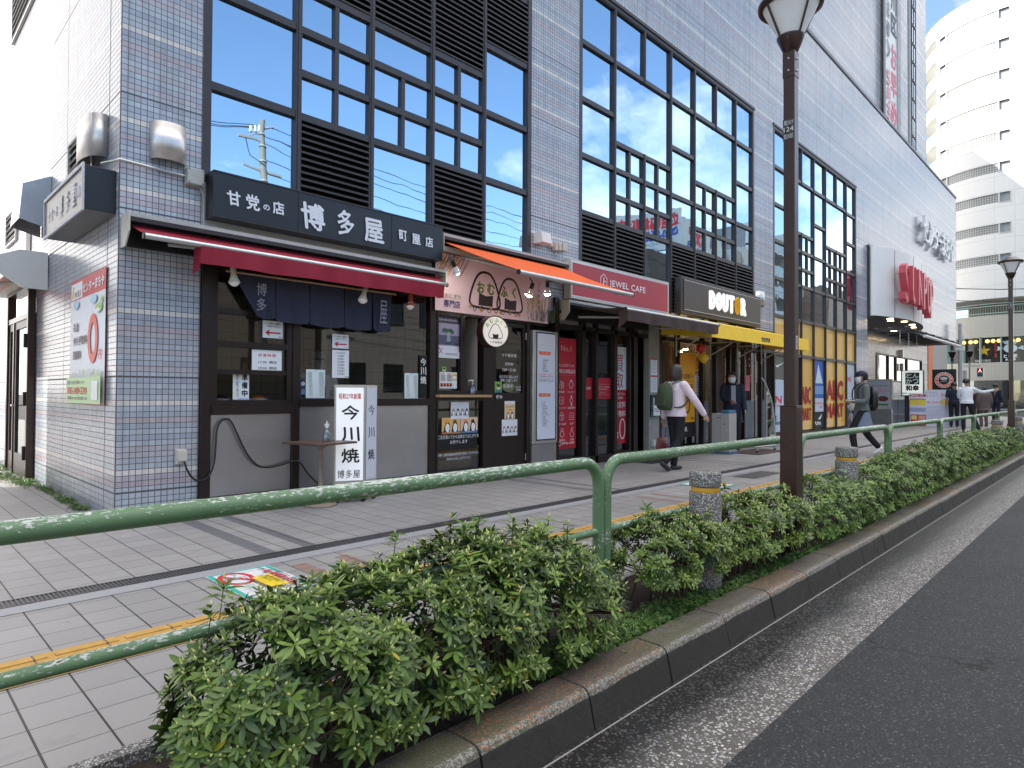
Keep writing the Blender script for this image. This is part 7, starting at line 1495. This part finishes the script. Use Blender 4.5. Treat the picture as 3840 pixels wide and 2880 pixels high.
for yy in (3.685, 3.885, 4.085): b.rect(.0, yy-3.485-.003, w_, yy-3.485+.001, (60, 58, 58))
b.rect(1.618-1.525-.0, .02, 1.618-1.525+.006, h_*.5, (60, 58, 58)); b.rect(1.818-1.525, .12, 1.818-1.525+.006, h_*.55, (60, 58, 58))
tag(b.build('pavement_sticker'), 'worn square no smoking sticker with a green border on the paving', 'sticker')
b = Board((7.35, 3.62, .0055), (1, 0, 0), (0, 1, 0)); b.rect(0, 0, .5, .55, (70, 170, 160)); b.rect(.03, .03, .47, .52, (216, 216, 218)); b.ring(.2, .36, .11, .10, .03, (205, 60, 70)); b.rect(.25, .06, .42, .3, (236, 200, 80)); tag(b.build('pavement_sticker'), 'distant no smoking sticker half hidden behind the near lamp post', 'sticker')
b = Board((3.18, 2.45, .0055), (1, 0, 0), (0, 1, 0)); b.rect(0, 0, .5, .45, (206, 210, 214)); b.lines(.05, .45, [.1, .2, .3], .05, (90, 130, 190), 3); tag(b.build('pavement_sticker'), 'pale blue lettered sticker behind the bush by the bollard', 'sticker')
# ------------------------------------------------------------------ people
M_skin = flat('skin', (.42, .25, .18), .5, 0, .06, 20); M_hairb = flat('dark_brown_hair', (.050, .036, .032), .5, 0, .5, 60, .004, 120); M_hairk = flat('black_hair', (.012, .011, .012), .45, 0, .3, 60, .002, 120)
M_mask = flat('white_face_mask', (.72, .73, .75), .7); M_shoe = flat('dark_shoe', (.03, .028, .028), .4)
def ring_loft(rings, m_, n=18):
    """rings: (centre, a, b, yaw) ellipses; a = half width (side), b = half depth (front/back)"""
    V = []; F = []
    for (c, a, b, yw) in rings:
        for k in range(n):
            t = 2*PI*k/n; lx, ly = b*math.cos(t), a*math.sin(t); V.append((c[0]+lx*math.cos(yw)-ly*math.sin(yw), c[1]+lx*math.sin(yw)+ly*math.cos(yw), c[2]))
    for i in range(len(rings)-1):
        for k in range(n): F.append((i*n+k, i*n+(k+1) % n, (i+1)*n+(k+1) % n, (i+1)*n+k))
    F.append(tuple(range(n))[::-1]); F.append(tuple(range((len(rings)-1)*n, len(rings)*n))); m_[0].add(V, F, m_[1], True)
def limb(q, pts, rs, m):
    P = smooth(pts, 3); k = len(P); R_ = [np.interp(i/(k-1)*(len(rs)-1), range(len(rs)), rs) for i in range(k)]
    q.tube(P, 0, m, 12, True, R_); q.ball(P[0], R_[0], m, 6); q.ball(P[-1], R_[-1], m, 6)
def fuse(o, vox=.011, sm=3):
    md = o.modifiers.new('fuse', 'REMESH'); md.mode = 'VOXEL'; md.voxel_size = vox; md.use_smooth_shade = True
    s_ = o.modifiers.new('soften', 'SMOOTH'); s_.factor = .5; s_.iterations = sm
    dg = bpy.context.evaluated_depsgraph_get(); me = bpy.data.meshes.new_from_object(o.evaluated_get(dg)); mats = list(o.data.materials); o.modifiers.clear(); old = o.data; o.data = me
    if not me.materials:
        for mm in mats: me.materials.append(mm)
    me.polygons.foreach_set('use_smooth', [True]*len(me.polygons)); return o
def person(label, pos, head, H, top, bottom, hair, shoe=M_shoe, pose=None, skirt=None, coat=0, hairlen=0, cap=None, mask=False, lean=0., long_top=.0, hood=None, sleeves=True, detail=True):
    """local frame: x forward, y left, z up; the figure is built facing +X then turned to 'head' degrees"""
    k = H/1.62; p = dict(hipL=(0, .085, .86), kneeL=(.05, .09, .46), ankL=(.0, .09, .07), hipR=(0, -.085, .86), kneeR=(.05, -.09, .46), ankR=(0, -.09, .07), toeL=0, toeR=0,
        shL=(0, .17, 1.31), elL=(-.03, .22, 1.05), haL=(.06, .22, .83), shR=(0, -.17, 1.31), elR=(-.03, -.22, 1.05), haR=(.06, -.22, .83), hy=0., tw=0.)
    p.update(pose or {}); o = thing('person', label, 'person', (pos[0], pos[1], 0), R(head))
    L = lambda a: Vector((a[0]+lean*max(0, a[2]-.86), a[1], a[2]))*k
    def put(q, nm, fz=None, sm=3):
        ob = q.build(nm); 
        if fz: fuse(ob, fz, sm)
        ob.parent = o; return ob
    hc = L((.015, 0, 1.505)); hyaw = R(p['hy'])
    # body: head, neck, trunk, limbs, hands in one continuous skin
    q = MB(); ring_loft([(L((0, 0, .84)), .13*k, .09*k, 0), (L((0, 0, .98)), .125*k, .085*k, 0), (L((0, 0, 1.15)), .135*k, .09*k, 0), (L((0, 0, 1.28)), .15*k, .085*k, 0), (L((0, 0, 1.35)), .08*k, .06*k, 0)], (q, M_skin))
    q.tube([L((0, 0, 1.32)), L((.005, 0, 1.44))], .048*k, M_skin, 12)
    hd = MB(); ring_loft([(hc+Vector((.018, 0, -.112))*k, .03*k, .035*k, 0), (hc+Vector((.020, 0, -.095))*k, .046*k, .058*k, 0), (hc+Vector((.008, 0, -.05))*k, .064*k, .082*k, 0), (hc+Vector((0, 0, 0))*k, .074*k, .094*k, 0), (hc+Vector((-.004, 0, .05))*k, .070*k, .090*k, 0), (hc+Vector((-.004, 0, .085))*k, .050*k, .066*k, 0), (hc+Vector((-.004, 0, .105))*k, .018*k, .025*k, 0)], (hd, M_skin), 20)
    hd.tube([hc+Vector((.088, 0, .012))*k, hc+Vector((.108, 0, -.028))*k], 0, M_skin, 8, True, [.006*k, .014*k])            # nose
    for s_ in (-1, 1): hd.obox(hc+Vector((-.005, s_*.076, -.005))*k, Vector((.014, s_*.004, 0))*k, Vector((0, .006, 0))*k, Vector((0, 0, .026))*k, M_skin)
    rot = Matrix.Rotation(hyaw, 3, 'Z'); hd.v = [tuple(hc+rot @ (Vector(v)-hc)) for v in hd.v]; addq(q, hd)
    for s_ in 'LR':
        sh, el, ha = L(p['sh'+s_]), L(p['el'+s_]), L(p['ha'+s_]); limb(q, [sh, el, ha], [.045*k, .038*k, .024*k], M_skin)
        d_ = (ha-el).normalized(); side = Vector((0, 1, 0)) if abs(d_.y) < .8 else Vector((1, 0, 0)); side = (side-d_*side.dot(d_)).normalized(); nrm = d_.cross(side)
        palm = ha+d_*.045*k; q.obox(palm, d_*.042*k, side*.012*k, nrm*.034*k, M_skin)
        for i, (off, ln) in enumerate(((-.027, .062), (-.009, .072), (.009, .068), (.026, .052))):
            b0 = palm+d_*.036*k+nrm*off*k; b1 = b0+d_*ln*.5*k+side*.004*k; b2 = b1+d_*ln*.36*k+side*.018*k*(1 if s_ == 'R' else -1); q.tube([b0-d_*.02*k, b0, b1, b2], 0, M_skin, 8, True, [.0095*k, .0095*k, .0088*k, .0075*k])
        t0 = palm-d_*.02*k-nrm*.030*k; q.tube([t0, t0-nrm*.022*k+d_*.02*k, t0-nrm*.028*k+d_*.048*k], 0, M_skin, 8, True, [.012*k, .0105*k, .0085*k])
        limb(q, [L(p['hip'+s_]), L(p['knee'+s_]), L(p['ank'+s_])], [.065*k, .045*k, .032*k], M_skin)
    body = put(q, 'body', .0075*k, 2)
    fr = lambda x, y, z: hc+rot @ (Vector((x, y, z))*k)
    if detail:
        for s_ in (-1, 1): m = MB(); m.ball(fr(.083, s_*.030, .005), .0085*k, M_black, 5); put(m, 'eye')
        if not mask: m = MB(); m.obox(fr(.080, 0, -.062), (.004, 0, 0), rot @ Vector((0, .02*k, 0)), (0, 0, .004), flat('lips', (.35, .12, .10), .5)); put(m, 'mouth')
    if mask:
        m = MB(); V = []
        for j, (z_, r_) in enumerate(((.008, .092), (-.03, .108), (-.07, .094), (-.102, .070))):
            for i in range(9): a = R(-72+18*i); V.append(fr(.006+r_*math.cos(a)*1.02, .078*math.sin(a)*(1 if j < 3 else .8), z_))
        m.add(V, [(j*9+i, j*9+i+1, (j+1)*9+i+1, (j+1)*9+i) for j in range(3) for i in range(8)], M_mask, True); put(m, 'face_mask')
    # hair
    m = MB(); V = []; n = 22; F = []; lev = [(.118, .02), (.105, .050), (.075, .078), (.035, .088), (-.01, .088)]+([(-.05, .088), (-.09, .082), (-.12, .06)][:hairlen])
    for (z_, r_) in lev:
        for i in range(n+1):
            a = R(84+(360-168)*i/n) if z_ < .06 else 2*PI*i/n; V.append(fr(-.008+r_*1.18*math.cos(a), r_*math.sin(a), z_))
    for j in range(len(lev)-1):
        for i in range(n): F.append((j*(n+1)+i, j*(n+1)+i+1, (j+1)*(n+1)+i+1, (j+1)*(n+1)+i))
    m.add(V, F, hair, True); hr = put(m, 'hair'); sd_ = hr.modifiers.new('t', 'SOLIDIFY'); sd_.thickness = .016*k; sd_.offset = -.6
    if cap:
        m = MB(); V = []; F = []; n = 20
        for (z_, r_) in ((.028, .098), (.06, .098), (.095, .085), (.122, .055), (.135, .012)):
            for i in range(n): a = 2*PI*i/n; V.append(fr(-.006+r_*1.1*math.cos(a), r_*.92*math.sin(a), z_))
        for j in range(4):
            for i in range(n): F.append((j*n+i, j*n+(i+1) % n, (j+1)*n+(i+1) % n, (j+1)*n+i))
        m.add(V, F, cap, True); bv = [fr(.07, -.072, .045), fr(.07, .072, .045), fr(.17, .06, .022), fr(.205, 0, .016), fr(.17, -.06, .022)]; m.add(bv, [(0, 1, 2, 3, 4)], cap); put(m, 'cap')
    if hood:
        m = MB(); m.ball(hc+Vector((-.015, 0, .005))*k, .108*k, hood, 9, .125*k); put(m, 'hood')
    # upper garment
    zb_ = .86-long_top; fl = .01+long_top*.13+coat
    q = MB(); ring_loft([(L((0, 0, zb_)), (.165+fl)*k, (.115+fl)*k, 0), (L((0, 0, zb_+.08)), (.162+fl*.7)*k, (.112+fl*.7)*k, 0), (L((0, 0, .98)), (.150+coat)*k, (.105+coat)*k, 0), (L((0, 0, 1.12)), (.155+coat)*k, (.110+coat)*k, 0), (L((0, 0, 1.24)), (.170+coat)*k, (.108+coat)*k, 0), (L((0, 0, 1.315)), (.150+coat)*k, (.088+coat)*k, 0), (L((0, 0, 1.36)), .085*k, .068*k, 0), (L((0, 0, 1.385)), .060*k, .060*k, 0)], (q, top))
    for s_ in 'LR':
        sh, el, ha = L(p['sh'+s_]), L(p['el'+s_]), L(p['ha'+s_]); e_ = (el.lerp(ha, .92) if sleeves else sh.lerp(el, .75))
        limb(q, [sh, el, e_] if sleeves else [sh, e_], ([.060*k+coat*.8, .046*k+coat*.8, .036*k+coat*.8] if sleeves else [.066*k, .058*k]), top)
    o_ = put(q, 'jacket' if coat or long_top else 'shirt', .011*k, 3)
    # lower garment
    q = MB()
    if skirt: ring_loft([(L((0, 0, skirt)), .22*k, .20*k, 0), (L((0, 0, (skirt+.95)/2)), .18*k, .15*k, 0), (L((0, 0, .98)), .145*k, .105*k, 0)], (q, bottom[1] if isinstance(bottom, tuple) else bottom)); put(q, 'skirt', .012*k, 3); q = MB()
    bm_ = bottom[0] if isinstance(bottom, tuple) else bottom
    ring_loft([(L((0, 0, .82)), .14*k, .10*k, 0), (L((0, 0, .90)), .150*k, .108*k, 0), (L((0, 0, 1.0)), .142*k, .10*k, 0)], (q, bm_))
    for s_ in 'LR': a_ = L(p['ank'+s_]); limb(q, [L(p['hip'+s_]), L(p['knee'+s_]), L(p['knee'+s_]).lerp(a_, .93)], [.088*k, .068*k, .056*k], bm_)
    put(q, 'trousers', .011*k, 3)
    for s_ in 'LR':
        a_ = L(p['ank'+s_]); q = MB(); tl = R(p['toe'+s_]); f_ = Vector((math.cos(tl), 0, math.sin(tl))); u_ = Vector((-math.sin(tl), 0, math.cos(tl)))
        b0 = a_-u_*.035*k; q.tube([b0-f_*.055*k, b0-f_*.02*k, b0+f_*.06*k, b0+f_*.13*k, b0+f_*.165*k], 0, shoe, 12, True, [.030*k, .040*k, .040*k, .036*k, .020*k]); q.tube([a_+u_*.01*k, b0], .036*k, shoe, 10); put(q, 'shoe', .010*k, 2)
    o['k'] = k; return o
def attach_world(q, name, lab, cat, root, grp=None):
    """things carried by a person: top-level, but laid out in the person's own frame"""
    M = Matrix.LocRotScale(root.location, root.rotation_euler, None); k = root['k']; q.v = [tuple(M @ (Vector(v)*k)) for v in q.v]; return tag(q.build(name), lab, cat, grp)

def cloth(name, c, **k): return flat(name, srgb(*c), .8, 0, .16, 9, .010, 11, **k)
M_pinkw = cloth('pale_pink_jacket', (222, 205, 214)); M_blackc = cloth('black_trousers', (22, 22, 30)); M_olive = cloth('olive_backpack_cloth', (62, 74, 52)); M_navyc = cloth('navy_coat', (26, 30, 52)); M_greyk = cloth('grey_knit', (98, 104, 104)); M_bluegrey = cloth('blue_grey_cloth', (112, 122, 145)); M_capn = cloth('navy_cap', (36, 34, 62)); M_whites = cloth('white_shirt', (228, 228, 236)); M_brownj = cloth('taupe_parka', (96, 82, 80)); M_beigec = cloth('beige_coat', (190, 172, 152))
w1 = person('woman seen from behind in a pale pink jacket and black trousers', (8.70, 4.98), -16, 1.60, M_pinkw, M_blackc, M_hairb, coat=.012, long_top=.03, hairlen=3, pose=dict(kneeL=(.05, .08, .46), ankL=(.03, .07, .07), kneeR=(-.02, -.08, .47), ankR=(-.30, -.07, .14), toeR=-35, elR=(.13, -.27, 1.08), haR=(.30, -.30, .86), elL=(-.05, .24, 1.04), haL=(-.02, .24, .80), hy=12))
q = MB(); ring_loft([(Vector((-.20, .02, .93)), .11, .05, 0), (Vector((-.215, .02, .97)), .145, .085, 0), (Vector((-.215, .02, 1.12)), .150, .095, 0), (Vector((-.20, .02, 1.27)), .130, .080, 0), (Vector((-.185, .02, 1.34)), .08, .045, 0)], (q, M_olive)); q.box(-.325, -.28, -.08, .12, 1.0, 1.12, M_olive)
for s_ in (-1, 1): q.tube(smooth([(-.15, s_*.08+.01, 1.32), (-.02, s_*.10, 1.385), (.12, s_*.11, 1.30), (.13, s_*.13, 1.10), (-.02, s_*.17, .99), (-.15, s_*.12, .97)]), .013, M_olive, 6)
q.tube([(-.20, .12, .95), (-.19, .13, .70)], .006, M_olive, 5); attach_world(q, 'backpack', 'olive green backpack on the woman in the pale pink jacket', 'backpack', w1)
q = MB(); q.tube(smooth([(.0, .24, .74), (.03, .25, .60), (.0, .25, .48)]), .006, flat('wine_leather', (.14, .03, .035), .5), 6); q.tube(smooth([(.0, .24, .74), (-.07, .25, .60), (-.10, .25, .48)]), .006, flat('wine_leather', (.14, .03, .035), .5), 6); ring_loft([(Vector((-.04, .25, .22)), .05, .13, 0), (Vector((-.04, .25, .36)), .055, .13, 0), (Vector((-.04, .25, .49)), .02, .11, 0)], (q, flat('wine_leather', (.14, .03, .035), .5))); attach_world(q, 'handbag', 'dark wine red handbag in the left hand of the woman with the backpack', 'bag', w1)
w2 = person('woman in a navy cap, face mask, grey top and long blue grey tunic, walking left', (13.62, 3.76), 128, 1.62, M_greyk, (M_blackc, M_bluegrey), M_hairk, shoe=flat('white_trainer', (.72, .72, .72), .5), skirt=.50, coat=.01, cap=M_capn, mask=True, hairlen=1, pose=dict(hipL=(0, .08, .86), kneeL=(.20, .08, .50), ankL=(.16, .08, .09), kneeR=(-.08, -.08, .48), ankR=(-.34, -.08, .15), toeR=-40, elL=(.02, .22, 1.06), haL=(.24, .16, 1.05), elR=(-.06, -.22, 1.05), haR=(.08, -.24, .80)))
q = MB(); ring_loft([(Vector((-.19, 0, .86)), .10, .05, 0), (Vector((-.20, 0, .95)), .135, .085, 0), (Vector((-.20, 0, 1.15)), .135, .085, 0), (Vector((-.18, 0, 1.32)), .09, .05, 0)], (q, M_black))
for s_ in (-1, 1): q.tube(smooth([(-.14, s_*.09, 1.30), (-.01, s_*.11, 1.385), (.12, s_*.11, 1.28), (.10, s_*.14, 1.05), (-.12, s_*.13, .95)]), .012, M_black, 6)
attach_world(q, 'backpack', 'black backpack on the woman in the navy cap', 'backpack', w2)
q = MB(); ring_loft([(Vector((.10, -.14, .86)), .10, .045, .3), (Vector((.10, -.14, .90)), .115, .055, .3), (Vector((.10, -.14, 1.0)), .11, .05, .3)], (q, flat('cream_leather', (.62, .62, .60), .5))); q.tube(smooth([(.08, -.20, 1.0), (.02, -.02, 1.3), (-.05, .13, 1.36)]), .006, M_black, 5); attach_world(q, 'waist_bag', 'cream bag at the hip of the woman in the navy cap', 'bag', w2)
q = MB(); q.tube([(.10, -.245, .80), (-.02, -.25, .10)], 0, flat('white_umbrella_cloth', (.68, .70, .74), .6), 12, True, [.034, .014]); q.tube([(-.02, -.25, .10), (-.025, -.25, .02)], .005, M_alu, 6); q.tube([(.10, -.245, .80), (.112, -.245, .90)], .010, M_white, 8); attach_world(q, 'umbrella', 'furled white umbrella in the hand of the woman in the navy cap', 'umbrella', w2)
q = MB(); q.box(.22, .36, .10, .22, 1.045, 1.06, M_beige); attach_world(q, 'booklet', 'small booklet held out by the woman in the navy cap', 'booklet', w2)
w3 = person('person in a long dark navy coat and white face mask by the coffee shop door', (13.0, 6.10), 215, 1.63, M_navyc, M_blackc, M_hairk, coat=.018, long_top=.30, mask=True, hairlen=2, pose=dict(elL=(.02, .22, 1.06), haL=(.12, .23, .84), elR=(.08, -.21, 1.08), haR=(.26, -.08, 1.02), kneeL=(.12, .09, .47), ankL=(.10, .09, .07), kneeR=(-.04, -.09, .47), ankR=(-.22, -.09, .12), toeR=-30, hy=-25))
q = MB(); q.box(.10, .135, -.045, .045, .98, 1.34, flat('striped_scarf', (.35, .34, .38), .8)); attach_world(q, 'scarf', 'grey scarf hanging down the front of the dark navy coat', 'scarf', w3)
person('seated person in black seen low behind the grey cabinet', (12.3, 6.9), 200, 1.15, M_black, M_blackc, M_hairk, hairlen=1)
w4 = person('man in a white long sleeved shirt and black trousers pointing towards the road', (25.25, 3.86), 10, 1.72, M_whites, M_blackc, M_hairk, hairlen=0, lean=.06, pose=dict(elR=(.16, -.38, 1.22), haR=(.26, -.68, 1.28), elL=(.10, .20, 1.06), haL=(.22, -.02, .96), kneeL=(.02, .09, .48), ankL=(-.02, .09, .07), kneeR=(.10, -.16, .46), ankR=(.05, -.30, .07), hy=-40))
q = MB(); q.box(.22, .30, -.10, .02, .92, 1.0, M_white); attach_world(q, 'folded_paper', 'folded white paper in the hand of the man in the white shirt', 'paper', w4)
person('short haired person in a navy T-shirt standing behind the man in white', (28.3, 4.72), 5, 1.66, M_navyc, M_blackc, M_hairk, sleeves=False, hairlen=0, pose=dict(haL=(.03, .24, .80), haR=(.05, -.24, .80)))
person('person in a taupe parka with a pale hood at the crossing', (30.0, 4.05), 30, 1.52, M_brownj, M_brownj, M_hairk, coat=.05, long_top=.2, hood=M_bluegrey)
w5 = person('man in a dark navy suit with a black backpack near the far lamp post', (37.5, 4.62), -20, 1.74, M_navyc, M_navyc, M_hairk, coat=.02, long_top=.06)
q = MB(); ring_loft([(Vector((-.18, 0, .95)), .12, .05, 0), (Vector((-.20, 0, 1.05)), .14, .08, 0), (Vector((-.18, 0, 1.32)), .11, .05, 0)], (q, M_black)); attach_world(q, 'backpack', 'black backpack on the man in the navy suit', 'backpack', w5)
person('small far figure in black beyond the man in the suit', (43, 6.15), 200, 1.55, M_black, M_blackc, M_hairk, mask=True, coat=.02)
person('person in a beige coat and face mask at the right edge near the crossing', (35.0, 2.65), 190, 1.62, M_beigec, M_blackc, M_hairk, coat=.04, long_top=.25, mask=True, pose=dict(elL=(.05, .22, 1.08), haL=(.22, .06, 1.0), elR=(.05, -.22, 1.08), haR=(.22, -.06, 1.0)))
w6 = person('baker in a white cap and white shirt behind the sweet shop window', (3.98, 7.25), 250, 1.66, M_whites, M_whites, M_hairk, hairlen=1, cap=M_whites, mask=True, pose=dict(elL=(.08, .24, 1.08), haL=(.26, .14, 1.0), elR=(.08, -.24, 1.08), haR=(.26, -.14, 1.0)))
bpy.context.view_layer.update()
